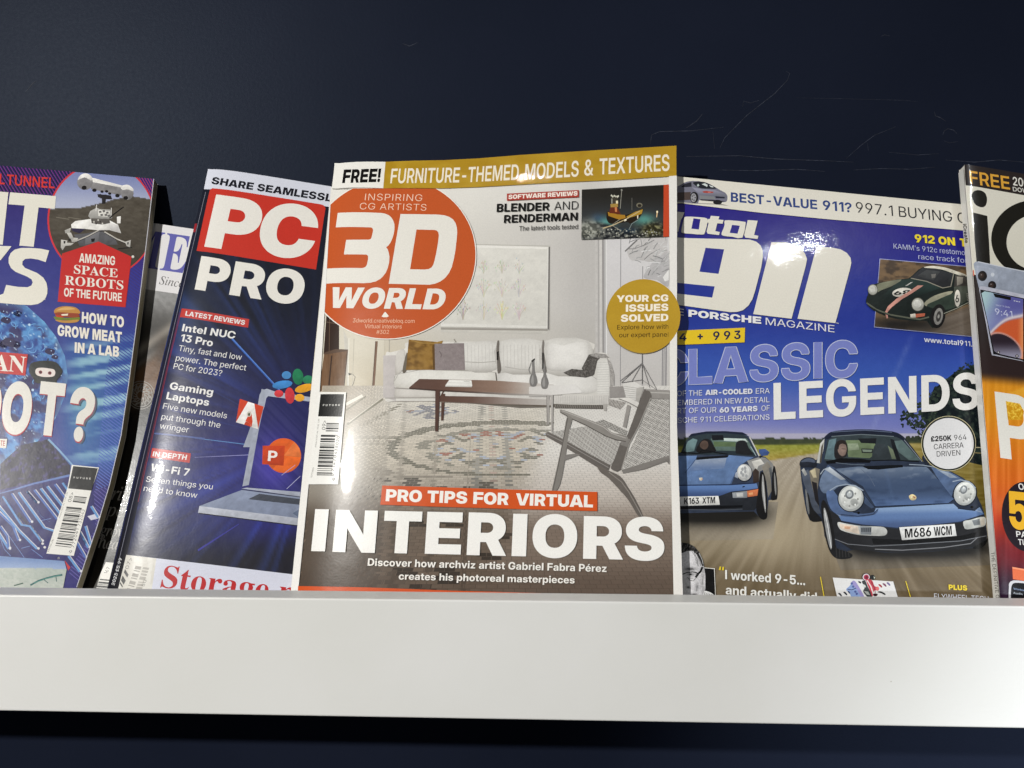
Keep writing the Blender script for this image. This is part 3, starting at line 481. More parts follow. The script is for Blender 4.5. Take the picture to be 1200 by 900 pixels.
113:(235,250,[[409,-82,29,0,357,-82,-23,0,357,40,-23,-10,355,40,-23,-10,344,29,-22,-10,308,9,-20,-5,254,-4,-15,-1,219,-4,-11,-1,164,-4,-11,-1,84,24,-11,-2,38,74,-10,-3,39,107,-10,-3,38,140,-10,-5,84,190,-10,-6,164,217,-11,-6,219,217,-12,-6,254,217,-16,-6,308,205,-22,-1,344,184,-23,7,355,173,-22,7,359,173,-23,7,359,214,-23,-8,409,214,29,-8],[225,19,9,38,266,19,-1,38,326,42,-15,26,358,81,-21,8,359,107,-21,-3,358,133,-21,-15,326,172,-15,-34,266,194,-1,-44,225,194,9,-44,184,194,19,-44,124,172,34,-34,92,133,42,-15,93,107,42,-3,92,81,42,8,124,42,34,26,184,19,19,38]]),
114:(136,166,[[63,0,-14,0,63,214,-14,-8,113,214,37,-8,113,180,37,-11,115,180,36,-11,128,197,35,-7,190,217,27,-11,231,217,29,-11,238,217,30,-11,252,217,33,-11,257,217,35,-11,257,191,35,-47,252,191,33,-47,236,192,24,-48,225,192,23,-48,194,192,26,-48,142,178,34,-45,114,153,38,-40,115,136,38,-37,115,0,38,0]]),
115:(200,223,[[201,-4,14,-1,156,-4,5,-1,90,9,-8,4,46,36,-14,10,41,55,-13,12,91,59,39,8,98,39,36,19,154,19,23,28,201,19,13,28,248,19,0,28,306,41,-16,13,307,57,-16,3,306,71,-16,-6,270,87,-9,-15,237,91,-4,-17,167,100,-8,-20,110,106,-11,-21,54,135,-15,-19,55,157,-15,-16,54,175,-15,-13,92,202,-11,-8,160,218,-1,-8,205,218,8,-8,246,218,18,-8,308,204,32,-11,346,179,37,-19,353,161,35,-23,305,157,-12,-19,296,174,-8,-27,248,195,0,-36,205,195,11,-36,160,195,22,-36,106,174,36,-23,107,158,36,-12,106,144,36,-3,144,127,27,7,183,123,18,9,251,115,28,10,306,108,32,11,360,80,36,12,361,58,36,11,360,40,36,7,320,11,31,3,248,-4,21,-1]]),
116:(117,167,[[215,214,52,-8,215,192,52,-45,7,192,1,-45,7,214,1,-8],[73,268,3,-6,125,268,55,-6,125,50,55,25,124,35,55,31,152,21,48,38,181,22,45,37,186,22,47,37,204,23,54,36,213,23,53,36,219,1,50,-1,210,0,49,0,188,-1,36,1,179,-1,27,1,128,-3,12,3,72,24,3,5,73,48,3,14]]),
117:(229,247,[[213,-3,-20,-2,168,-3,-21,-2,100,15,-18,0,62,51,-14,0,63,77,-14,-1,63,214,-14,-8,115,214,38,-8,115,79,38,15,114,52,38,26,174,21,23,40,225,21,12,40,258,21,4,40,312,35,-10,34,344,63,-20,22,345,82,-20,15,345,214,-20,-8,397,214,32,-8,397,0,32,0,347,0,-20,0,347,50,-20,7,357,50,-15,7,338,22,-15,8,260,-3,-12,-2]]),
118:(215,236,[[189,0,-21,0,23,214,-12,-8,79,214,41,-8,179,81,17,38,192,64,16,34,212,29,17,26,225,13,16,21,209,13,6,21,218,29,6,26,240,64,6,34,253,81,6,38,353,214,-20,-8,409,214,33,-8,245,0,41,0]]),
119:(316,350,[[153,0,-14,0,25,214,-13,-8,79,214,42,-8,145,99,22,51,154,81,22,46,176,41,21,35,187,18,21,34,177,18,16,34,188,41,15,35,208,81,17,46,221,99,17,51,289,214,-3,-8,345,214,37,-8,415,99,16,51,424,81,17,46,444,41,19,35,457,18,18,34,447,18,13,34,456,41,13,35,478,81,11,46,489,99,11,51,555,214,-10,-8,609,214,47,-8,481,0,48,0,425,0,-5,0,351,121,11,-49,344,133,11,-51,330,158,12,-54,316,184,14,-58,311,197,14,-59,323,197,20,-59,316,184,21,-58,302,158,22,-54,290,133,22,-51,283,121,23,-49,209,0,39,0]]),
120:(208,225,[[21,0,-11,0,193,120,-16,-1,193,100,-18,-6,31,214,-10,-8,91,214,43,-8,157,167,20,21,174,153,18,20,206,128,15,20,223,116,13,20,197,116,6,20,212,128,4,20,242,153,2,20,261,167,0,21,329,214,-23,-8,389,214,29,-8,225,99,34,-5,225,119,36,0,395,0,29,0,335,0,-25,0,257,55,4,-36,240,68,4,-35,210,91,7,-34,195,103,8,-34,221,103,11,-34,206,91,11,-34,176,68,14,-35,159,55,15,-36,83,0,42,0]]),
121:(215,236,[[53,-80,-1,-2,63,-57,-6,35,81,-57,16,35,100,-60,13,38,132,-56,5,37,158,-41,-4,31,169,-27,-7,24,189,-1,-16,1,23,214,-12,-8,79,214,41,-8,179,81,17,38,192,63,17,35,214,29,17,26,225,12,17,22,207,12,4,22,218,29,3,26,240,63,3,35,253,81,3,38,353,214,-20,-8,409,214,33,-8,215,-37,43,11,202,-52,41,6,170,-73,38,2,126,-83,33,1,101,-83,28,1,84,-83,23,1,62,-81,7,-1]]),
122:(207,224,[[49,0,-5,0,49,20,-5,30,295,189,-35,-43,295,190,-35,-43,55,190,-8,-43,55,214,-8,-8,361,214,23,-8,361,193,23,-40,117,25,54,34,117,24,54,35,367,24,22,35,367,0,22,0]]),
123:(156,156,[[47,123,-21,-7,47,139,-21,19,94,139,-23,19,132,158,-25,20,133,182,-25,17,133,237,-25,-13,132,255,-25,-1,146,282,-15,6,178,299,-1,4,230,308,10,-2,267,308,12,-2,267,285,12,-37,218,286,15,-38,180,262,20,-28,181,237,20,-23,181,174,20,5,180,162,20,7,168,143,17,3,140,130,8,-2,86,123,-7,-7],[267,-56,12,-1,230,-56,10,-1,178,-47,-1,-7,146,-30,-15,-10,132,-3,-25,-3,133,16,-25,9,133,70,-25,-20,132,94,-25,-23,94,113,-23,-23,47,113,-21,-23,47,129,-21,3,86,129,-7,3,140,122,8,-1,168,109,17,-7,180,90,20,-10,181,78,20,-9,181,16,20,19,180,-10,20,24,218,-33,15,33,267,-33,12,33],[47,113,-21,-23,47,139,-21,19,113,139,9,19,113,113,9,-23]]),
124:(119,156,[[143,385,45,0,143,-94,45,0,97,-94,-9,0,97,385,-9,0]]),
125:(156,156,[[267,123,22,-7,226,123,8,-7,174,130,-9,-2,144,143,-17,3,132,162,-20,7,133,174,-20,5,133,237,-20,-23,132,262,-20,-28,94,285,-15,-37,47,285,-11,-37,47,308,-11,-2,84,308,-11,-2,134,299,2,4,166,282,15,6,182,255,24,-1,183,237,24,-13,183,182,24,17,182,158,24,20,218,139,24,19,267,139,22,19],[47,-56,-11,-1,47,-33,-11,33,94,-33,-15,33,132,-10,-20,24,133,16,-20,19,133,78,-20,-9,132,90,-20,-10,144,109,-17,-7,174,122,-9,-1,226,129,8,3,267,129,22,3,267,113,22,-23,218,113,24,-23,182,94,24,-23,183,70,24,-20,183,16,24,9,182,-3,24,-3,166,-30,15,-10,134,-47,2,-7,84,-56,-11,-1],[267,113,22,-23,201,113,-8,-23,201,139,-8,19,267,139,22,19]]),
126:(259,258,[[67,89,-14,-16,66,109,-15,-6,98,134,-17,11,148,146,-12,23,177,146,-4,23,204,146,-5,23,250,134,-4,25,277,123,-1,22,296,115,-4,24,324,108,-8,23,341,108,-9,23,366,108,-13,23,400,125,-18,21,403,141,-19,22,451,140,14,23,450,121,15,13,418,95,16,-4,370,84,11,-16,343,84,3,-16,314,84,3,-16,270,95,0,-16,245,106,-2,-15,224,114,0,-16,196,122,6,-17,177,122,8,-17,150,122,13,-17,116,106,18,-16,115,89,19,-16]]),
163:(237,254,[[43,16,-11,36,43,24,-11,40,76,24,-13,40,110,46,-15,30,109,68,-15,20,99,206,-17,-18,96,231,-19,-7,138,272,-11,-1,216,295,1,1,269,295,5,1,314,295,13,1,384,276,26,-6,428,242,31,-19,433,220,29,-29,381,217,-19,-26,376,241,-17,-28,316,270,-3,-38,269,270,7,-38,230,270,17,-38,176,254,30,-30,148,225,37,-18,151,206,36,-13,161,69,34,33,162,56,34,32,148,38,29,32,122,26,21,33,90,19,9,35,56,16,-4,36],[41,0,-10,0,41,24,-10,40,341,24,-2,40,362,24,-11,40,382,34,-18,33,383,46,-18,24,383,57,-18,23,433,57,30,23,433,48,30,20,432,24,30,11,386,0,15,0,339,0,3,0],[41,134,-10,-23,41,156,-10,14,345,156,-10,14,345,134,-10,-23]]),
233:(225,233,[[235,-5,2,0,174,-5,0,0,86,24,-6,-1,38,74,-10,-2,39,106,-10,-3,38,139,-10,-4,86,189,-6,-6,172,218,-1,-7,229,218,3,-7,266,218,8,-7,332,204,14,-8,384,176,17,-9,414,136,18,-7,415,110,18,-5,415,100,18,-16,71,100,-3,-16,71,122,-3,6,385,122,-3,6,363,114,-27,7,362,137,-27,-6,328,174,-19,-27,268,194,-4,-39,229,194,5,-39,186,194,15,-39,124,173,31,-26,90,137,40,-6,91,115,40,6,91,103,40,-17,90,78,40,-3,126,40,31,18,190,19,15,31,235,19,5,31,266,19,-3,31,314,29,-13,25,346,46,-20,16,355,57,-22,10,405,52,22,15,394,36,24,10,348,11,17,3,278,-5,7,0],[205,243,-15,-12,259,300,-3,-6,319,300,39,-6,247,243,15,-12]]),
8217:(88,103,[[55,192,-15,-20,91,291,-21,0,149,291,23,0,95,192,19,-20]]),
8220:(149,205,[[55,192,-15,-20,109,291,-11,0,149,291,23,0,113,192,29,-20],[177,192,27,-20,231,291,30,0,271,291,64,0,235,192,70,-20]]),
8230:(310,319,[[105,-3,1,-1,86,-3,-7,-1,62,10,-19,10,63,18,-19,19,62,27,-19,27,86,39,-7,39,105,39,1,39,120,39,10,39,144,27,22,27,145,18,22,19,144,10,22,10,120,-3,10,-1],[311,-3,4,-1,294,-3,-4,-1,270,10,-16,10,271,18,-16,19,270,27,-16,27,294,39,-4,39,311,39,4,39,328,39,12,39,352,27,24,27,353,18,24,19,352,10,24,10,328,-3,12,-1],[519,-3,7,-1,500,-3,-1,-1,476,10,-13,10,477,18,-13,19,476,27,-13,27,500,39,-1,39,519,39,7,39,534,39,15,39,558,27,27,27,559,18,27,19,558,10,27,10,534,-3,15,-1]]),
8482:(234,260,[[323,186,16,0,231,291,23,0,263,291,33,0,331,209,21,18,401,291,7,0,431,291,18,0,341,186,25,0],[225,186,15,0,225,291,15,0,257,291,30,0,257,186,30,0],[407,186,10,0,407,291,10,0,437,291,27,0,437,186,27,0],[91,186,0,0,91,283,0,-1,121,283,17,-1,121,186,17,0],[27,277,0,-12,27,291,0,0,185,291,16,0,185,277,16,-12]]),
}
SERIF = {
65:(260,[[-9,0,-9,11,12,11,44,25,59,44,247,278,269,277,459,52,476,30,504,11,529,11,529,0,273,0,273,11,338,11,339,27,338,33,325,48,301,79,125,79,95,42,92,39,88,31,89,29,88,11,149,11,153,11,153,0],[137,96,289,96,211,190]]),
66:(264,[[21,0,21,10,60,11,88,27,89,49,89,220,88,237,76,254,46,261,19,261,19,271,263,271,472,271,473,209,472,160,343,147,498,132,499,78,498,41,386,0,285,0],[217,150,225,150,288,150,340,174,341,206,340,233,302,258,259,258,230,258,216,248,217,233],[265,14,316,14,358,44,359,76,358,110,302,138,237,138,217,138,217,39,216,25,236,14]]),
67:(279,[[307,-6,226,-6,102,30,32,94,33,136,32,177,102,241,228,277,309,277,364,277,439,262,450,259,463,259,492,259,501,277,521,277,521,184,501,184,472,221,376,264,317,264,172,264,173,135,172,14,333,14,380,14,474,39,511,63,533,53,450,-6]]),
69:(263,[[17,0,17,10,60,10,90,25,91,46,91,220,90,246,58,261,21,261,21,271,477,271,477,190,457,190,448,228,364,256,277,256,250,256,226,254,218,243,219,231,219,146,231,146,284,146,334,174,345,206,363,206,363,70,343,70,338,94,312,122,262,132,221,132,219,132,219,40,218,25,240,16,275,16,332,16,414,30,470,60,491,85,513,85,481,0]]),
73:(155,[[17,0,17,10,56,12,90,26,91,45,91,230,90,249,60,260,17,261,17,271,293,271,293,261,248,260,218,249,219,230,219,46,218,34,228,19,262,12,293,10,293,0]]),
77:(378,[[17,0,17,10,56,11,90,26,91,47,91,228,90,241,78,254,48,260,19,261,19,271,221,271,379,85,537,271,737,271,737,261,696,260,668,244,669,225,669,51,668,34,678,17,708,11,735,10,735,0,473,0,473,10,500,12,530,18,542,34,543,50,543,238,345,0,323,0,127,232,127,48,126,25,160,10,203,10,203,0]]),
78:(294,[[481,-6,129,208,129,47,128,26,156,11,199,10,199,0,23,0,23,10,50,11,80,17,90,32,91,47,91,231,50,256,45,258,36,260,23,261,23,271,187,271,467,100,467,225,466,239,454,254,424,260,395,261,395,271,573,271,573,261,530,260,502,246,503,224,503,-6]]),
79:(313,[[311,-6,252,-6,150,15,74,54,32,106,33,136,32,166,74,217,152,256,254,278,317,278,376,278,476,256,552,218,594,166,595,136,594,106,552,54,474,15,372,-6],[317,7,452,7,453,136,452,199,376,264,311,264,172,264,173,136,172,73,250,7]]),
80:(249,[[19,0,19,10,60,11,88,26,89,48,89,226,88,245,60,260,21,261,21,271,255,271,356,271,401,262,440,253,488,220,489,198,488,164,386,122,289,122,217,122,217,48,216,26,246,11,289,10,289,0],[217,137,241,137,300,137,348,164,349,196,348,227,308,257,259,257,234,257,216,248,217,237]]),
82:(282,[[19,0,19,10,60,11,88,26,89,48,89,226,88,245,60,260,21,261,21,271,259,271,378,271,496,236,497,199,496,150,377,133,515,30,528,20,550,10,571,10,573,10,573,0,405,0,241,126,217,126,217,48,216,26,246,11,289,10,289,0],[217,139,243,139,304,139,362,168,363,200,362,257,269,257,236,257,216,246,217,230]]),
83:(232,[[53,-6,53,94,75,94,94,50,172,9,235,9,280,9,332,34,333,53,332,80,269,95,195,114,124,131,60,170,61,198,60,222,100,258,174,278,221,278,244,278,302,272,337,267,342,266,352,265,357,265,378,265,383,278,405,278,405,190,385,190,372,212,326,246,264,265,233,265,190,265,142,243,143,226,142,211,184,190,225,180,303,162,350,151,406,126,428,98,429,79,428,54,380,15,290,-6,229,-6,208,-6,168,-3,151,0,130,4,104,7,101,7,88,7,76,1,73,-6]]),
84:(252,[[111,0,111,10,152,10,186,26,187,48,187,258,179,258,114,258,40,222,35,189,13,189,13,271,489,271,489,189,469,189,456,258,321,258,315,258,315,48,314,26,344,10,391,10,391,0]]),
97:(205,[[305,-6,244,-6,239,21,184,-5,115,-5,72,-5,24,19,25,38,24,64,128,98,237,113,237,144,236,160,208,176,177,176,124,176,125,163,124,161,137,153,146,145,147,138,146,127,116,114,93,114,68,114,40,128,41,141,40,155,78,177,148,190,193,190,278,190,348,158,349,125,349,37,348,27,353,24,354,20,363,20,370,20,383,25,393,16,352,-6],[181,20,192,20,224,29,237,38,237,101,140,90,141,50,140,20]]),
101:(179,[[185,-6,136,-6,64,18,24,63,25,94,24,122,66,165,140,190,189,190,256,190,336,144,337,103,337,99,141,99,140,25,239,25,284,25,323,51,341,43,280,-6],[139,114,241,114,241,128,240,153,220,177,193,177,138,177,139,121]]),
103:(195,[[175,-84,96,-84,57,-72,16,-61,17,-44,16,-25,83,-15,28,-2,29,18,28,33,72,55,123,66,26,83,27,126,26,145,68,174,140,190,189,190,234,190,279,181,379,181,379,160,321,160,348,142,349,121,348,104,310,76,246,61,205,61,196,61,178,62,169,62,148,62,120,50,121,42,120,29,169,29,209,29,272,29,344,19,376,-4,377,-22,376,-51,272,-84],[189,74,216,74,238,100,239,126,238,152,216,177,189,177,160,177,136,152,137,126,136,100,160,74],[193,-69,314,-69,315,-39,314,-29,280,-20,245,-20,117,-20,88,-30,89,-43,88,-54,113,-62,138,-69]]),
109:(330,[[23,0,23,10,44,10,62,20,63,33,63,151,62,163,46,175,23,175,23,185,175,185,175,158,220,190,283,190,364,190,383,156,428,190,499,190,600,190,601,126,601,33,600,21,616,10,639,10,639,0,451,0,451,10,472,10,488,21,489,33,489,129,488,146,474,162,451,162,414,162,387,141,387,33,386,21,402,10,425,10,425,0,239,0,239,10,260,10,276,21,277,33,277,129,276,145,262,162,239,162,200,162,175,140,175,33,174,21,188,10,213,10,213,0]]),
111:(200,[[201,-6,148,-6,68,20,22,64,23,92,22,120,68,164,148,190,201,190,252,190,332,165,378,121,379,92,378,63,332,19,252,-6],[201,7,234,7,249,23,256,31,262,66,263,92,262,144,249,161,232,178,201,178,166,178,153,161,140,144,141,92,140,66,146,31,153,23,168,7]]),
114:(171,[[23,0,23,10,46,10,62,20,63,33,63,150,62,165,48,174,25,175,25,185,175,185,175,150,194,169,252,190,279,190,312,190,344,172,345,158,344,147,318,132,297,132,274,132,254,142,247,149,238,155,225,155,208,155,178,133,179,114,179,33,178,20,200,10,237,10,237,0]]),
116:(136,[[149,-6,100,-6,58,18,59,42,59,166,25,166,25,178,72,201,138,238,155,252,173,252,173,185,249,185,249,166,173,166,173,49,172,36,184,24,201,24,228,24,247,44,265,39,228,-6]]),
32:(104,[]),
}
ITALIC = {
83:(220,[[183,-6,132,-6,69,6,64,7,54,8,51,8,26,8,19,-5,5,-5,31,87,47,87,48,48,116,6,175,6,204,6,252,21,280,46,281,62,280,73,262,93,247,104,234,112,202,128,185,138,140,160,104,193,105,210,104,231,144,264,216,283,265,283,284,283,318,281,335,278,352,275,370,272,373,272,394,272,405,282,419,282,393,200,381,200,380,235,324,270,277,270,234,270,184,245,185,224,184,212,216,186,241,173,256,164,294,144,315,134,358,109,359,75,358,52,312,16,234,-6]]),
97:(204,[[61,-5,28,-5,-8,17,-7,38,-8,71,52,138,109,163,162,188,219,188,268,188,277,167,289,184,349,184,277,54,264,34,265,26,264,21,279,21,294,21,337,48,349,43,282,-5,233,-5,200,-5,201,14,200,26,229,70,182,32,102,-5],[99,20,116,20,160,37,202,66,240,102,260,138,261,153,260,178,221,178,182,178,112,138,89,104,76,88,64,57,65,44,64,20]]),
99:(178,[[119,-5,62,-5,0,32,1,65,0,84,30,124,84,158,123,170,176,188,239,188,276,188,318,171,319,159,318,148,296,136,279,136,244,136,245,152,244,156,250,163,257,166,256,167,262,171,263,172,262,178,237,178,192,178,116,144,95,117,70,89,71,64,70,41,112,14,147,14,206,14,273,49,285,42,202,-5]]),
101:(171,[[107,-4,54,-4,-4,29,-3,59,-4,78,26,119,84,156,121,169,176,188,233,188,268,188,308,173,309,158,308,133,188,92,73,85,70,77,68,64,69,58,68,15,143,15,198,15,265,48,277,42,236,18,156,-4],[77,94,156,100,244,137,245,162,244,178,215,178,190,178,136,156,90,118]]),
103:(170,[[77,-91,12,-91,-62,-65,-61,-44,-62,-11,43,14,8,22,9,34,8,41,27,50,71,72,12,88,13,116,12,136,56,169,134,190,181,190,208,190,247,183,282,176,293,176,345,176,345,158,291,158,296,150,297,141,296,120,250,87,176,68,133,68,114,68,99,69,72,60,73,52,72,42,135,32,196,23,266,-1,267,-24,266,-44,218,-74,132,-91],[133,77,158,77,200,97,228,130,229,148,228,164,198,180,177,180,152,180,108,160,80,127,81,108,80,77],[91,-79,210,-79,211,-36,210,-26,180,-11,134,0,113,3,80,9,63,11,-12,-10,-11,-38,-12,-79]]),
104:(240,[[363,-4,328,-4,290,18,291,36,290,45,296,72,305,90,325,132,328,144,336,162,337,169,336,192,299,192,252,192,207,162,160,131,149,102,105,0,31,0,135,247,140,265,141,268,140,287,85,287,79,287,87,304,233,304,203,230,194,214,178,181,171,164,179,164,244,218,327,218,412,218,413,174,412,167,404,145,399,130,377,82,372,70,366,50,367,40,366,21,395,21,418,21,447,30,461,19,408,-4]]),
105:(106,[[147,234,130,234,104,246,105,255,104,263,130,276,147,276,162,276,188,263,189,255,188,246,164,234],[41,-5,0,-5,1,17,0,23,8,40,15,51,67,144,68,147,72,155,73,157,72,165,48,171,21,171,25,178,54,180,100,183,115,185,144,188,149,188,156,188,157,184,156,182,154,178,153,176,77,47,68,35,69,31,68,19,87,19,110,19,155,50,167,44,98,-5]]),
108:(103,[[39,-4,20,-4,-2,6,-1,16,-2,21,8,43,17,59,117,246,120,252,121,258,120,267,100,273,71,273,73,280,102,282,146,285,161,287,190,290,195,290,204,290,205,286,202,282,201,277,75,50,66,34,67,30,66,20,81,20,102,20,147,49,159,43,124,19,60,-4]]),
110:(217,[[265,-5,246,-5,224,6,225,16,224,28,257,84,288,140,289,151,288,164,269,164,252,164,212,150,168,127,126,99,111,84,80,56,51,0,-13,0,65,132,74,148,75,156,74,164,52,170,29,170,21,170,25,177,56,179,104,182,121,184,148,188,157,188,156,188,160,186,159,183,111,106,172,147,276,188,315,188,360,188,361,166,360,158,354,142,349,132,303,52,298,44,292,32,293,29,292,20,309,20,332,20,373,54,385,49,326,-5]]),
111:(209,[[127,-5,66,-5,-4,31,-3,61,-4,84,38,129,108,166,196,188,241,188,302,188,374,153,375,123,374,103,340,62,280,26,243,14,186,-5],[135,7,168,7,228,31,276,70,304,115,305,135,304,178,237,178,196,178,120,141,93,109,66,78,67,50,66,29,102,7]]),
112:(203,[[-113,-89,-109,-82,-72,-81,-44,-69,-33,-52,65,140,66,144,72,154,73,156,72,165,63,167,52,169,21,170,25,177,52,179,96,182,113,184,138,188,149,188,156,188,157,185,156,181,153,178,135,149,198,188,271,188,314,188,366,160,367,134,366,110,324,62,256,20,168,-4,121,-4,82,-4,61,3,44,-31,28,-66,29,-68,28,-75,43,-79,56,-82,93,-82,89,-89],[121,6,154,6,216,30,266,68,296,114,297,136,296,152,264,170,239,170,196,170,126,130,109,96,81,38,78,35,74,26,75,24,74,6]]),
114:(133,[[-15,0,55,124,66,146,67,154,66,164,44,168,17,169,19,177,48,179,92,183,109,185,136,188,141,188,152,188,149,183,107,107,200,188,249,188,264,188,282,178,283,168,282,158,256,143,239,143,224,143,204,152,203,160,100,108,49,0]]),
116:(111,[[41,-5,0,-5,1,16,0,21,4,32,9,37,79,168,25,168,27,177,100,184,163,234,181,234,151,181,219,181,213,168,145,168,79,46,72,33,73,27,72,18,87,18,104,18,149,47,161,40,96,-5]]),
119:(266,[[59,-5,53,104,52,126,46,153,41,160,28,172,1,172,-3,172,-1,179,20,180,52,184,65,186,76,188,92,189,97,189,112,189,117,102,117,54,285,189,299,189,329,42,385,76,424,100,464,133,465,143,464,147,449,154,432,162,433,171,432,179,452,188,467,188,482,188,504,174,505,163,504,131,407,70,287,-5,275,-5,245,132,73,-5]]),
}
WEIGHT = {'L': 0.0, 'R': 0.2, 'S': 0.5, 'B': 0.72, 'K': 1.0}
_gc = {}


def glyph_data(w, ch):
    if w in WEIGHT:
        wt = WEIGHT[w]
        a0, a1, cs = SANS[ord(ch)]
        return a0 + (a1 - a0) * wt, [[(l[i] // 2 + l[i + 2] * wt, l[i + 1] + l[i + 3] * wt, l[i] % 2) for i in range(0, len(l), 4)] for l in cs]
    a0, cs = (SERIF if w == 'F' else ITALIC)[ord(ch)]
    return a0, [[(l[i] // 2, l[i + 1], l[i] % 2) for i in range(0, len(l), 2)] for l in cs]


def flat_contour(p, n):
    q = []
    for i in range(len(p)):        # make the implied on-curve points explicit
        a, b = p[i], p[(i + 1) % len(p)]
        q.append(a)
        if not a[2] and not b[2]:
            q.append(((a[0] + b[0]) / 2, (a[1] + b[1]) / 2, 1))
    k = next((i for i, a in enumerate(q) if a[2]), 0)
    q = q[k:] + q[:k]
    o, i = [], 0
    while i < len(q):
        a, b = q[i], q[(i + 1) % len(q)]
        o.append((a[0], a[1]))
        if not b[2]:
            c = q[(i + 2) % len(q)]
            for s in range(1, n):
                t = s / n
                o.append(((1 - t) ** 2 * a[0] + 2 * t * (1 - t) * b[0] + t * t * c[0],
                          (1 - t) ** 2 * a[1] + 2 * t * (1 - t) * b[1] + t * t * c[1]))
            i += 2
        else:
            i += 1
    return o


def windings(P, poly):
    """winding number of a loop about many points"""
    q = np.asarray(poly, float)
    p = np.roll(q, 1, 0)
    y0, y1, x0, x1 = p[:, 1], q[:, 1], p[:, 0], q[:, 0]
    X, Y = P[:, 0:1], P[:, 1:2]
    cross = (y0[None] > Y) != (y1[None] > Y)
    with np.errstate(divide='ignore', invalid='ignore'):
        xi = (x1 - x0)[None] * (Y - y0[None]) / (y1 - y0)[None] + x0[None]
    hit = cross & (X < xi)
    return np.sum(np.where(hit, np.where((y1 > y0)[None], 1, -1), 0), 1)


def fill(loops, nonzero, step=None):
    """triangles covering closed loops that may overlap, by constrained Delaunay and a winding test"""
    pts, edges = [], []
    clean = []
    for l in loops:
        q = [p for i, p in enumerate(l) if abs(p[0] - l[i - 1][0]) + abs(p[1] - l[i - 1][1]) > 1e-7]
        if len(q) < 3:
            continue
        clean.append(q)
        k = len(pts)
        pts += [Vector((p[0], p[1])) for p in q]
        edges += [(k + i, k + (i + 1) % len(q)) for i in range(len(q))]
    if step:                       # points inside, so that the colour can vary over the shape
        A = np.array([p for q in clean for p in q])
        gx, gy = np.meshgrid(np.arange(A[:, 0].min() + step * .37, A[:, 0].max(), step), np.arange(A[:, 1].min() + step * .41, A[:, 1].max(), step))
        G = np.stack([gx.ravel(), gy.ravel()], 1)
        if len(G):
            w = sum((windings(G, l) != 0).astype(int) for l in clean) % 2 == 1
            pts += [Vector((p[0], p[1])) for p in G[w]]
    vo, _, fo, _, _, _ = delaunay_2d_cdt(pts, edges, [], 0, 1e-6)
    T = [[(vo[i][0], vo[i][1]) for i in f] for f in fo]
    if not T:
        return []
    C = np.array([np.mean(t, 0) for t in T])
    ws = [windings(C, l) for l in clean]
    keep = (sum(ws) != 0) if nonzero else (sum((w != 0).astype(int) for w in ws) % 2 == 1)
    return [tuple(t) for t, k in zip(T, keep) if k]


def tess(outer, holes=()):
    return fill([list(outer)] + [list(h) for h in holes], False)


def glyph(w, ch, n):
    k = (w, ch, n)
    if k not in _gc:
        aw, cs = glyph_data(w, ch)
        fl = [flat_contour(c, n) for c in cs]
        groups = [fill(fl, True)] if fl else []
        _gc[k] = (aw, groups, 0, 0, fl)
    return _gc[k]


class Surf:
    """A sheet in space (plane + bend) on which print is laid in photograph coordinates."""
    EPS = 0.0000025

    def __init__(s, org, X, Y, bend=None):
        s.org, s.X, s.Y = np.array(org), np.array(X), np.array(Y)
        s.N = np.cross(s.X, s.Y)
        s.M = np.array([s.X, s.Y, s.N])
        s.c = s.M @ (CAM_POS - s.org)
        s.us, s.fu, s.dfu, s.vs, s.gv, s.dgv = bend or ([0, 1], [0, 0], [0, 0], [0, 1], [0, 0], [0, 0])
        s.lu = [u for u in s.us] if bend else []
        s.lv = [v for v in s.vs] if bend else []
        s.layer = 0

    def b(s, u, v):
        return np.interp(u, s.us, s.fu) + np.interp(v, s.vs, s.gv)

    def uv(s, px):
        d = rays(px) @ s.M.T
        t = -s.c[2] / d[:, 2]
        for _ in range(5):
            p = s.c[None] + t[:, None] * d
            t = (s.b(p[:, 0], p[:, 1]) - s.c[2]) / d[:, 2]
        p = s.c[None] + t[:, None] * d
        return p[:, :2]

    def px(s, uv):
        uv = np.asarray(uv, float)
        P = s.org[None] + uv[:, :1] * s.X[None] + uv[:, 1:2] * s.Y[None] + s.b(uv[:, 0], uv[:, 1])[:, None] * s.N[None]
        d = P - CAM_POS[None]
        dep = d @ AY
        return np.stack([600 + FPX * (d @ AX) / dep, 450 - FPX * (d @ AZ) / dep], 1)

    def nrm(s, uv):
        n = np.stack([-np.interp(uv[:, 0], s.us, s.dfu), -np.interp(uv[:, 1], s.vs, s.dgv), np.ones(len(uv))], 1)
        return n / np.linalg.norm(n, axis=1)[:, None]

    def up(s, p):                  # picture direction of the sheet's own upward axis at a point
        a = s.uv(np.array([p]))
        q = s.px(np.array([a[0], a[0] + np.array([0, 0.004])]))
        d = q[1] - q[0]
        return d / np.linalg.norm(d)


def split_poly(P, ax, val):
    """split a polygon (rows of u,v,px,py) by the line coordinate[ax]=val"""
    a, b = [], []
    n = len(P)
    for i in range(n):
        p, q = P[i], P[(i + 1) % n]
        dp, dq = p[ax] - val, q[ax] - val
        if dp <= 0:
            a.append(p)
        if dp >= 0:
            b.append(p)
        if (dp < 0 < dq) or (dq < 0 < dp):
            t = dp / (dp - dq)
            m = [p[k] + (q[k] - p[k]) * t for k in range(4)]
            a.append(m)
            b.append(m)
    return a, b


class Part:
    def __init__(s, name, label=None):
        s.name, s.label = name, label
        s.v, s.n, s.c, s.f = [], [], [], []
        s.cnt = 0

    def add(s, uv, z, col, faces, surf):
        b = surf.b(uv[:, 0], uv[:, 1])
        s.v.append(np.stack([uv[:, 0], uv[:, 1], b + z], 1))
        s.n.append(surf.nrm(uv))
        s.c.append(col)
        s.f += [tuple(i + s.cnt for i in f) for f in faces]
        s.cnt += len(uv)


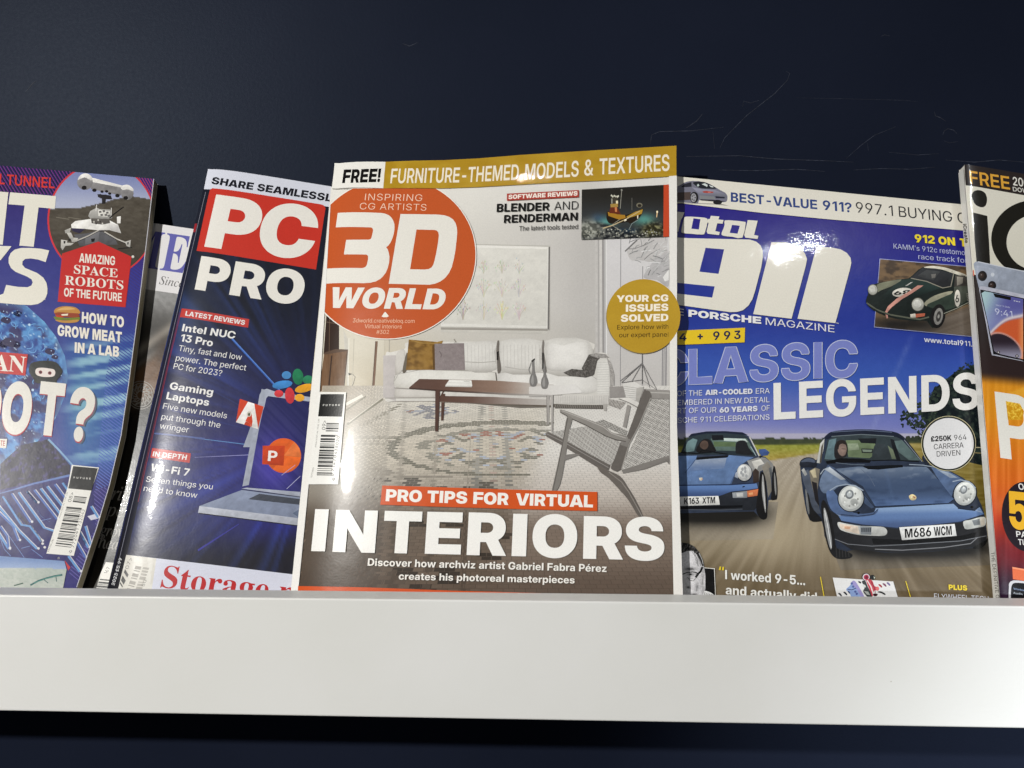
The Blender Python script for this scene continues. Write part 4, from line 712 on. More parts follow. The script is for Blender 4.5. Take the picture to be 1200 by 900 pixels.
class Mag:
    def __init__(s, label, depth_y, lean, yaw, cx, top, right, left, thick, fbend=None, gbend=None,
                 mat=None, pages=None, group='magazines leaning on the white shelf'):
        le, ya = R(lean), R(yaw)
        Y0 = np.array([0.0, math.sin(le), math.cos(le)])
        X0 = np.array([math.cos(ya), -math.sin(ya), 0.0])
        Nn = np.cross(X0, Y0)
        Nn /= np.linalg.norm(Nn)
        P0 = np.array([cx, depth_y, 0.0])

        def hit(p):
            d = rays([p])[0]
            return CAM_POS + d * ((P0 - CAM_POS) @ Nn) / (d @ Nn)

        def to_floor(a, b):        # carry an edge on to the shelf board
            A, B = hit(a), hit(b)
            t = (FLOOR_Z + 0.0006 - A[2]) / (B[2] - A[2])
            P = A + (B - A) * t
            d = P - CAM_POS
            dep = d @ AY
            return (600 + FPX * (d @ AX) / dep, 450 - FPX * (d @ AZ) / dep)
        bl, br = to_floor(left[-2], left[-1]), to_floor(right[-2], right[-1])
        s.outline = list(top) + list(right) + [br, bl] + list(left)[::-1]
        o, tl, brp = hit(bl), hit(top[0]), hit(br)
        Yv = tl - o
        Yv /= np.linalg.norm(Yv)
        Xv = np.cross(Yv, Nn)
        if Nn[1] > 0:
            Nn = -Nn
        Xv = np.cross(Yv, Nn)
        if Xv[0] < 0:
            Xv = -Xv
        s.W = float((brp - o) @ Xv)
        s.H = float((tl - o) @ Yv)
        bend = None
        if fbend or gbend:
            us = np.unique(np.concatenate([[-0.05], np.linspace(0, 0.05, 26), np.linspace(0.06, max(s.W, 0.1), 9), [0.4]]))
            vs = np.unique(np.concatenate([[-0.05], np.linspace(0, s.H - 0.06, 9), np.linspace(s.H - 0.055, s.H, 15), [s.H + 0.1]]))
            fb, gb = fbend or (lambda u: 0 * u), gbend or (lambda v: 0 * v)
            hh = 1e-5
            bend = (us, fb(us), (fb(us + hh) - fb(us - hh)) / 2 / hh, vs, gb(vs - s.H), (gb(vs - s.H + hh) - gb(vs - s.H - hh)) / 2 / hh)
        s.S = Surf(o, Xv, Yv, bend)
        s.T = thick
        s.mat = mat or MAT_PRINT
        s.pages = pages or MAT_PAGES
        e = bpy.data.objects.new('magazine', None)
        COL.objects.link(e)
        e.matrix_world = Matrix(((Xv[0], Yv[0], s.S.N[0], o[0]), (Xv[1], Yv[1], s.S.N[1], o[1]),
                                 (Xv[2], Yv[2], s.S.N[2], o[2]), (0, 0, 0, 1)))
        e.empty_display_size = 0.03
        e['label'], e['category'], e['group'] = label, 'magazine', group
        s.e = e
        s.parts, s.cur = [], None
        s.turns = s.k = s.photo = 0
        s.sat = 1
        s.outuv = s.S.uv(np.array(s.outline))
        s.body()

    # ---- the sheets themselves
    def slab(s, name, z1, z0, mat, inset=0.0):
        S = s.S
        uv = s.outuv.copy()
        c = uv.mean(0)
        if inset:
            d = c[None] - uv
            uv = uv + d / np.linalg.norm(d, axis=1)[:, None] * inset
        # long edges get intermediate points so that the slab follows the bend
        ring = []
        for i in range(len(uv)):
            a, b = uv[i], uv[(i + 1) % len(uv)]
            ts = {0.0}
            for ax, ls in ((0, S.lu), (1, S.lv)):
                for L in ls:
                    if abs(b[ax] - a[ax]) > 1e-9:
                        t = (L - a[ax]) / (b[ax] - a[ax])
                        if 0.001 < t < 0.999:
                            ts.add(t)
            ring += [a + (b - a) * t for t in sorted(ts)]
        ring = np.array(ring)
        P = Part(name)
        tris = tess([tuple(p) for p in uv])
        for t in tris:
            s.emit(P, [[p[0], p[1], p[0], p[1]] for p in t], z1, lambda q: np.tile(rgb((232, 230, 224)), (len(q), 1)))
        nv, nf = [], []
        b = S.b(ring[:, 0], ring[:, 1])
        n = len(ring)
        base = P.cnt
        rr = np.concatenate([np.column_stack([ring, b + z1]), np.column_stack([ring, b + z0])])
        P.v.append(rr)
        en = np.roll(ring, -1, 0) - np.roll(ring, 1, 0)
        sgn = 1 if area2(ring) > 0 else -1
        nn = np.column_stack([en[:, 1] * sgn, -en[:, 0] * sgn, 0 * en[:, 0]])
        nn /= np.maximum(np.linalg.norm(nn, axis=1), 1e-9)[:, None]
        P.n.append(np.concatenate([nn, nn]))
        P.c.append(np.tile(rgb((232, 230, 224)), (2 * n, 1)))
        P.cnt += 2 * n
        for i in range(n):
            j = (i + 1) % n
            q = (base + i, base + n + i, base + n + j, base + j)
            P.f.append(q if sgn > 0 else q[::-1])
        for t in tris:             # back face
            s.emit(P, [[p[0], p[1], p[0], p[1]] for p in t[::-1]], z0, lambda q: np.tile(rgb((225, 222, 214)), (len(q), 1)), -1)
        s.make(P, mat)
        return P

    def body(s):
        s.slab('page_block', -0.00026, -s.T + 0.00026, s.pages, 0.0003)
        s.slab('back_cover', -s.T + 0.00024, -s.T, s.mat)
        s.slab('front_cover', 0.0, -0.00024, s.mat)
        s.S.layer = 8

    def make(s, P, mat):
        if not P.f:
            return
        me = bpy.data.meshes.new(P.name)
        V = np.concatenate(P.v)
        me.from_pydata(V.tolist(), [], P.f, shade_flat=False)
        at = me.attributes.new('Col', 'FLOAT_COLOR', 'POINT')
        Cc = np.concatenate(P.c)
        at.data.foreach_set('color', np.column_stack([Cc, np.ones(len(Cc))]).astype(np.float32).ravel())
        me.materials.append(mat)
        me.normals_split_custom_set_from_vertices(np.concatenate(P.n).tolist())
        me.update()
        o = bpy.data.objects.new(P.name, me)
        COL.objects.link(o)
        o.parent = s.e
        if P.label:
            o['label'] = P.label

    def emit(s, P, rows, z, cf, flip=1):
        """rows: u,v,px,py of a convex polygon; cut along the bend lines and store"""
        S = s.S
        polys = [rows]
        for ax, ls in ((0, S.lu), (1, S.lv)):
            for L in ls:
                nxt = []
                for p in polys:
                    lo = min(r[ax] for r in p)
                    hi = max(r[ax] for r in p)
                    if lo < L - 1e-9 and hi > L + 1e-9:
                        nxt += [q for q in split_poly(p, ax, L) if len(q) > 2]
                    else:
                        nxt.append(p)
                polys = nxt
        for p in polys:
            a = np.array(p)
            sa = area2(a[:, :2])
            if abs(sa) < 1e-13:
                continue
            if sa * flip < 0:
                a = a[::-1]
            P.add(a[:, :2], z, cf(a[:, 2:4]), [tuple(range(len(a)))], S)
            if flip < 0:
                P.n[-1] = -P.n[-1]

    # ---- print
    def part(s, name, label=None, photo=0, sat=1):
        s.photo, s.sat = photo, sat
        s.cur = Part(name, label)
        s.parts.append(s.cur)

    def z(s):
        if s.turns:                  # many small marks share a few layers of ink
            s.k += 1
            return (s.S.layer + s.k % s.turns) * s.S.EPS
        s.S.layer += 1
        return s.S.layer * s.S.EPS

    def share(s, n=0):
        """following marks take turns in n layers of ink; share() ends that"""
        if s.turns:
            s.S.layer += s.turns
        s.turns, s.k = n, 0

    def tris(s, tl, col, clip=None, z=None):
        z = s.z() if z is None else z
        if clip is None:
            clip = getattr(s, 'clipq', None)
        if len(tl) == 0:
            return
        cf0 = col if callable(col) else (lambda q, k=rgb(col): np.tile(k, (len(q), 1)))
        cf = (lambda q: s.grey(cf0(q)))
        T = np.array([t[:3] for t in tl], float) if all(len(t) == 3 for t in tl) else None
        rest = []
        if T is None:
            rest = [list(t) for t in tl]
            T = np.zeros((0, 3, 2))
        if clip is not None:
            sg = 1 if area2(clip) > 0 else -1
            ok = np.ones(len(T), bool)
            for k in range(len(clip)):
                a, b = clip[k], clip[(k + 1) % len(clip)]
                ok &= (((b[0] - a[0]) * (T[:, :, 1] - a[1]) - (b[1] - a[1]) * (T[:, :, 0] - a[0])) * sg >= 0).all(1)
            rest += [[tuple(p) for p in t] for t in T[~ok]]
            T = T[ok]
            rest = [p for p in (clip_convex(p, clip) for p in rest) if len(p) > 2]
        if len(T):
            uv = s.S.uv(T.reshape(-1, 2)).reshape(-1, 3, 2)
            lo, hi = uv.min(1), uv.max(1)
            cross = np.zeros(len(T), bool)
            for ax, ls in ((0, s.S.lu), (1, s.S.lv)):
                if len(ls):
                    L = np.asarray(ls)
                    cross |= np.searchsorted(L, lo[:, ax] + 1e-9) != np.searchsorted(L, hi[:, ax] - 1e-9)
            sa = (uv[:, 1, 0] - uv[:, 0, 0]) * (uv[:, 2, 1] - uv[:, 0, 1]) - (uv[:, 2, 0] - uv[:, 0, 0]) * (uv[:, 1, 1] - uv[:, 0, 1])
            good = ~cross & (np.abs(sa) > 1e-13)
            fl = good & (sa < 0)
            uv2, T2 = uv.copy(), T.copy()
            uv2[fl], T2[fl] = uv2[fl][:, ::-1], T2[fl][:, ::-1]
            if good.any():
                n = int(good.sum())
                s.cur.add(uv2[good].reshape(-1, 2), z, cf(T2[good].reshape(-1, 2)), [(3 * i, 3 * i + 1, 3 * i + 2) for i in range(n)], s.S)
            rest += [[tuple(p) for p in t] for t in T[cross]]
        if rest:
            allp = np.array([q for p in rest for q in p])
            uv = s.S.uv(allp)
            i = 0
            for p in rest:
                n = len(p)
                s.emit(s.cur, [[uv[i + k][0], uv[i + k][1], p[k][0], p[k][1]] for k in range(n)], z, cf)
                i += n

    def grey(s, c):                # weaker colour for a part printed with muted inks
        if s.sat == 1:
            return c
        l = (c @ np.array([.2126, .7152, .0722]))[:, None]
        return l + (c - l) * s.sat

    def poly(s, pts, col, holes=(), clip=None):
        q = np.asarray(pts, float)
        spanx, spany = q.max(0) - q.min(0)
        size = min(spanx, spany)
        if s.photo and not callable(col) and size > 3.0:
            # part of a printed photograph: tones run and vary inside the shape
            base = np.array(col, float)
            y0, y1, x0 = q[:, 1].min(), q[:, 1].max(), q[:, 0].min()
            a, k = s.photo, len(s.cur.f) % 97

            def tone(p):
                t = (p[:, 1] - y0) / (y1 - y0) - 0.5
                u = (p[:, 0] - x0) / max(spanx, 1) - 0.5
                v = 1 - a * t - a * .3 * u + a * 1.7 * (fbm(p[:, 0] / 7 + k, p[:, 1] / 4.5, k, 3) - .5) + a * .7 * (noise(p[:, 0] * .9, p[:, 1] * .9, k) - .5)
                return rgba_lin(base[None] * v[:, None])
            s.tris(fill([list(pts)] + [list(h) for h in holes], False, 2.0 if size < 14 else 3.0), tone, clip)
            return
        s.tris(tess(pts, holes), col, clip)

    def stroke(s, pts, w, col, closed=False, clip=None):
        """polyline of width w (may taper: w=(w0,w1))"""
        w0, w1 = w if isinstance(w, tuple) else (w, w)
        P = np.array(pts, float)
        if closed:
            P = np.vstack([P, P[:1]])
        n = len(P)
        d = np.gradient(P, axis=0)
        if closed:
            d[0] = d[-1] = P[1] - P[-2]
        d /= np.maximum(np.linalg.norm(d, axis=1), 1e-9)[:, None]
        nr = np.stack([-d[:, 1], d[:, 0]], 1)
        ww = np.linspace(w0, w1, n)[:, None] / 2
        A, B = P + nr * ww, P - nr * ww
        tl = []
        for i in range(n - 1):
            tl += [(tuple(A[i]), tuple(A[i + 1]), tuple(B[i + 1])), (tuple(A[i]), tuple(B[i + 1]), tuple(B[i]))]
        s.tris(tl, col, clip)

    def raster(s, region, step, func, clip2=None):
        """a fine sheet of print inside a convex region, coloured point by point: func(x,y)->sRGB 0..255"""
        R_ = np.array(region)
        e1 = np.roll(R_, -1, 0) - R_
        e2 = np.roll(e1, -1, 0)
        turn = e1[:, 0] * e2[:, 1] - e1[:, 1] * e2[:, 0]
        if not (np.all(turn >= -1e-6) or np.all(turn <= 1e-6)):     # not convex
            s.tris(fill([list(region)], False, max(step, 1.0)), lambda p: rgba_lin(func(p[:, 0], p[:, 1])))
            return
        x0, y0 = R_.min(0) - 0.01
        x1, y1 = R_.max(0) + 0.01
        nx, ny = max(1, int(math.ceil((x1 - x0) / step))), max(1, int(math.ceil((y1 - y0) / step)))
        gx, gy = np.linspace(x0, x1, nx + 1), np.linspace(y0, y1, ny + 1)
        XX, YY = np.meshgrid(gx, gy)
        sg = 1 if area2(region) > 0 else -1
        ins = np.ones_like(XX, bool)
        for k in range(len(region)):
            a, b = region[k], region[(k + 1) % len(region)]
            ins &= ((b[0] - a[0]) * (YY - a[1]) - (b[1] - a[1]) * (XX - a[0])) * sg >= 0
        z = s.z()
        P = s.cur
        full = ins[:-1, :-1] & ins[1:, :-1] & ins[:-1, 1:] & ins[1:, 1:]
        anyi = ~full
        pts = np.stack([XX.ravel(), YY.ravel()], 1)
        uv = s.S.uv(pts)
        # cells that straddle a strong fold are cut along it
        for ax, ls, df in ((0, s.S.lu, s.S.dfu), (1, s.S.lv, s.S.dgv)):
            if len(ls):
                L = np.asarray(ls)
                kink = np.abs(np.gradient(np.asarray(df))) > 0.003
                w = uv[:, ax].reshape(ny + 1, nx + 1)
                q4 = np.stack([w[:-1, :-1], w[1:, :-1], w[:-1, 1:], w[1:, 1:]])
                if kink.any():
                    Lk = L[kink]
                    st = np.searchsorted(Lk, q4.min(0)) != np.searchsorted(Lk, q4.max(0))
                    full &= ~st
                    anyi |= st
        col = s.grey(rgba_lin(func(pts[:, 0], pts[:, 1])))
        idx = np.full((ny + 1) * (nx + 1), -1)
        jj, ii = np.nonzero(full)
        q = np.stack([jj * (nx + 1) + ii, (jj + 1) * (nx + 1) + ii, (jj + 1) * (nx + 1) + ii + 1, jj * (nx + 1) + ii + 1], 1)
        used = np.unique(q)
        idx[used] = np.arange(len(used))
        if len(used):
            P.add(uv[used], z, col[used], [tuple(r) for r in idx[q]], s.S)
        jj, ii = np.nonzero(anyi)
        ep = []
        for j, i in zip(jj, ii):
            p = clip_convex([(gx[i], gy[j]), (gx[i + 1], gy[j]), (gx[i + 1], gy[j + 1]), (gx[i], gy[j + 1])], region)
            if len(p) > 2:
                ep.append(p)
        if ep:
            al = np.array([a for p in ep for a in p])
            u2 = s.S.uv(al)
            i = 0
            cf = lambda p: s.grey(rgba_lin(func(p[:, 0], p[:, 1])))
            for p in ep:
                n = len(p)
                s.emit(P, [[u2[i + a][0], u2[i + a][1], p[a][0], p[a][1]] for a in range(n)], z, cf)
                i += n

    def text(s, body, p0, p1, h, col, w='B', slant=0.0, up=None, ls=0.0, outline=None, clip=None, n=None, mono=False):
        """lettering whose ink runs from p0 to p1 on the baseline; h = height of capitals in the picture"""
        n = n or (5 if (h if not isinstance(h, tuple) else h[0]) > 15 else 3)
        h0, h1 = h if isinstance(h, tuple) else (h, h)
        pen, groups, lo, hi, conts = 0.0, [], 1e9, -1e9, []
        cap = {'F': 271.0, 'I': 264.0}.get(w, 291.0)
        for ch in body:
            aw, gs, a, b, fl = glyph(w, ch, n)
            gr = [[tuple((pen + p[0] + slant * p[1], p[1]) for p in t) for t in g] for g in gs]
            cf = [[(pen + p[0] + slant * p[1], p[1]) for p in c] for c in fl]
            for c in cf:
                for p in c:
                    lo, hi = min(lo, p[0]), max(hi, p[0])
            groups += gr
            conts += cf
            pen += aw + ls * 400
        p0, p1 = np.array(p0, float), np.array(p1, float)
        if up is None:
            u0, u1 = s.S.up(p0), s.S.up(p1)
        else:
            u0 = np.array(up, float)
            u0 /= np.linalg.norm(u0)
            u1 = u0

        def tr(p):
            t = (p[0] - lo) / (hi - lo)
            q = p0 + (p1 - p0) * t + (u0 + (u1 - u0) * t) * (h0 + (h1 - h0) * t) * p[1] / cap
            return (q[0], q[1])
        if outline:
            for c in conts:
                s.stroke([tr(p) for p in c], outline[0], outline[1], True, clip)
        if col is not None:
            s.tris([tuple(tr(p) for p in t) for g in groups for t in g], col, clip)

    def bars(s, q, n, seed, col=(45, 45, 45)):
        """bar code: bars across the quadrilateral q (first edge to third edge), n modules along it"""
        rs = np.random.RandomState(seed)
        q = [np.array(p, float) for p in q]
        k = 0
        tl = []
        while k < n:
            w = rs.choice([1, 1, 2, 3])
            a, b = k / n, min(1, (k + w) / n)
            A, B = q[0] + (q[3] - q[0]) * a, q[1] + (q[2] - q[1]) * a
            Cc, D = q[0] + (q[3] - q[0]) * b, q[1] + (q[2] - q[1]) * b
            tl += [(tuple(A), tuple(B), tuple(D)), (tuple(A), tuple(D), tuple(Cc))]
            k += w + rs.choice([1, 1, 2])
        s.tris(tl, col)

    def finish(s):
        for P in s.parts:
            s.make(P, s.mat)


WHITE = (234, 232, 226)
# ================================================================== interiors magazine (in front, centre)
K_ = (24, 23, 22)


def build_interiors():
    m = Mag('white interior design magazine with a big orange round masthead, tallest and frontmost in the row',
            -0.084, 14.0, 3.5, 0.0,
            top=[(392.2, 191.7), (450, 190.3), (520, 188.3), (560, 186.3), (610, 182.2), (700, 176.6), (750, 173.9), (792.5, 171.3)],
            right=[(793.3, 500), (795.3, 560), (800.3, 697)], left=[(383.3, 280), (341.3, 693)], thick=0.0055,
            fbend=lambda u: 0.0078 * (1 - np.exp(-np.maximum(u, -0.01) / 0.022)) - 0.0078,
            gbend=lambda v: -0.0022 * np.exp(np.minimum(v, 0.02) / 0.016) - 0.0016 * np.exp(np.minimum(v, 0.02) / 0.06))
    a = Z(370, 180, 6)
    b = Z(370, 280, 6)
    c = Z(520, 165, 6)
    d = Z(640, 165, 6)
    e = Z(500, 270, 6)
    g = Z(640, 280, 6)
    h = Z(340, 400, 6)
    k = Z(460, 380, 6)
    n = Z(620, 400, 6)
    p = Z(330, 560, 6)
    o = Z(620, 560, 6)
    m.clipq = [(396.4, 150), (341.3, 693), (336.7, 738), (860, 738), (860, 150)]
    rclip = [(700, 150), (700, 600), (793.0, 600), (792.6, 150)]

    # ---------------- the room photograph
    m.part('cover_photo', photo=.05)
    room = [(388, 216), (783.7, 207), (783.8, 280), (785, 480), (786.7, 580), (789.2, 700), (349, 700), (362.5, 567), (381.5, 400)]
    room = [(388, 222), (783.7, 207.5), (784.6, 400), (786, 560), (789.2, 703), (348.5, 703), (371, 480)]
    # the wall of the room
    def wallc(x, y):
        f = fbm(x / 60, y / 60, 3)
        t = sstep(520, 720, x)
        cc = mix((216, 213, 206), (199, 196, 193), t)
        cc = mix(cc, (188, 184, 176), sstep(350, 405, y) * .55)
        cc = mix(cc, (236, 234, 228), sstep(300, 210, y) * 0.6)
        w = sstep(560, 440, x) * sstep(360, 420, y)
        cc = mix(cc, (206, 196, 174), w * 0.8)
        q = np.exp(-((x - 690) / 26) ** 2) * 0.35
        cc = mix(cc, (176, 173, 170), q)
        return cc + ((f - 0.5) * 9)[..., None]
    m.raster([(388, 219), (784, 204), (785, 480), (362, 480)], 4, wallc)

    # panels and door frame at the right of the room
    for x0, x1, cl in ((697.3, 700.5, (196, 193, 190)), (700.5, 702.2, (172, 169, 167)), (702.2, 705.6, (204, 201, 198)),
                       (705.6, 707.4, (150, 147, 146)), (707.4, 709.6, (182, 180, 180)), (709.6, 711, (226, 225, 224))):
        m.poly([(x0, 279.5), (x1, 279.2), (x1 + 0.6, 478), (x0 + 0.6, 478)], cl)
    m.raster([(711, 279), (784, 275), (785, 480), (711.5, 480)], 6,
             lambda x, y: mix((214, 212, 213), (196, 193, 190), sstep(300, 470, y)) + ((fbm(x / 20, y / 20, 8) - .5) * 8)[..., None])
    for x, y0, y1, w in ((727.5, 278, 462, 0.8), (753.2, 312, 470, 0.8), (776.5, 400, 462, 1.2), (778.4, 396, 462, 0.9), (780.8, 390, 462, 1.6)):
        m.stroke([(x, y0), (x - 0.6, y1)], w, (140, 138, 140))
    # pencil sketch of furniture at the upper right
    m.poly(smooth(g(575, 70, 640, 5, 760, -10, 850, -12, 850, 60, 862, 180, 740, 165, 660, 150, 600, 150, 575, 110)), (198, 195, 194))
    m.poly(smooth(g(690, 250, 760, 150, 820, 110, 862, 110, 862, 330, 780, 290, 700, 280)), (186, 184, 185))
    rs = np.random.RandomState(4)
    m.share(9)
    for i in range(70):
        x, y = 737 + rs.rand() * 44, 281 + rs.rand() * 44
        if x < 745 and y > 306:
            continue
        an, L = R(-38 + rs.randn() * 26), 4 + rs.rand() * 9
        m.stroke([(x, y), (x + L * 0.5 * math.cos(an), y + L * 0.5 * math.sin(an) - 0.6), (x + L * math.cos(an), y + L * math.sin(an))],
                 0.5 + rs.rand() * 0.7, tuple([int(120 + rs.rand() * 110)] * 3))
    m.share()
    m.poly(g(820, 270, 862, 215, 862, 290, 835, 300), (232, 231, 229))
    m.stroke(g(555, 88, 600, 45, 640, 8), 1.6, (120, 118, 118))
    m.stroke(g(572, 70, 620, 70, 700, 40, 760, 8), 0.9, (140, 138, 138))

    # framed botanical print on the wall
    m.poly(e(100, 90, 868, 108, 868, 704, 100, 690), (186, 183, 176))
    m.poly(e(100, 98, 858, 116, 852, 690, 100, 676), (229, 227, 221))
    m.poly(e(120, 118, 848, 132, 844, 672, 120, 655), (218, 216, 209))
    m.poly(e(857, 118, 868, 116, 862, 700, 850, 692), (118, 115, 112))
    m.poly(e(100, 684, 852, 696, 850, 706, 100, 698), (156, 152, 145))
    m.poly(e(100, 700, 850, 708, 845, 730, 100, 716), (200, 197, 190))
    rs = np.random.RandomState(9)
    m.share(7)
    for r_, yy in enumerate((305, 470, 630)):
        for q_, xx in enumerate((255, 400, 530, 650)):
            if q_ == 0 and r_ < 2:
                continue
            big = 1.15 if r_ else 0.85
            cl = (184, 181, 170)
            if (r_, q_) == (2, 2):
                cl = (196, 188, 146)
            if (r_, q_) == (2, 0):
                cl = (158, 156, 146)
            nb = 5 + (r_ + q_) % 3
            for s_ in range(nb):
                t = (s_ / (nb - 1) - 0.5) * 2
                hx, hy = t * 42 * big, -120 * big + abs(t) * 45
                m.stroke(e(xx, yy, xx + hx * 0.25, yy + hy * 0.45, xx + hx, yy + hy), (0.75, 0.4), tuple(v + int(rs.rand() * 34) for v in cl))
                for _ in range(3):
                    x, y = xx + hx * (.6 + .4 * rs.rand()) + rs.randn() * 9, yy + hy * (.5 + .5 * rs.rand()) + rs.randn() * 8
                    m.poly(e(*sum([[x + dx, y + dy] for dx, dy in ((0, -9), (4, -1), (0, 8), (-4, 0))], [])), tuple(v + int(rs.rand() * 40) for v in cl))

    m.share()
    # left: cabinet, panelled wall, lamp stand
    m.raster([(380, 360), (449, 360), (452, 462), (372, 470)], 6, lambda x, y: mix((214, 208, 192), (196, 186, 164), sstep(395, 460, y)))
    m.poly(b(195, 640, 225, 700, 235, 1050, 222, 1080), (198, 194, 184))
    m.stroke([(409, 396), (408, 452)], 1.3, (226, 222, 210))
    m.stroke([(415, 397), (413, 455)], 0.8, (186, 180, 164))
    m.stroke([(456.5, 397), (456, 414)], 0.8, (176, 170, 158))
    m.poly(b(75, 540, 165, 590, 165, 790, 55, 810), (52, 37, 30))
    m.stroke(b(98, 560, 95, 790), 0.8, (98, 78, 62))
    m.stroke(b(70, 584, 168, 600), 0.7, (110, 92, 76))
    wood = lambda x, y: mix((104, 76, 54), (126, 96, 70), fbm(x * 1.6, y / 16, 5)) + ((noise(x * 3, y / 30, 2) - .5) * 20)[..., None]
    m.raster(h(240, 80, 408, 58, 380, 355, 205, 352), 1.2, wood)
    m.poly(h(240, 80, 320, 55, 408, 58, 405, 68, 240, 95), (92, 72, 58))
    m.poly(h(288, 100, 298, 100, 275, 352, 265, 352), (58, 40, 30))
    m.stroke(h(402, 70, 378, 352), 0.9, (70, 52, 40))
    m.stroke(h(608, 0, 583, 355), 3.0, (118, 88, 66))
    m.stroke(h(603, 0, 578, 355), 1.0, (88, 62, 46))
    m.poly(h(530, 395, 580, 360, 630, 340, 655, 372, 640, 390, 540, 408), (120, 88, 66))
    m.poly(h(405, 350, 660, 340, 660, 380, 395, 385), (168, 148, 120))
    m.poly(h(530, 398, 578, 358, 628, 342, 652, 375, 640, 392, 545, 412), (116, 84, 62))
    m.poly(h(410, 222, 440, 230, 412, 240), (30, 28, 26))
    m.stroke(h(440, 232, 458, 250, 445, 300, 415, 340), 0.6, (70, 62, 55))

    # ---------------- tiled floor, tile by tile
    hz = 290.0

    def ground(x, y):
        base = mix((216, 211, 201), (202, 194, 180), sstep(470, 530, y))
        base = mix(base, (170, 162, 150), sstep(525, 575, y))
        base = mix(base, (104, 91, 79), sstep(572, 612, y))
        base = mix(base, (92, 79, 68), sstep(650, 700, y))
        base = mix(base, (178, 160, 134), sstep(470, 400, x) * sstep(520, 480, y) * .5)
        pale = mix((226, 223, 218), (196, 188, 180), sstep(520, 585, y))
        pale = mix(pale, (124, 110, 99), sstep(575, 625, y))
        pale = mix(pale, (98, 85, 75), sstep(640, 690, y))
        return mix(base, pale, sstep(618, 660, x + (y - 500) * .35))
    m.raster([(378, 452), (785.5, 452), (789.5, 703), (349, 703), (363, 560)], 5, lambda x, y: ground(x, y) * .84)
    rs = np.random.RandomState(12)
    rows = [452.0]
    while rows[-1] < 705:
        rows.append(rows[-1] + max(1.25, 5.0 * ((rows[-1] - hz) / 390) ** 2))
    quads, cols = [], []
    for r_ in range(len(rows) - 1):
        ya, yb = rows[r_], rows[r_ + 1]
        yc = (ya + yb) / 2
        w = 12.0 * (yc - hz) / 370
        off = (r_ % 2) * w / 2 + (yc - 450) * .1
        for c_ in range(-40, 40):
            x0, x1 = 585 + off + c_ * w, 585 + off + (c_ + 1) * w
            if x1 < 350 or x0 > 790:
                continue
            xm = (x0 + x1) / 2
            cl = ground(np.array([xm]), np.array([yc]))[0]
            wire = xm + (yc - 500) * .35 > 645
            cl = cl * (1 + (rs.rand() - .5) * (.03 if wire else .10))
            rr = math.hypot((xm - 594) / 135, (yc - 526) / 31)
            dark = None
            ax = abs(xm - 578) / (1 + (yc - 477) / 170)
            if not wire:
                if abs(rr - 1) < .045 + .03 * (yc < 510) and xm < 650:
                    dark = (116, 114, 103)
                elif rr < .86 and abs(rr - .74) < .055 and hash2(c_ // 2, r_ // 2, 5) > .35:
                    dark = (140, 138, 128)
                elif 11 < ax < 15 and 476 < yc < 572:
                    dark = (158, 156, 149)
                elif ax < 3 and r_ % 2 and 476 < yc < 572:
                    dark = (186, 166, 156) if hash2(r_, 1, 2) > .5 else (172, 168, 160)
                elif rr < .7:
                    hh = hash2(round(ax / 7), round((yc - 526) / 3.2), 3)
                    if hh > .80:
                        dark = (128, 126, 116)
                    elif hh > .64:
                        dark = (172, 180, 194)
                    elif hh > .60:
                        dark = (160, 112, 100)
                elif abs(yc - 517) < 5 and xm < 462 and 3 < abs(yc - 517):
                    dark = (138, 134, 122)
                elif abs(yc - 517) < 1 and xm < 462 and c_ % 2:
                    dark = (134, 126, 116)
                elif yc < 505 and xm < 470 and abs((xm - 410) * .55 + (yc - 507)) < 1.6 and xm > 404:
                    dark = (136, 132, 118)
                elif abs(xm - 505) < 34 - abs(yc - 482) * 3.4 and 472 < yc < 492:
                    hh = hash2(round((xm - 505) / 6), round((yc - 482) / 2.4), 8)
                    dark = (124, 126, 138) if hh > .62 else (160, 166, 182) if hh > .42 else (136, 104, 96) if hh > .36 else None
                elif yc > 560 and xm < 600:
                    hh = hash2(c_ // 2 + 50, r_ // 2, 6)
                    dark = cl * .66 if hh > .82 else cl * 1.18 if hh < .12 else None
                elif 1.1 < rr < 1.5 and yc > 548 and xm < 560 and hash2(c_ // 2, r_ // 3, 4) > .72:
                    dark = cl * .78
            if dark is not None:
                cl = np.array(dark) * (1 + (rs.rand() - .5) * .08) * (1.0 if yc < 560 else .8 if yc < 600 else .9)
            g_ = .35
            sa, sb = (x0 - 585) * (ya - hz) / (yc - hz) + 585, (x0 - 585) * (yb - hz) / (yc - hz) + 585
            ta, tb = (x1 - 585) * (ya - hz) / (yc - hz) + 585, (x1 - 585) * (yb - hz) / (yc - hz) + 585
            qd = clip_convex([(sa + g_, ya + .18), (ta - g_, ya + .18), (tb - g_, yb - .18), (sb + g_, yb - .18)],
                             [(378, 452), (785.5, 452), (789.5, 703), (349, 703), (363, 560)])
            if len(qd) > 2:
                quads.append(qd)
                cols.append(rgba_lin(cl))
    al = np.array([p_ for q_ in quads for p_ in q_])
    uva = m.S.uv(al)
    zt = m.z()
    i = 0
    for q_, cl in zip(quads, cols):
        kk = list(range(i, i + len(q_)))
        if area2(uva[kk]) < 0:
            kk = kk[::-1]
        m.cur.add(uva[kk], zt, np.tile(cl, (len(kk), 1)), [tuple(range(len(kk)))], m.S)
        i += len(q_)
    m.stroke([(405.5, 474), (425, 463.5)], 3.4, (226, 222, 210))
    m.stroke([(405.5, 481), (429, 464.5)], 1.8, (134, 130, 114))
    m.stroke([(407, 497.5), (449, 467.5)], 2.6, (130, 126, 110))
    m.stroke([(409, 495), (447, 467)], 0.7, (214, 208, 194))
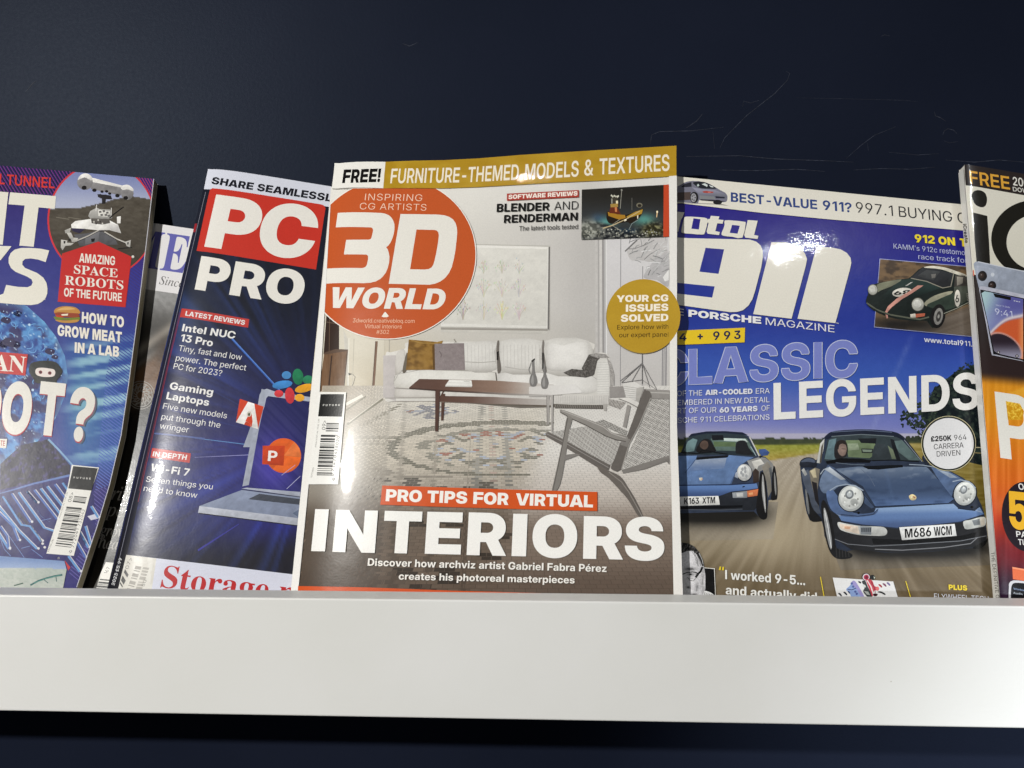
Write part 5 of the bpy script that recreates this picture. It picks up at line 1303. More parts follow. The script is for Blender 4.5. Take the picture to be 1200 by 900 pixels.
    # ---------------- sofa
    def soft(pts, c_, d_):         # upholstery: rounded off towards its edges
        q_ = np.array(pts)
        lo_, sp_ = q_.min(0), q_.max(0) - q_.min(0)

        def tone(p_):
            u_, v_ = ((p_ - lo_) / sp_ * 2 - 1).T
            kk_ = np.clip(np.abs(u_) ** 6 * .55 + np.maximum(v_, 0) ** 3 * .8 + np.maximum(-v_, 0) ** 8 * .35, 0, 1)
            return rgba_lin(mix(c_, d_, kk_) + ((fbm(p_[:, 0] / 9, p_[:, 1] / 6, 5) - .5) * 14 + (noise(p_[:, 0] * 1.3, p_[:, 1] * 1.3, 2) - .5) * 7)[:, None])
        m.tris(fill([list(pts)], False, 1.7), tone)

    m.poly(k(-50, 525, 320, 520, 900, 545, 1480, 470, 1510, 490, 1400, 580, 900, 590, 400, 545, -40, 545), (112, 106, 98))
    m.poly(smooth([(451.6, 417), (458, 413), (466, 411), (475, 408), (479, 401), (530, 400.5), (600, 400.3), (690, 400.5), (694, 414), (705, 413),
                   (713, 417), (715.4, 430), (714.6, 476), (706, 476), (640, 473), (560, 470), (470, 470), (450.5, 466)], 4), (214, 211, 205))
    m.poly(h(655, 100, 745, 98, 735, 290, 745, 420, 655, 395), (190, 184, 182))
    soft(smooth(h(745, 98, 770, 64, 800, 55, 812, 100, 790, 200, 740, 240), 2), (210, 206, 200), (160, 155, 148))
    m.stroke(h(730, 300, 735, 250, 790, 210), 0.8, (150, 146, 140))
    soft(smooth(k(12, 400, 40, 350, 200, 318, 480, 325, 700, 335, 732, 370, 735, 398, 500, 400, 200, 400, 110, 450, 40, 452, 15, 430)), (227, 225, 219), (182, 178, 170))
    soft(smooth(k(742, 350, 800, 334, 1050, 338, 1180, 352, 1400, 360, 1445, 400, 1435, 470, 1300, 490, 900, 430, 745, 400)), (226, 224, 220), (186, 183, 178))
    soft(k(20, 452, 110, 455, 320, 465, 320, 520, 10, 515), (208, 204, 198), (160, 155, 148))
    m.poly(k(370, 470, 1090, 500, 1500, 498, 1500, 540, 1120, 545, 370, 515), (208, 205, 200))
    m.stroke(k(15, 400, 40, 352, 200, 320, 480, 327, 700, 337, 728, 342), 0.6, (168, 164, 158))
    m.stroke(k(745, 345, 800, 336, 1050, 340, 1400, 362, 1440, 390), 0.6, (172, 168, 162))
    m.stroke(k(-52, 520, 320, 518, 370, 514), 1.0, (150, 145, 138))
    m.stroke(k(12, 448, 110, 455, 320, 464), 1.0, (140, 134, 128))
    m.stroke(k(726, 340, 733, 398), 1.4, (96, 90, 84))
    m.stroke(k(60, 325, 330, 318, 700, 332), 0.8, (164, 160, 152))
    # back cushions
    for q in (k(430, 140, 500, 132, 745, 128, 730, 320, 510, 320), k(745, 125, 1050, 120, 1055, 330, 760, 332), k(1062, 120, 1380, 118, 1375, 345, 1075, 340)):
        soft(smooth(q, 3), (219, 217, 212), (158, 154, 148))
    for i in range(34):
        x = 548 + i * 4.2
        m.stroke([(x, 404), (x + 0.4, 432)], 0.45, (196, 193, 188))
    m.stroke(k(510, 265, 620, 270, 725, 262), 0.8, (176, 173, 167))
    m.stroke(k(790, 300, 900, 318, 960, 322), 1.0, (186, 183, 178))
    m.poly(smooth(k(738, 118, 752, 125, 750, 200, 765, 320, 740, 345, 735, 260, 730, 180), 3), (112, 106, 100))
    m.poly(k(733, 195, 748, 190, 745, 255, 732, 250), (40, 37, 34))
    m.poly(smooth(k(1056, 112, 1068, 130, 1066, 200, 1085, 330, 1058, 335, 1052, 250, 1050, 180), 3), (122, 117, 112))
    m.poly(k(1050, 205, 1064, 200, 1062, 255, 1050, 250), (46, 43, 40))
    m.stroke(k(432, 105, 448, 128), 1.2, (150, 145, 136))
    soft(smooth(k(1085, 130, 1200, 150, 1250, 135, 1372, 122, 1378, 230, 1372, 330, 1200, 330, 1090, 318, 1078, 230), 3), (230, 228, 224), (168, 165, 160))
    # ochre and grey pillows
    m.poly(smooth(k(100, 200, 70, 330, 95, 335, 115, 260), 3), (104, 96, 84))
    och = lambda x, y: mix((150, 114, 54), (112, 80, 32), sstep(.35, .8, fbm(x / 7 + y / 9, y / 5 - x / 14, 6))) + ((fbm(x / 3, y / 3, 4) - .5) * 20)[..., None]
    m.raster(k(115, 108, 350, 128, 300, 320, 95, 322), 1.2, och)
    m.poly(k(115, 108, 200, 128, 250, 132, 300, 128, 355, 116, 350, 132, 290, 140, 190, 136), (160, 126, 66))
    m.poly(k(280, 150, 302, 140, 300, 322, 285, 322), (96, 70, 34))
    gry = lambda x, y: mix((150, 140, 140), (130, 120, 120), fbm(x / 2.5, y / 2.5, 4)) + ((noise(x * 2, y * 2, 3) - .5) * 12)[..., None]
    m.raster(k(296, 138, 503, 134, 510, 322, 300, 324), 1.2, gry)
    m.stroke(k(330, 190, 345, 215, 340, 235), 1.0, (112, 102, 102))
    # throw over the right arm
    soft(smooth(n(470, 140, 500, 122, 540, 120, 562, 150, 566, 440, 485, 440, 480, 300), 2), (222, 220, 215), (178, 175, 170))
    for i in range(17):
        m.stroke(n(478, 150 + i * 17, 563, 148 + i * 17), 0.4, (190, 188, 184))
    knit = lambda x, y: mix((66, 63, 60), (118, 114, 110), noise(x * 1.5, y * 1.5, 5)) + ((noise(x * .8, y * .8, 3) - .5) * 30)[..., None]
    m.raster(n(370, 190, 420, 95, 470, 85, 520, 95, 480, 140, 458, 235, 400, 250), 1.0, knit)
    m.raster(n(240, 222, 300, 195, 400, 205, 455, 240, 400, 256, 285, 245), 1.0, knit)
    m.raster(n(425, 98, 470, 83, 540, 92, 565, 118, 480, 118), 1.0, lambda x, y: knit(x, y) + 62)
    m.raster(n(545, 112, 575, 150, 600, 235, 600, 312, 572, 318, 566, 200), 1.0, lambda x, y: knit(x, y) + 72)
    m.poly(n(185, 385, 470, 378, 500, 375, 560, 378, 560, 440, 185, 440), (206, 203, 198))
    for i in range(24):
        m.stroke(n(190 + i * 16, 384, 190 + i * 16, 438), 0.4, (182, 179, 175))
    m.poly(n(185, 446, 520, 448, 520, 478, 185, 472), (92, 87, 82))
    for i in range(26):
        m.stroke(n(188 + i * 13, 448, 182 + i * 13, 474), 0.5, (150, 146, 140))
    m.poly(n(520, 442, 548, 440, 545, 492, 525, 490), (172, 168, 163))
    m.raster(n(560, 405, 680, 430, 640, 480, 560, 450), 1.5, lambda x, y: mix((176, 172, 167), (132, 128, 124), (np.sin((x + y * .6) * 2.4) > .3) * 1.0))
    m.poly(n(565, 320, 690, 315, 690, 395, 565, 398), (150, 146, 143))
    m.poly(n(690, 330, 985, 345, 985, 395, 690, 400), (148, 144, 141))
    # string-art lines on the panel
    for X, Y in ((650, 290), (640, 280), (690, 250), (720, 285), (870, 290), (900, 345), (850, 330)):
        m.stroke(n(795, 155, X, Y), 0.6, (120, 118, 118))
    m.stroke(n(650, 292, 795, 272, 900, 345), 0.6, (120, 118, 118))
    m.stroke(n(795, 86, 795, 300), 0.7, (112, 110, 110))
    # ---------------- low table, books, vases
    tab = lambda x, y: mix(mix((92, 66, 56), (140, 116, 102), sstep(500, 585, x)), (202, 198, 193), sstep(575, 640, x)) + ((noise(x / 9, y * 2, 3) - .5) * 9)[..., None]
    m.raster(k(118, 446, 190, 386, 700, 396, 1130, 425, 1190, 470, 1190, 492, 900, 492, 330, 464, 120, 456), 2, tab)
    m.poly(k(118, 447, 330, 462, 900, 490, 1190, 494, 1190, 500, 870, 500, 330, 472, 118, 456), lambda q: rgba_lin(mix((66, 46, 38), (176, 172, 167), sstep(515, 640, q[:, 0]))))
    m.poly(n(0, 378, 130, 372, 172, 378, 172, 390, 0, 392), (176, 172, 168))
    m.raster(n(0, 322, 320, 300, 380, 362, 172, 378, 0, 372), 3, lambda x, y: mix((214, 211, 207), (226, 224, 221), sstep(625, 680, x)))
    m.poly(k(372, 432, 400, 392, 556, 396, 562, 436), (232, 231, 226))
    m.poly(k(372, 432, 560, 436, 558, 444, 372, 440), (196, 194, 188))
    m.stroke(k(390, 412, 556, 416), 0.5, (204, 202, 196))
    m.poly(k(500, 398, 540, 400, 548, 410, 505, 408), (206, 206, 200))
    m.poly(k(302, 465, 335, 465, 322, 755, 300, 755), (78, 54, 46))
    m.poly(k(345, 490, 370, 490, 358, 678, 342, 678), (84, 60, 50))
    m.stroke(k(340, 505, 362, 468), 1.2, (80, 56, 46))
    m.poly(k(335, 505, 700, 512, 1118, 532, 1118, 572, 700, 560, 335, 545), lambda q: rgba_lin(mix((88, 62, 52), (184, 179, 174), sstep(525, 640, q[:, 0]))))
    m.stroke(k(335, 547, 700, 562, 1118, 573), 0.7, (120, 108, 98))
    m.poly(k(1082, 500, 1104, 500, 1100, 705, 1084, 705), (168, 164, 160))
    m.poly(k(1113, 500, 1132, 500, 1128, 760, 1117, 760), (176, 172, 168))
    m.stroke(k(1084, 502, 1088, 702), 0.6, (120, 116, 112))
    m.stroke(k(1130, 502, 1127, 755), 0.6, (126, 122, 118))
    for cx, cy, rx, ry, nx in ((30, 268, 27, 58, 26), (110, 284, 26, 50, 102)):
        m.poly(smooth(n(cx - rx, cy + 20, cx - rx * .85, cy - 15, cx - 8, cy - ry, nx - 6, cy - ry - 70, nx + 9, cy - ry - 72, cx + 9, cy - ry, cx + rx * .85, cy - 10,
                        cx + rx, cy + 22, cx + rx * .6, cy + 50, cx - rx * .6, cy + 50), 3), (128, 126, 124))
        m.poly(smooth(n(cx - rx * .6, cy + 18, cx - rx * .4, cy - 12, cx - 2, cy - 30, cx + 4, cy + 20, cx - 4, cy + 40), 3), (158, 156, 154))
    m.poly(n(14, 140, 40, 120, 40, 130, 22, 150), (44, 42, 40))
    m.poly(n(92, 78, 104, 90, 102, 190, 92, 200), (70, 68, 66))
    m.stroke(n(15, 150, -2, 200, 8, 230), 0.7, (130, 128, 126))

    # ---------------- woven arm chair (drawn as a wireframe)
    ch = (104, 99, 95)

    def weave(x, y):
        u, v = (x + 0.28 * y) * 1.55, (y - 0.42 * x) * 1.55
        a_ = (np.sin(u * 1.7) * np.sin(v * 2.1))
        return mix((206, 203, 198), (78, 75, 72), sstep(-.15, .5, a_) * .9)
    m.poly(n(658, 300, 740, 285, 806, 322, 770, 432, 750, 418, 682, 400), (214, 212, 208))
    for i in range(6):
        m.stroke(n(668, 318 + i * 15, 756, 330 + i * 14), 0.5, (168, 166, 162))
    m.poly(n(755, 330, 806, 322, 772, 432, 750, 418), (176, 173, 168))
    m.raster(n(470, 570, 520, 550, 690, 630, 680, 662, 640, 652), 0.9, lambda x, y: weave(x, y) - 20)
    m.poly(n(630, 400, 700, 396, 775, 440, 762, 466, 650, 420), (216, 213, 208))
    m.stroke(n(632, 406, 700, 432, 762, 466), 1.0, (124, 120, 116))
    m.poly(n(690, 445, 714, 455, 684, 612, 658, 602), (150, 146, 142))
    m.raster(n(150, 640, 400, 598, 640, 710, 620, 830, 545, 890, 260, 722), 0.75, weave)
    m.poly(n(115, 645, 138, 638, 245, 692, 420, 790, 570, 872, 560, 905, 500, 900, 235, 735, 122, 672), ch)
    m.stroke(n(120, 650, 240, 708, 560, 890), 0.7, (150, 146, 142))
    m.poly(n(268, 730, 250, 800, 330, 790, 360, 800, 250, 840, 240, 820), (132, 128, 124))
    m.raster(n(855, 410, 985, 408, 985, 812, 655, 903, 640, 895, 740, 700), 0.75, weave)
    m.poly(n(985, 803, 986, 838, 810, 902, 660, 930, 650, 905), (128, 124, 120))
    m.poly(n(950, 835, 985, 820, 986, 868, 970, 850), (120, 116, 112))
    m.poly(n(830, 342, 985, 350, 985, 408, 858, 406), (150, 146, 142))
    m.stroke(n(840, 360, 985, 366), 1.2, (186, 183, 178))
    m.poly(smooth(n(800, 362, 822, 348, 845, 352, 862, 385, 848, 425, 770, 600, 700, 725, 645, 905, 575, 895, 600, 830, 650, 700, 690, 660), 3), ch)
    m.stroke(n(855, 400, 770, 600, 704, 724, 650, 900), 1.2, (156, 152, 147))
    m.poly(n(655, 680, 712, 690, 690, 745, 640, 728), (132, 128, 124))
    m.poly(smooth(n(216, 488, 245, 485, 400, 545, 520, 592, 580, 640, 640, 655, 692, 672, 680, 706, 600, 692, 540, 665, 400, 590, 300, 545, 230, 508), 3), (142, 138, 133))
    m.stroke(n(220, 500, 300, 546, 400, 592, 540, 668, 610, 694, 680, 706), 1.1, (88, 84, 80))
    m.stroke(n(235, 490, 400, 552, 520, 602, 580, 648, 680, 682), 0.8, (184, 180, 175))
    m.poly(smooth(n(266, 535, 304, 545, 285, 620, 272, 700, 245, 880, 220, 1000, 190, 1055, 160, 1058, 180, 960, 215, 800, 240, 680), 3), (132, 128, 123))
    m.stroke(n(272, 540, 240, 700, 205, 880, 168, 1050), 1.0, (96, 92, 88))
    m.poly(smooth(o(480, -90, 560, -50, 640, -10, 690, 60, 745, 150, 800, 270, 785, 278, 762, 262, 700, 160, 640, 90, 560, 5, 500, -40), 3), (104, 98, 93))
    m.stroke(o(560, -40, 650, 30, 700, 100, 750, 190, 795, 272), 1.0, (140, 134, 128))

    # ---------------- masthead disc
    m.part('masthead')
    disc = [(458 + 99.3 * math.cos(t) - 0.0 * math.sin(t) + 0.05 * (-93.8 * math.sin(t)), 303.4 + 93.8 * math.sin(t)) for t in np.linspace(0, 2 * math.pi, 90)[:-1]]
    halo = [(458 + (x - 458) * 1.012, 303.4 + (y - 303.4) * 1.012) for x, y in disc]
    cutline = [(300, 221.3), (455, 221.4), (700, 222.6), (700, 500), (300, 500)]
    dclip = clip_convex(cutline, m.clipq)
    m.tris(tess(halo), (240, 236, 228), dclip)
    m.tris(tess(disc), (194, 88, 42), dclip)
    m.poly(a(157, 420, 455, 420, 485, 424, 512, 434, 532, 450, 546, 472, 555, 500, 556, 520, 554, 545, 549, 572, 540, 600, 528, 628, 512, 650, 497, 662, 508, 676, 516, 702, 520, 730,
             518, 768, 508, 808, 494, 840, 475, 866, 455, 885, 425, 901, 390, 910, 340, 914, 40, 916, 55, 810, 330, 808, 347, 802, 357, 793, 363, 780, 370, 745, 370, 727, 366, 717, 356, 713,
             200, 712, 216, 610, 375, 608, 387, 604, 394, 594, 398, 578, 405, 545, 403, 532, 398, 525, 390, 522, 143, 522), (232, 229, 221))
    m.poly(a(598, 428, 860, 432, 905, 437, 940, 448, 968, 467, 984, 492, 994, 525, 996, 560, 992, 610, 984, 680, 972, 745, 958, 800, 938, 843, 912, 876, 880, 900, 842, 917, 800, 925, 515, 918),
           (232, 229, 221),
           holes=[a(710, 537, 835, 540, 853, 545, 863, 557, 867, 580, 860, 640, 848, 705, 837, 755, 828, 785, 816, 803, 798, 814, 770, 818, 665, 816)])
    m.text('WORLD', (387.9, 361.2), (521.5, 363.2), 24.4, (234, 231, 224), 'K', slant=0.16)
    m.poly(b(465, 548, 478, 528, 490, 515, 503, 528, 516, 546, 503, 553, 478, 553), (240, 236, 226))
    m.text('INSPIRING', (427.8, 235.2), (494.7, 236.2), 7.8, (246, 214, 190), 'L', ls=0.05)
    m.text('CG ARTISTS', (421.7, 245.7), (499.7, 247.3), 7.5, (246, 214, 190), 'L', ls=0.05)
    m.text('3dworld.creativebloq.com', (413.7, 378.2), (486, 378.9), 4.7, (236, 190, 160), 'R')
    m.text('Virtual interiors', (427.5, 385), (471, 385.4), 4.7, (236, 190, 160), 'R')
    m.text('#302', (441.3, 391.7), (456, 391.7), 4.7, (236, 190, 160), 'R')

    # ---------------- strip across the top
    m.part('top_strip')
    m.poly([(392.2, 191.7), (452, 190.3), (449.5, 221.2), (389.3, 221.2)], (236, 234, 228))
    m.stroke([(389.2, 221.5), (413, 221.6)], 0.7, (168, 165, 158))
    gold = lambda q: rgba_lin(mix((186, 150, 44), (174, 136, 32), sstep(.3, .7, fbm(q[:, 0] / 9, q[:, 1] / 9, 2))))
    m.poly([(452, 190.2), (520, 188.3), (560, 186.3), (610, 182.2), (700, 176.6), (750, 173.9), (792.5, 171.3), (792.6, 206.8), (720, 211.6), (640, 215.3), (560, 219.9), (520, 221.3), (449.5, 221.3)], gold)
    m.text('FREE!', (401.2, 215.2), (445.5, 213.9), 16, (18, 17, 17), 'K')
    cr = (240, 232, 214)
    m.text('FURNITURE-', (457.5, 215.4), (546, 214.3), (17.2, 17.6), cr, 'S')
    m.text('THEMED', (548.3, 214.2), (607.6, 211.2), (17.8, 18.2), cr, 'S')
    m.text('MODELS', (615, 211.2), (678, 207.4), (18.2, 18.5), cr, 'S')
    m.text('&', (684.5, 206.5), (695.3, 206), 18.5, cr, 'S')
    m.text('TEXTURES', (702.3, 205.3), (784.6, 200.7), (18.8, 19.2), cr, 'S')

    # ---------------- software reviews with the ship picture
    m.part('review_panel', photo=.0)
    m.poly(c(445, 375, 950, 350, 950, 400, 445, 425), (170, 62, 50))
    m.text('SOFTWARE REVIEWS', (595.9, 234), (676.8, 229.7), 5.1, (244, 232, 222), 'K')
    m.text('BLENDER', (582, 249), (643.7, 247.1), 9.6, K_, 'B')
    m.text('AND', (649.3, 246.6), (677.6, 245.6), 9.4, (40, 38, 36), 'L')
    m.text('RENDERMAN', (590.5, 261.9), (676.9, 258.7), 9.3, K_, 'B')
    m.text('The latest tools tested', (608.3, 271), (677.2, 268.7), 5.5, (48, 46, 44), 'R')
    s = Z(680, 215, 10.909)
    shipq = s(20, 85, 1065, 25, 1060, 690, 15, 725)

    def sea(x, y):
        X, Y = (x - 680) * 10.909, (y - 215) * 10.909
        cc = mix((36, 34, 30), (52, 54, 56), sstep(100, 430, Y))
        gl = np.exp(-((X - 320) / 130) ** 2 - ((Y - 500) / 70) ** 2) + np.exp(-((X - 820) / 130) ** 2 - ((Y - 470) / 75) ** 2)
        cc = mix(cc, (96, 170, 160), np.clip(gl, 0, 1) * .85)
        cc = mix(cc, (60, 84, 120), np.exp(-((X - 230) / 80) ** 2 - ((Y - 450) / 60) ** 2) * .6)
        low = sstep(520, 580, Y + 40 * np.sin(X / 130))
        f = fbm(X / 26, Y / 26, 7)
        rock = mix((28, 30, 34), (120, 122, 116), sstep(.42, .75, f))
        rock = mix(rock, (40, 70, 92), np.exp(-((X - 610) / 120) ** 2 - ((Y - 580) / 50) ** 2) * .8)
        cc = mix(cc, rock, low)
        lr = np.clip(np.exp(-((X - 110) / 150) ** 2 - ((Y - 590) / 100) ** 2) * 1.5, 0, 1)
        cc = mix(cc, mix((84, 86, 80), (176, 178, 168), sstep(.35, .7, fbm(X / 45, Y / 45, 3))), lr)
        rr = np.clip(np.exp(-((X - 930) / 130) ** 2 - ((Y - 600) / 85) ** 2) * 1.5, 0, 1)
        cc = mix(cc, mix((44, 42, 26), (136, 134, 96), sstep(.4, .7, fbm(X / 24, Y / 24, 5))), rr)
        return cc
    m.raster(shipq, 0.8, sea)
    m.poly(s(1065, 25, 1137, 18, 1135, 685, 1060, 690), (196, 74, 42))
    m.poly(smooth(s(335, 400, 350, 360, 430, 380, 560, 410, 700, 370, 800, 330, 785, 400, 730, 470, 640, 520, 600, 500, 470, 520, 380, 520, 340, 470), 3), (38, 30, 22))
    m.poly(s(350, 370, 470, 400, 570, 410, 580, 450, 500, 470, 360, 420), (170, 124, 40))
    m.poly(s(590, 430, 700, 370, 800, 335, 785, 395, 740, 410, 600, 455), (178, 140, 52))
    m.poly(s(385, 310, 470, 310, 520, 400, 370, 385), (104, 46, 28))
    m.poly(s(440, 310, 468, 310, 470, 370, 445, 370), (206, 130, 80))
    m.poly(s(385, 270, 480, 262, 482, 306, 388, 312), (170, 138, 70))
    m.poly(s(395, 185, 480, 180, 478, 262, 395, 268), (66, 62, 52))
    m.poly(s(455, 228, 482, 225, 482, 264, 457, 264), (236, 226, 190))
    m.poly(s(395, 200, 412, 200, 412, 265, 396, 265), (150, 150, 138))
    for X, Y in ((398, 160), (415, 172), (435, 165), (455, 172), (475, 176), (485, 168)):
        m.poly(s(X - 10, Y, X, Y - 14, X + 11, Y, X, Y + 18), (216, 214, 196))
    m.stroke(s(530, 90, 520, 200, 510, 330), 0.6, (160, 158, 148))
    m.poly(s(512, 90, 530, 78, 545, 92, 530, 105), (150, 150, 142))
    m.stroke(s(660, 190, 660, 350), 0.4, (130, 128, 120))
    m.poly(ell(*s(755, 285)[0], 3.6, 2.8), (120, 116, 100))
    m.poly(ell(*s(757, 290)[0], 2.3, 1.8), (44, 38, 30))
    m.stroke(s(290, 580, 420, 540, 590, 460, 760, 360), (1.3, 0.9), (196, 178, 140))
    m.poly(s(560, 470, 590, 458, 592, 480, 565, 492), (250, 240, 214))
    m.stroke(s(500, 470, 400, 540, 520, 610), 0.5, (180, 178, 160))
    m.stroke(s(620, 600, 660, 520, 740, 470), 0.5, (150, 165, 165))
    m.poly(s(725, 420, 742, 410, 740, 455, 728, 460), (240, 232, 210))
    m.stroke(s(985, 360, 975, 440), 1.0, (236, 200, 150))
    m.poly(ell(*s(982, 370)[0], 1.1, 1.3), (255, 240, 200))
    rs = np.random.RandomState(2)
    m.share(5)
    for i in range(70):
        X, Y = 20 + rs.rand() * 1030, 590 + rs.rand() * 100
        v = int(90 + rs.rand() * 110)
        m.poly(s(X, Y, X + 14, Y - 8, X + 24, Y + 4, X + 8, Y + 12), (v, v, v - 10), clip=shipq)

    m.share()
    # ---------------- round badge
    m.part('badge')
    bdg = ell(754, 371, 43.2, 43.3, 64)
    m.tris(tess([(x - .6, y + .8) for x, y in bdg]), (132, 118, 84), rclip)
    m.tris(tess(bdg), lambda q: rgba_lin(mix((194, 158, 52), (178, 140, 40), fbm(q[:, 0] / 14, q[:, 1] / 14, 6))), rclip)
    m.text('YOUR CG', (722.5, 354.7), (783.3, 353.6), 8, (248, 240, 222), 'K')
    m.text('ISSUES', (733.3, 365.9), (783.3, 364.7), 8.4, (248, 240, 222), 'K')
    m.text('SOLVED', (727.5, 377.6), (783.3, 376.6), 8.4, (248, 240, 222), 'K')
    m.text('Explore how with', (723.3, 386.7), (783.3, 385.7), 5.4, (40, 34, 22), 'R')
    m.text('our expert panel', (725.5, 395.8), (783.3, 395), 5.4, (40, 34, 22), 'R')

    # ---------------- white border, bar code
    m.part('page_border')
    m.poly([(383.3, 280), (389.3, 221.5), (388.7, 226), (380.5, 372), (375.2, 459), (362.3, 567.5), (349.5, 697), (348.8, 712), (338, 712), (341, 693)], (236, 234, 229))
    m.part('page_margin')
    m.poly([(783.7, 207.2), (793, 206.5), (793.2, 330), (793.2, 500), (795.3, 560), (800.6, 712), (789.5, 712), (786.7, 575), (785, 480), (784.5, 300)], (236, 234, 229))
    m.tris(tess([x for x in bdg if x[0] > 770]), lambda q: rgba_lin(mix((194, 158, 52), (178, 140, 40), fbm(q[:, 0] / 14, q[:, 1] / 14, 6))), [(783.0, 320), (800, 320), (800, 420), (783.0, 420)])
    m.part('barcode')
    m.poly([(374.6, 459.8), (406.2, 460.1), (396.8, 567.8), (361, 567.8)], (238, 237, 232))
    m.poly([(376.2, 462.3), (403.8, 462.3), (401.2, 488.7), (373.3, 488.3)], (26, 26, 25))
    m.text('FUTURE', (378.8, 476.2), (398.7, 476), 2.1, (220, 219, 214), 'B', ls=0.35)
    w = Z(360, 450, 6.92)
    m.bars(w(160, 318, 262, 320, 255, 388, 154, 386), 16, 3)
    m.bars(w(116, 414, 232, 416, 203, 752, 80, 750), 62, 5)
    for X, Y in ((116, 414), (98, 578), (84, 736)):
        m.bars(w(X, Y, X + 136, Y + 2, X + 134, Y + 14, X - 2, Y + 12), 5, 2)
    m.text('438020', *w(243, 572, 268, 428), 3.3, (58, 58, 56), 'R', up=(-1, -.15), ls=0.1)
    m.text('771470', *w(217, 740, 242, 582), 3.3, (58, 58, 56), 'R', up=(-1, -.15), ls=0.1)
    m.text('9', *w(206, 788, 228, 786), 3.4, (58, 58, 56), 'R')
    m.text('09>', *w(150, 376, 158, 300), 4, (58, 58, 56), 'R', up=(-1, -.15))
    m.text('PRINTED IN THE UK', *w(78, 515, 104, 285), 1.5, (130, 128, 122), 'R', up=(-1, -.12))
    m.text('SEPTEMBER', *w(42, 760, 60, 680), 1.6, (110, 108, 104), 'R', up=(-1, -.12))

    # ---------------- headline
    m.part('headline')
    m.poly(p(710, 55, 1100, 66, 1500, 80, 2220, 100, 2220, 235, 1500, 216, 1100, 204, 697, 190), (208, 86, 36))
    m.text('PRO TIPS FOR', (452.2, 587.4), (596, 592), 14, (243, 240, 234), 'K')
    m.text('VIRTUAL', (604.5, 592.2), (694.8, 594.8), 14, (243, 240, 234), 'K')
    L = (243, 242, 238)
    for chh, x0, x1, yb, hh in (('I', 365.2, 381.4, 645.9, 49.4), ('N', 390, 439.6, 646.9, 49.6), ('T', 447.6, 492.2, 648, 49.4), ('E', 498, 540, 649, 49.3),
                                ('R', 547, 593.2, 650.5, 50), ('I', 599.6, 616.6, 651.7, 49.6), ('O', 623.3, 675.9, 652.8, 50), ('R', 683.2, 730.1, 654.8, 50), ('S', 732, 778.4, 656, 50)):
        m.text(chh, (x0, yb), (x1, yb + (x1 - x0) * .024), hh, L, 'K', n=9)
    m.text('Discover how archviz artist Gabriel Fabra Pérez', (431.2, 663), (710.8, 670.4), 8.7, (240, 238, 232), 'B')
    m.text('creates his photoreal masterpieces', (467.5, 679.2), (673.4, 683.8), 8.3, (240, 238, 232), 'B')
    m.part('bottom_rule')
    m.poly([(349.9, 686.8), (430, 688.3), (530, 692.2), (680, 696.3), (789, 699.5), (790, 712), (348.8, 712)], (206, 84, 36))
    m.finish()
    return m


build_interiors()
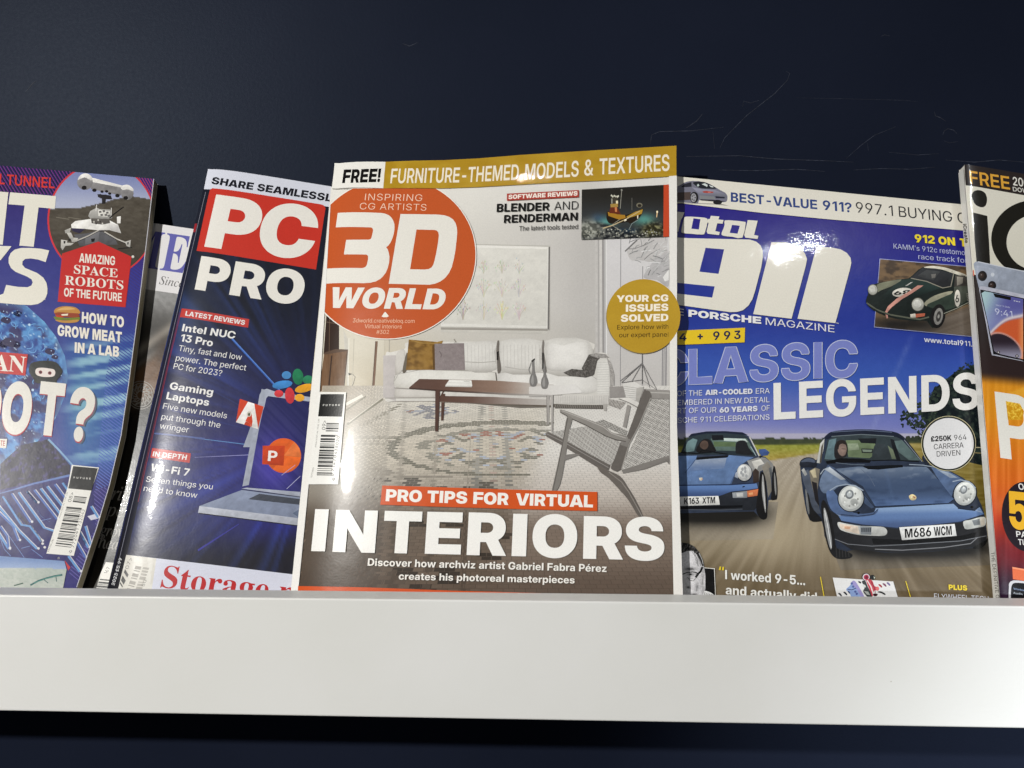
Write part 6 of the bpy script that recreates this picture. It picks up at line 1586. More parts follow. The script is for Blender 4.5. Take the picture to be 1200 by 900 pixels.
# ================================================================== computer magazine (left of centre)
def build_computer():
    m = Mag('dark navy computer magazine with a red box masthead, half hidden behind the orange disc magazine',
            -0.061, 15.0, -3.2, -0.12,
            top=[(243.8, 198), (389.5, 218.8), (612, 250.6)], right=[(611, 258), (540, 735)],
            left=[(227.5, 266.7), (126.5, 688)], thick=0.0045,
            fbend=lambda u: np.where(u < 0.15, 0.0030 * (1 - np.exp(-np.maximum(u, -0.01) / 0.009)) - 0.0030
                                     + 0.0011 * (1 - np.exp(-np.maximum(u, -0.01) / 0.03)) - 0.0011, 0),
            gbend=lambda v: -0.0010 * np.exp(np.minimum(v, 0.02) / 0.03))
    a = Z(170, 190, 5.217)
    b = Z(170, 340, 5.217)
    c = Z(120, 420, 6)
    d = Z(120, 550, 4.788)
    m.clipq = [(243.8, 198), (612, 250.6), (540, 740), (114.5, 738)]
    m.part('cover_artwork')

    def art(x, y):
        t = (y - 200) / 490
        cc = mix((27, 30, 42), (33, 36, 66), sstep(.3, .5, t))
        cc = mix(cc, (44, 43, 104), np.exp(-((x - 290) / 90) ** 2 - ((y - 545) / 75) ** 2))
        cc = mix(cc, (40, 39, 108), np.exp(-((x - 330) / 60) ** 2 - ((y - 615) / 26) ** 2) * .8)
        cc = mix(cc, (30, 29, 38), sstep(620, 665, y + (x - 260) * .12))
        cc = mix(cc, (52, 72, 118), np.exp(-((x - 210) / 26) ** 2 - ((y - 372) / 30) ** 2) * .8)
        # light streaks that converge on the laptop
        dx, dy = x - 372, y - 505
        an = np.arctan2(dy, -dx)
        r = np.hypot(dx, dy)
        ry = noise(an * 18, an * 0 + 3, 4) * noise(an * 47, r / 200, 6)
        cc = cc + (np.array([13, 24, 58])[None] * (ry * sstep(20, 160, r) * sstep(330, 120, r) * 1.3)[:, None])
        return cc + ((fbm(x / 5, y / 5, 2) - .5) * 7)[..., None]
    m.raster([(243.8, 198), (400, 220), (350, 730), (116, 730)], 2.8, art)
    for p0, p1, w, cl in (((272, 397), (328, 458), (2.6, 2.2), (52, 92, 176)), ((272, 396.6), (328, 457), (0.9, 0.9), (96, 140, 214)),
                          ((344, 474), (362, 496), 1.1, (132, 170, 236)), ((181, 508), (298, 522), (0.6, 1.0), (92, 136, 190)),
                          ((228, 536), (304, 532.5), (0.3, 0.9), (150, 150, 206)), ((182, 508), (240, 514), 1.8, (70, 88, 150)),
                          ((232, 645), (280, 614), (2.2, 0.8), (58, 58, 150)), ((200, 480), (290, 503), (2.5, 0.8), (44, 52, 112)),
                          ((210, 436), (286, 478), (3.5, 1.0), (40, 48, 100))):
        m.stroke([p0, p1], w, cl)
    # spine fold: darker strip with a fine pale edge and a red rule
    m.raster([(229, 262), (232, 262), (140.5, 690), (129, 730), (118, 730)], 2, lambda x, y: mix((30, 32, 52), (24, 24, 30), sstep(520, 690, y)))
    m.stroke([(241, 225), (190.6, 440), (133, 684)], 0.6, (128, 128, 140))
    m.stroke([(213, 362), (199, 420), (168, 560), (162, 588)], 0.8, (128, 44, 62))
    m.stroke([(210.5, 366), (197, 424), (163, 575)], 0.5, (112, 40, 60))
    m.poly([(228.2, 262), (231, 262), (229, 272), (226, 272)], (150, 40, 48))

    m.part('top_strip')
    m.poly([(243.8, 198), (389.5, 218.8), (400, 220.3), (398, 244.5), (386.6, 242.7), (239, 221.6)], (214, 217, 230))
    m.text('SHARE SEAMLESSL', (247.3, 215.4), (388.2, 236.6), (8.4, 8.9), (26, 27, 36), 'K')
    m.text('Y', (389.2, 236.8), (398.5, 238.2), 8.9, (26, 27, 36), 'K')
    m.part('masthead')
    box = smooth(a(412, 160, 745, 209, 1075, 260, 1095, 268, 1104, 284, 1075, 470, 1045, 657, 680, 600, 315, 543, 355, 360, 394, 180), 3)
    box = a(412, 160, 1075, 258, 1092, 264, 1103, 282, 1045, 657, 315, 543, 392, 186, 396, 172, 402, 164)
    m.poly(box, (198, 54, 42))
    m.text('P', (239.4, 289.1), (297.6, 297.0), 62.7, (234, 231, 224), 'K', up=(.223, -.975), n=9)
    m.text('C', (298.6, 296.6), (364, 305.3), 62.7, (234, 231, 224), 'K', up=(.223, -.975), n=9)
    m.text('PRO', (228.1, 339.1), (352.5, 358.3), 40, (234, 231, 224), 'K', up=(.2, -.98), n=8)

    m.part('cover_lines')
    m.poly(b(225, 112, 637, 178, 630, 230, 213, 165), (192, 62, 56))
    W_ = (232, 231, 230)
    m.text('LATEST REVIEWS', *b(245, 155, 608, 213), 5.5, W_, 'B')
    m.text('Intel NUC', *b(224, 250, 548, 298), 8.6, W_, 'B')
    m.text('13 Pro', *b(215, 312, 411, 345), 8.6, W_, 'B')
    m.text('Tiny, fast and low', *b(203, 371, 588, 428), 6.9, W_, 'R')
    m.text('power. The perfect', *b(186, 430, 615, 492), 6.9, W_, 'R')
    m.text('PC for 2023?', *b(172, 481, 467, 526), 6.9, W_, 'R')
    m.text('Gaming', *b(148, 605, 412, 645), 8.6, W_, 'B')
    m.text('Laptops', *b(128, 666, 388, 708), 8.6, W_, 'B')
    m.text('Five new models', *b(108, 725, 498, 785), 6.9, W_, 'R')
    m.text('put through the', *b(98, 789, 458, 842), 6.9, W_, 'R')
    m.text('wringer', *b(88, 845, 264, 871), 6.9, W_, 'R')
    m.poly(c(350, 630, 623, 668, 613, 735, 338, 697), (190, 58, 54))
    m.text('IN DEPTH', *c(352, 688, 590, 714), 6, W_, 'B')
    m.text('Wi-Fi 7', *c(336, 790, 606, 828), 8.8, W_, 'B')
    m.text('Seven things you', *d(243, 69, 617, 113), 6.6, W_, 'R')
    m.text('need to know', *d(230, 120, 530, 161), 6.6, W_, 'R')

    m.part('laptop_picture', photo=.12)
    fr = (164, 170, 186)
    m.poly([(284, 572), (312.5, 466), (352, 467), (352, 581)], (46, 42, 112))
    m.raster([(287, 570), (313, 466), (372, 467), (370, 580)], 2.5,
             lambda x, y: mix((32, 34, 84), (62, 54, 152), np.exp(-((x - 318) / 30) ** 2 - ((y - 545) / 40) ** 2)) + (noise((x - y) / 3, y * 0, 3) * 16)[..., None])
    m.poly(b(692, 690, 700, 640, 715, 612, 745, 603, 800, 622, 1020, 655, 1020, 683, 800, 655, 752, 648, 742, 660, 730, 712, 660, 900, 640, 960, 600, 960, 640, 850), fr)
    m.poly(c(1120, 215, 1160, 225, 1100, 500, 1030, 890, 985, 900, 1060, 500), fr)
    m.poly([(283, 572.5), (289.5, 571.5), (352, 576.5), (352, 582)], fr)
    m.stroke([(283.4, 573.6), (352, 582.5)], 0.7, (50, 54, 64))
    m.poly([(233.8, 593), (283.3, 574.2), (353, 583), (350, 607.5)], (132, 142, 166))
    m.poly([(233.8, 593), (350, 607.3), (348.5, 615.5), (232, 601)], (176, 180, 192))
    m.stroke([(233, 601.5), (348, 616)], 1.2, (34, 34, 52))
    m.poly([(291, 585), (304, 578.6), (353, 585), (351, 591.5)], (58, 62, 72))
    for i in range(5):
        m.stroke([(293 + i * 2.8, 583.8 - i * 1.2), (352, 590.6 - i * 1.35)], 0.4, (86, 92, 104))
    m.poly([(343, 601.5), (352, 596), (351, 607)], (96, 108, 132))
    # app tiles
    m.poly(b(580, 665, 725, 712, 690, 850, 556, 806), (204, 66, 36))
    m.poly(b(556, 808, 630, 682, 668, 694, 692, 850, 650, 838, 640, 812, 612, 800, 655, 770, 646, 742, 606, 822), (238, 236, 232))
    m.poly(b(632, 765, 650, 752, 658, 800, 652, 838, 640, 812, 614, 800), (204, 66, 36))
    m.poly(ell(*b(636, 758)[0], 2.6, 3.2), (206, 202, 190))
    m.poly(ell(*b(636, 760)[0], 1.2, 1.9), (60, 70, 46))
    m.poly(ell(332.4, 534, 20.6, 20.4), (214, 92, 34))
    m.poly([(332.4, 534), (345, 517.8), (351, 525), (353, 536)], (226, 120, 62))
    m.poly([(332.4, 534), (353, 536), (350, 545), (342, 552), (334, 554.4), (320, 550)], (228, 104, 40))
    m.poly([(307.9, 522.4), (333.9, 522.4), (332.4, 545.8), (307.3, 544)], (196, 66, 28))
    m.text('P', (313.8, 540.2), (324.6, 540.8), 12.2, (240, 236, 232), 'B', up=(.08, -1))
    m.poly(ell(*b(865, 520)[0], 5.4, 4.6), (76, 140, 200))
    m.poly(ell(*b(840, 578)[0], 11.8, 4.6, tilt=-9), (66, 136, 204))
    m.poly(ell(*b(935, 530)[0], 6.3, 9.4, tilt=-6), (36, 120, 82))
    m.poly(ell(*b(996, 548)[0], 6, 5, tilt=-8), (46, 128, 92))
    m.poly(ell(*b(885, 645)[0], 5.6, 9.4, tilt=-5), (206, 58, 66))
    m.poly(ell(*b(818, 633)[0], 5.3, 4.2), (212, 62, 70))
    m.poly(ell(*b(975, 600)[0], 11.5, 4.6, tilt=-14), (232, 164, 44))
    m.poly(ell(*b(945, 658)[0], 5.6, 4.4), (232, 166, 50))
    m.stroke([(330, 557), (346, 545)], 0.5, (176, 176, 220))
    m.stroke([(336, 573), (352, 558)], 0.6, (186, 186, 224))

    m.part('bottom_panel')
    m.poly([(148.2, 650.2), (242, 661), (341.8, 672.9), (360, 675), (352, 730), (129, 730)], (212, 215, 230))
    m.raster([(148.2, 650.2), (183.5, 654.4), (172, 730), (129, 730)], 3, lambda x, y: mix((222, 220, 212), (204, 200, 190), (noise(x / 5, y / 20, 3) > .5) * .6))
    m.bars(d(128, 560, 148, 592, 112, 664, 98, 640), 9, 4, (90, 90, 90))
    m.bars([(159, 663), (166, 664), (156, 692), (149, 690)], 22, 7, (150, 146, 138))
    m.bars([(168, 664.5), (175, 665.5), (166, 692), (159, 691)], 22, 9, (168, 164, 156))
    m.text('07>', *d(146, 560, 170, 498), 4, (120, 118, 112), 'R', up=(-1, -.2))
    m.text('50', *d(236, 658, 250, 622), 3.6, (130, 128, 120), 'R', up=(-1, -.2))
    m.text('Storage m', (187.9, 688), (355, 708.4), 26, (184, 38, 42), 'F')
    m.text('2023 £5.99', *d(68, 652, 112, 500), 3.6, (214, 214, 214), 'S', up=(-.97, -.25))
    m.text('JULY', *d(40, 760, 62, 672), 3.6, (214, 214, 214), 'S', up=(-.97, -.25))
    m.finish()


build_computer()
# ================================================================== science magazine (far left)
def build_science():
    m = Mag('blue and purple science magazine with a space robot photo in a red ringed circle',
            -0.068, 15.5, -6.5, -0.3,
            top=[(-190, 177.5), (0, 194), (180.8, 209.7)],
            right=[(171.5, 290), (165.5, 340), (159.3, 390), (150.6, 455), (142.6, 510), (129, 568), (115, 615), (90.5, 688)],
            left=[(-215, 400), (-250, 690)], thick=0.0075, pages=MAT_PAGES,
            gbend=lambda v: -0.0012 * np.exp(np.minimum(v, 0.02) / 0.03))
    A = Z(0, 190, 6)
    B = Z(0, 310, 6)
    C_ = Z(0, 420, 6)
    D = Z(0, 550, 6)
    m.clipq = [(-60, 188.8), (180.8, 209.7), (171.5, 290), (165.5, 340), (159.3, 390), (150.6, 455), (142.6, 510), (129, 568), (115, 615), (90.5, 688), (76.5, 728), (-60, 728)]
    m.part('cover_artwork')

    def art(x, y):
        cc = mix((56, 46, 112), (58, 62, 136), sstep(200, 340, y))
        cc = mix(cc, (44, 84, 156), sstep(360, 430, y) * sstep(40, 110, x))
        # bright motion streaks
        q = (y - 0.0 * x) + (x - 60) * .18
        st = fbm(q / 5.5, x / 120, 4, 3)
        am = sstep(375, 430, y) * sstep(560, 520, y) * sstep(60, 100, x)
        cc = mix(cc, mix((46, 84, 156), (150, 190, 208), sstep(.4, .68, st)), am)
        cc = mix(cc, (92, 150, 176), am * np.exp(-((x - 95) / 20) ** 2 - ((y - 480) / 50) ** 2) * .6)
        cc = mix(cc, (44, 40, 112), sstep(540, 575, y))
        cc = mix(cc, (62, 44, 118), sstep(128, 160, x) * sstep(420, 300, y) * .6)
        return cc + ((fbm(x / 4, y / 4, 7) - .5) * 9)[..., None]
    m.raster(m.clipq, 2.8, art)
    keep, m.clipq = m.clipq, None
    m.raster([(-190, 177.5), (-59, 188.9), (-59, 728), (-200, 728)], 8, art)
    m.poly([(-190, 200), (-80, 204), (-82, 236), (-190, 232)], (232, 228, 216))
    m.clipq = keep
    # ruled pattern at the top and along the right edge
    m.share(4)
    for i in range(-4, 34):
        x = -8 + i * 4.1
        m.stroke([(x, 192), (x + 22, 228)], 1.5, (36, 32, 62), clip=[(-20, 192.5), (89, 201.5), (66, 230), (-20, 225)])
        m.stroke([(x + 1.8, 192), (x + 23.8, 228)], 0.55, (140, 56, 128), clip=[(-20, 192.5), (89, 201.5), (66, 230), (-20, 225)])
    rs_ = [(160, 207.5), (181, 209.7), (177.5, 233)]
    for i in range(12):
        x = 150 + i * 3.2
        m.stroke([(x, 196), (x + 22, 236)], 0.8, (170, 66, 110), clip=rs_)
    edge = [(153, 303), (171.5, 290), (165.5, 340), (159.3, 390), (150.6, 455), (142.6, 510), (129, 568), (112, 575), (124, 440)]
    for i in range(84):
        y = 268 + i * 3.9
        m.stroke([(100, y), (178, y + 58)], 0.95, (52, 58, 150) if y < 430 else (86, 108, 190), clip=edge)
    for i in range(30):
        y = 520 + i * 4.6
        m.stroke([(60, y), (135, y + 62)], 0.9, (92, 84, 160), clip=[(108, 575), (127, 570), (114, 616), (90, 690), (74, 690), (90, 640)])
    m.share()

    # big blue brain
    bl = smooth([(-20, 345), (8, 348.5), (32, 359), (52, 377), (66, 395), (76, 417), (79.5, 440), (78, 458), (70, 480), (60, 500), (48, 514), (36, 524), (20, 522), (14, 540), (0, 552), (-20, 556)], 4)

    def brain(x, y):
        f, g_ = fbm(x / 13, y / 13, 3), fbm(x / 4.2, y / 4.2, 9)
        cc = mix((36, 66, 140), (86, 146, 206), sstep(.35, .68, g_ * .6 + f * .4))
        cc = mix(cc, (40, 30, 82), sstep(.52, .64, fbm(x / 17 + 5, y / 15, 12)) * .85)
        dd = np.hypot((x + 12) / 92, (y - 445) / 100)
        cc = mix(cc, (122, 182, 222), sstep(.82, 1.0, dd) * .6)
        return mix(cc, (196, 222, 240), (noise(x / 1.7, y / 1.7, 5) > .9) * .8)
    m.raster(clip_convex([(-20, 345), (8, 348.5), (32, 359), (52, 377), (66, 395), (76, 417), (79.5, 440), (78, 458), (70, 480), (60, 500), (36, 526), (10, 545), (-20, 556)], m.clipq), 1.5, brain)
    rs = np.random.RandomState(5)
    m.share(6)
    for i in range(60):
        x, y = rs.rand() * 78, 352 + rs.rand() * 180
        if np.hypot((x + 12) / 90, (y - 445) / 98) < .97:
            r_ = .4 + rs.rand() ** 3 * 1.5
            m.poly(ell(x, y, r_, r_, 8), (190, 216, 240))
    for i in range(34):
        x, y = rs.rand() * 70, 358 + rs.rand() * 168
        if np.hypot((x + 12) / 86, (y - 445) / 94) < .95:
            an = rs.rand() * 6
            m.stroke([(x + 9 * t * math.cos(an + 1.6 * t), y + 9 * t * math.sin(an + 1.6 * t)) for t in np.linspace(0, 1, 6)], 1.0, (104, 160, 214))
    for X, Y, r_ in ((125, 345, 5.2), (40, 390, 6), (60, 545, 8), (110, 560, 6), (350, 610, 6), (385, 650, 4), (25, 560, 6), (20, 330, 3)):
        x, y = B(X, Y)[0]
        m.poly(smooth([(x - r_, y), (x - r_ * .3, y - r_ * .6), (x + r_, y - r_ * .2), (x + r_ * .6, y + r_ * .7), (x - r_ * .5, y + r_ * .5)], 4), (34, 26, 72))
        m.poly(ell(x + r_ * .3, y - r_ * .1, .7, .7, 8), (170, 190, 230))
    m.share()
    # underside and circuit board
    m.raster(C_(0, 745, 60, 690, 150, 610, 240, 590, 335, 568, 495, 755, 490, 820, 150, 890, 0, 925), 1.3,
             lambda x, y: mix((34, 30, 54), (70, 62, 118), sstep(.5, .75, fbm(x / 3.4, y / 3.4, 6))))
    m.stroke(C_(340, 568, 420, 650, 512, 752), (2.5, 1.8), (128, 168, 206))
    m.stroke(D(490, 42, 240, 100, 0, 172), (2.4, 1.6), (96, 122, 184))
    m.raster(clip_convex([(-10, 581), (82, 559), (110, 580), (112, 620), (80, 668), (-10, 655)], m.clipq), 2.5,
             lambda x, y: mix((42, 40, 116), (32, 28, 84), fbm(x / 8, y / 8, 3)))
    m.share(8)
    tr = ((-60, 250, 90, 400, 130, 500), (-30, 235, 130, 430, 200, 500, 260, 560), (20, 190, 150, 390, 210, 400, 290, 505), (80, 170, 215, 372), (130, 162, 310, 410, 400, 440, 500, 520),
          (190, 155, 260, 235), (240, 145, 400, 350), (285, 135, 450, 350), (330, 120, 470, 300), (385, 105, 500, 260), (440, 95, 520, 205), (-40, 400, 60, 560), (0, 400, 50, 470, 60, 555),
          (560, 440, 620, 550), (600, 400, 640, 540), (520, 480, 600, 620), (480, 610, 560, 720), (640, 260, 690, 340))
    for i, t in enumerate(tr):
        m.stroke(D(*t), 2.4, (96, 148, 206) if i % 3 else (70, 104, 178))
        q = [(x + 1.8, y - .6) for x, y in D(*t)]
        m.stroke(q, 0.9, (206, 206, 214))
        m.poly(ell(*q[-1], 1.5, 1.5, 10), (214, 214, 222))
    for t in ((45, 440, 170, 620), (250, 270, 290, 330, 350, 370), (150, 555, 210, 540), (0, 480, 30, 560, 75, 610), (290, 360, 360, 345), (220, 560, 300, 620)):
        m.stroke(D(*t), 0.6, (110, 140, 200))
    for X, Y in ((300, 522), (315, 548), (290, 495), (410, 625)):
        m.poly(ell(*D(X, Y)[0], 1.7, 1.5, 8), (214, 212, 214))
    m.poly(D(615, 330, 675, 312, 695, 345, 640, 358), (206, 206, 222))
    m.poly(D(135, 300, 200, 380, 190, 390, 120, 320), (34, 26, 62))
    m.share()

    m.poly(D(455, 640, 496, 690, 480, 712), (196, 50, 54))
    m.part('robot_photo', photo=.16)
    ring = [(119 + 63.5 * math.cos(t), 258 + 67 * math.sin(t)) for t in np.linspace(0, 2 * math.pi, 60)[:-1]]
    inner = [(119.2 + 61.6 * math.cos(t), 258 + 65.1 * math.sin(t)) for t in np.linspace(0, 2 * math.pi, 60)[:-1]]
    m.tris(tess(ring), (206, 58, 66))

    def moon(x, y):
        hx = 190 + np.interp((x) * 6, [340, 440, 560, 640, 720, 800, 930, 1060], [333, 320, 322, 305, 286, 262, 240, 262]) / 6
        sky = mix((128, 138, 184), (176, 182, 206), sstep(203, 245, y))
        gr = mix((70, 64, 56), (96, 90, 80), fbm(x / 9, y / 3, 5)) + ((fbm(x / 3, y / 2, 3) - .5) * 22)[..., None]
        gr = mix(gr, (60, 55, 48), sstep(255, 300, y) * .5)
        return np.where((y < hx)[:, None], sky, gr)
    m.raster(clip_convex(inner, m.clipq), 1.2, moon)
    m.share(40)
    for X in (395, 480):
        m.stroke(A(X, 388, X + 90, 402), 0.6, (130, 124, 112))
    wt, gd, bk = (232, 230, 226), (134, 132, 134), (30, 28, 28)
    m.poly(A(630, 110, 700, 128, 860, 172, 850, 235, 640, 190), (140, 138, 140))
    m.poly(A(600, 82, 650, 110, 860, 165, 900, 160, 890, 186, 650, 140), wt)
    m.poly(ell(*A(598, 142)[0], 9.2, 9.0), gd)
    m.poly(smooth(A(548, 125, 560, 98, 590, 80, 625, 85, 650, 112, 640, 130, 600, 108, 565, 118), 4), wt)
    m.poly(ell(*A(895, 218)[0], 7.4, 8.0), gd)
    m.poly(smooth(A(850, 180, 870, 162, 905, 162, 935, 185, 938, 205, 900, 192, 865, 196), 4), wt)
    for X, Y, r_ in ((592, 180, 3), (664, 198, 2.6), (718, 208, 1.9), (750, 206, 1.9), (772, 222, 1.9), (740, 240, 2.6), (826, 236, 2.7), (884, 252, 2.8), (705, 232, 1.6)):
        m.poly(ell(*A(X, Y)[0], r_, r_ * .8, 14), bk)
    m.poly(A(685, 225, 780, 235, 790, 262, 745, 262, 742, 292, 718, 294, 716, 258, 690, 246), (44, 42, 44))
    m.poly(A(635, 345, 680, 320, 700, 330, 780, 335, 790, 395, 720, 410, 640, 400, 620, 380), (170, 168, 164))
    m.poly(A(692, 335, 775, 345, 770, 388, 690, 380), (222, 220, 214))
    for X, Y in ((705, 350), (730, 345), (755, 356), (715, 372), (745, 372), (765, 378)):
        m.poly(A(X - 9, Y - 6, X + 8, Y - 8, X + 10, Y + 6, X - 7, Y + 8), (110, 108, 106))
    m.stroke(A(770, 395, 810, 360, 870, 315), 1.3, (28, 26, 26))
    m.stroke(A(680, 300, 675, 345), 0.8, wt)
    m.stroke(A(784, 322, 782, 372), 0.8, wt)
    m.poly(A(500, 440, 530, 415, 640, 400, 760, 405, 830, 440, 852, 500, 770, 478, 690, 480, 600, 470, 505, 465), wt)
    m.poly(A(505, 465, 600, 470, 560, 502, 510, 485), (52, 48, 72))
    m.poly(A(760, 430, 830, 445, 850, 500, 780, 482), (206, 204, 202))
    m.poly(A(640, 395, 770, 400, 775, 430, 720, 440, 645, 430), (96, 92, 88))
    for i in range(9):
        x, y = 640 + i * 15, 405 + (i % 3) * 12
        m.poly(A(x, y, x + 9, y - 4, x + 12, y + 8, x + 3, y + 10), (206, 204, 196) if i % 2 else (60, 56, 54))
    m.poly(A(822, 385, 850, 380, 848, 430, 824, 432), wt)
    m.poly(A(520, 510, 620, 500, 700, 480, 800, 520, 830, 580, 560, 590), (92, 92, 96))
    m.poly(A(600, 520, 700, 490, 690, 560, 600, 580), (112, 112, 116))
    m.stroke(A(705, 475, 620, 520, 520, 562), 1.5, (190, 186, 178))
    m.stroke(A(705, 480, 620, 526, 520, 568), 0.6, bk)
    m.stroke(A(735, 490, 820, 540, 905, 575), 1.5, (196, 192, 184))
    m.stroke(A(735, 497, 820, 546, 905, 582), 0.6, bk)
    m.poly(ell(*A(712, 472)[0], 3.2, 3.2), (70, 68, 70))
    m.poly(ell(*A(712, 470)[0], 1.6, 1.6), (190, 190, 192))
    for pts in ((430, 545, 475, 552, 470, 575, 440, 620, 428, 600), (455, 480, 500, 462, 490, 500, 460, 500), (500, 530, 550, 535, 540, 560, 505, 565), (440, 565, 520, 570, 500, 585, 445, 590),
                (880, 560, 920, 548, 915, 600, 890, 590), (470, 500, 500, 495, 520, 540, 500, 550)):
        m.poly(A(*pts), (186, 184, 178))
    for pts in ((448, 555, 462, 556, 458, 574, 448, 572), (480, 540, 498, 538, 500, 552, 484, 556), (895, 565, 905, 562, 904, 580, 896, 580), (640, 540, 668, 536, 664, 560, 644, 562)):
        m.poly(A(*pts), bk)
    m.stroke(A(830, 610, 930, 600), 1.0, bk)
    m.poly(ell(*A(935, 666)[0], 1.7, 1.7, 8), (226, 224, 216))
    m.share()

    m.stroke([(m.clipq[i][0] - .5, m.clipq[i][1]) for i in range(1, 10)], 0.8, (206, 206, 214))
    m.part('masthead')
    cr = (232, 228, 216)
    m.poly(A(0, 208, 60, 213, 20, 582, -60, 575, -60, 205), cr)
    m.poly(A(72, 213, 395, 240, 386, 329, 272, 319, 238, 596, 137, 588, 174, 306, 60, 297), cr)
    m.poly(A(-60, 588, 82, 592, 45, 640, 5, 690, -60, 700), cr)
    m.poly(A(347, 622, 322, 704, 270, 686, 215, 678, 178, 682, 160, 697, 158, 722, 178, 745, 262, 780, 305, 812, 328, 850, 335, 890, 333, 925, 322, 955, 300, 980, 268, 998, 220, 1006,
               130, 1002, -60, 985, -60, 960, 25, 925, 45, 864, 130, 878, 195, 880, 222, 868, 231, 846, 222, 824, 190, 805, 110, 772, 78, 745, 62, 710, 62, 672, 76, 640, 104, 616, 150, 604,
               220, 604, 290, 610), cr)
    m.text('TM', *B(297, 249, 318, 251), 1.4, cr, 'B')
    m.part('cover_lines')
    m.text('TUNNEL', *A(46, 160, 384, 186), 12.3, (214, 62, 58), 'S', slant=-0.02)
    m.text('L', *A(-4, 156, 34, 158), 12.3, (214, 62, 58), 'S')
    m.poly([(73, 297.3), (115.5, 283.2), (154.3, 301), (147.2, 360.2), (67.8, 353.7)], (196, 48, 46))
    cw = (236, 230, 220)
    m.text('AMAZING', *A(557, 705, 809, 727), 10.6, cw, 'B')
    m.text('SPACE', *A(520, 783, 828, 812), 10, cw, 'F')
    m.text('ROBOTS', *B(456, 141, 868, 178), 10.4, cw, 'F')
    m.text('OF THE FUTURE', *B(450, 224, 856, 262), 10, cw, 'B')
    # burger
    x0 = Z(63.5, 359, 6)
    m.poly(smooth(x0(0, 42, 10, 18, 50, 2, 100, 0, 150, 8, 178, 30, 178, 52, 100, 50, 20, 52), 4), (192, 136, 66))
    m.poly(smooth(x0(15, 30, 60, 10, 110, 8, 150, 20, 100, 26, 50, 28), 4), (218, 172, 104))
    m.poly(x0(0, 48, 30, 42, 170, 50, 182, 70, 170, 82, 20, 74), (150, 66, 40))
    m.poly(x0(50, 56, 100, 52, 96, 66, 54, 66), (236, 226, 200))
    m.poly(x0(8, 62, 60, 68, 70, 78, 20, 80), (196, 60, 40))
    m.poly(smooth(x0(-4, 74, 30, 76, 80, 82, 140, 80, 180, 78, 178, 96, 130, 100, 60, 96, 20, 100), 3), (112, 128, 44))
    m.poly(smooth(x0(10, 96, 90, 100, 172, 94, 160, 112, 100, 118, 40, 112), 4), (190, 140, 70))
    m.text('HOW TO', *B(575, 409, 872, 444), 12.6, cw, 'K')
    m.text('GROW MEAT', *B(404, 500, 857, 552), 12.8, cw, 'K')
    m.text('IN A LAB', *B(525, 620, 838, 651), 12.2, cw, 'K')
    m.poly(B(-60, 610, 197, 632, 180, 782, -60, 760), (192, 46, 44))
    m.text('N', *B(58, 750, 176, 762), 18.6, cw, 'F', up=(.1, -1))
    m.text('A', *B(-55, 744, 58, 752), 18.6, cw, 'F', up=(.1, -1))
    # round dark head with a pale visor
    hd = smooth(B(215, 700, 260, 682, 325, 676, 390, 686, 425, 720, 440, 752, 425, 785, 400, 815, 390, 835, 260, 835, 235, 800, 205, 755), 4)
    m.poly(hd, (40, 42, 40))
    m.stroke(B(335, 680, 340, 660), 1.0, (40, 42, 40))
    m.poly(smooth(B(250, 750, 262, 730, 300, 726, 350, 732, 382, 740, 390, 762, 378, 786, 330, 792, 280, 786, 255, 772), 4), (232, 220, 214))
    for X in (286, 351):
        m.poly(ell(*B(X, 758 + (X - 286) * .09)[0], 2.1, 2.0), (120, 40, 50))
        m.poly(ell(*B(X, 758 + (X - 286) * .09)[0], 0.9, 0.9), (40, 16, 20))

    def big(chh, p0, p1, hh):
        m.text(chh, (p0[0] - .3, p0[1] + 1.7), (p1[0] + .5, p1[1] + 1.7), hh, (176, 44, 62), 'K', up=(.115, -.99), n=8)
        m.text(chh, p0, p1, hh - .3, (228, 224, 216), 'K', up=(.115, -.99), n=8)
    big('O', *C_(-2, 520, 202, 541), 61)
    big('O', *C_(-210, 500, -12, 518), 61)
    m.text('T', *C_(248, 542, 425, 560), 63, (176, 44, 62), 'K', up=(.115, -.99))
    m.text('T', *C_(246, 534, 423, 552), 62.7, (228, 224, 216), 'K', up=(.115, -.99))
    m.text('?', (79.6, 517.5), (108.3, 521.4), 63, (96, 100, 116), 'K', up=(.115, -.99), n=8)
    m.text('?', (77.6, 516.4), (106.3, 520.3), 63, (176, 44, 62), 'K', up=(.115, -.99), n=8)
    m.text('?', (77.4, 514.9), (106.1, 518.8), 62.7, (228, 224, 216), 'K', up=(.115, -.99), n=8)
    m.poly(C_(-30, 565, 52, 567, 45, 632, -30, 628), (230, 226, 218))
    m.text('TE', *C_(4, 614, 36, 617), 6.2, (178, 50, 44), 'S')

    m.part('barcode')
    m.poly([(84.3, 544.8), (116.2, 548), (107.2, 575), (86.7, 651.4), (54.6, 648.7), (79.5, 571)], (234, 232, 226))
    m.poly([(86, 546.3), (115, 548.9), (107.5, 575), (80.2, 572.4)], (30, 30, 30))
    m.text('FUTURE', (86.4, 560.6), (106.6, 562), 2.0, (212, 211, 206), 'B', ls=.35)
    m.bars(D(524, 188, 612, 196, 598, 250, 510, 236), 14, 3)
    m.bars(D(470, 262, 578, 272, 498, 555, 388, 542), 60, 8)
    m.text('732042', *D(566, 400, 600, 285), 3.4, (56, 56, 54), 'R', up=(-1, -.2), ls=.1)
    m.text('772041', *D(522, 552, 556, 420), 3.4, (56, 56, 54), 'R', up=(-1, -.2), ls=.1)
    m.text('9', *D(486, 592, 508, 588), 3.2, (56, 56, 54), 'R')
    m.text('08>', *D(500, 232, 520, 165), 3.8, (56, 56, 54), 'R', up=(-1, -.2))
    m.text('PRINTED IN THE UK', *D(425, 345, 480, 160), 1.6, (140, 138, 132), 'R', up=(-1, -.25))
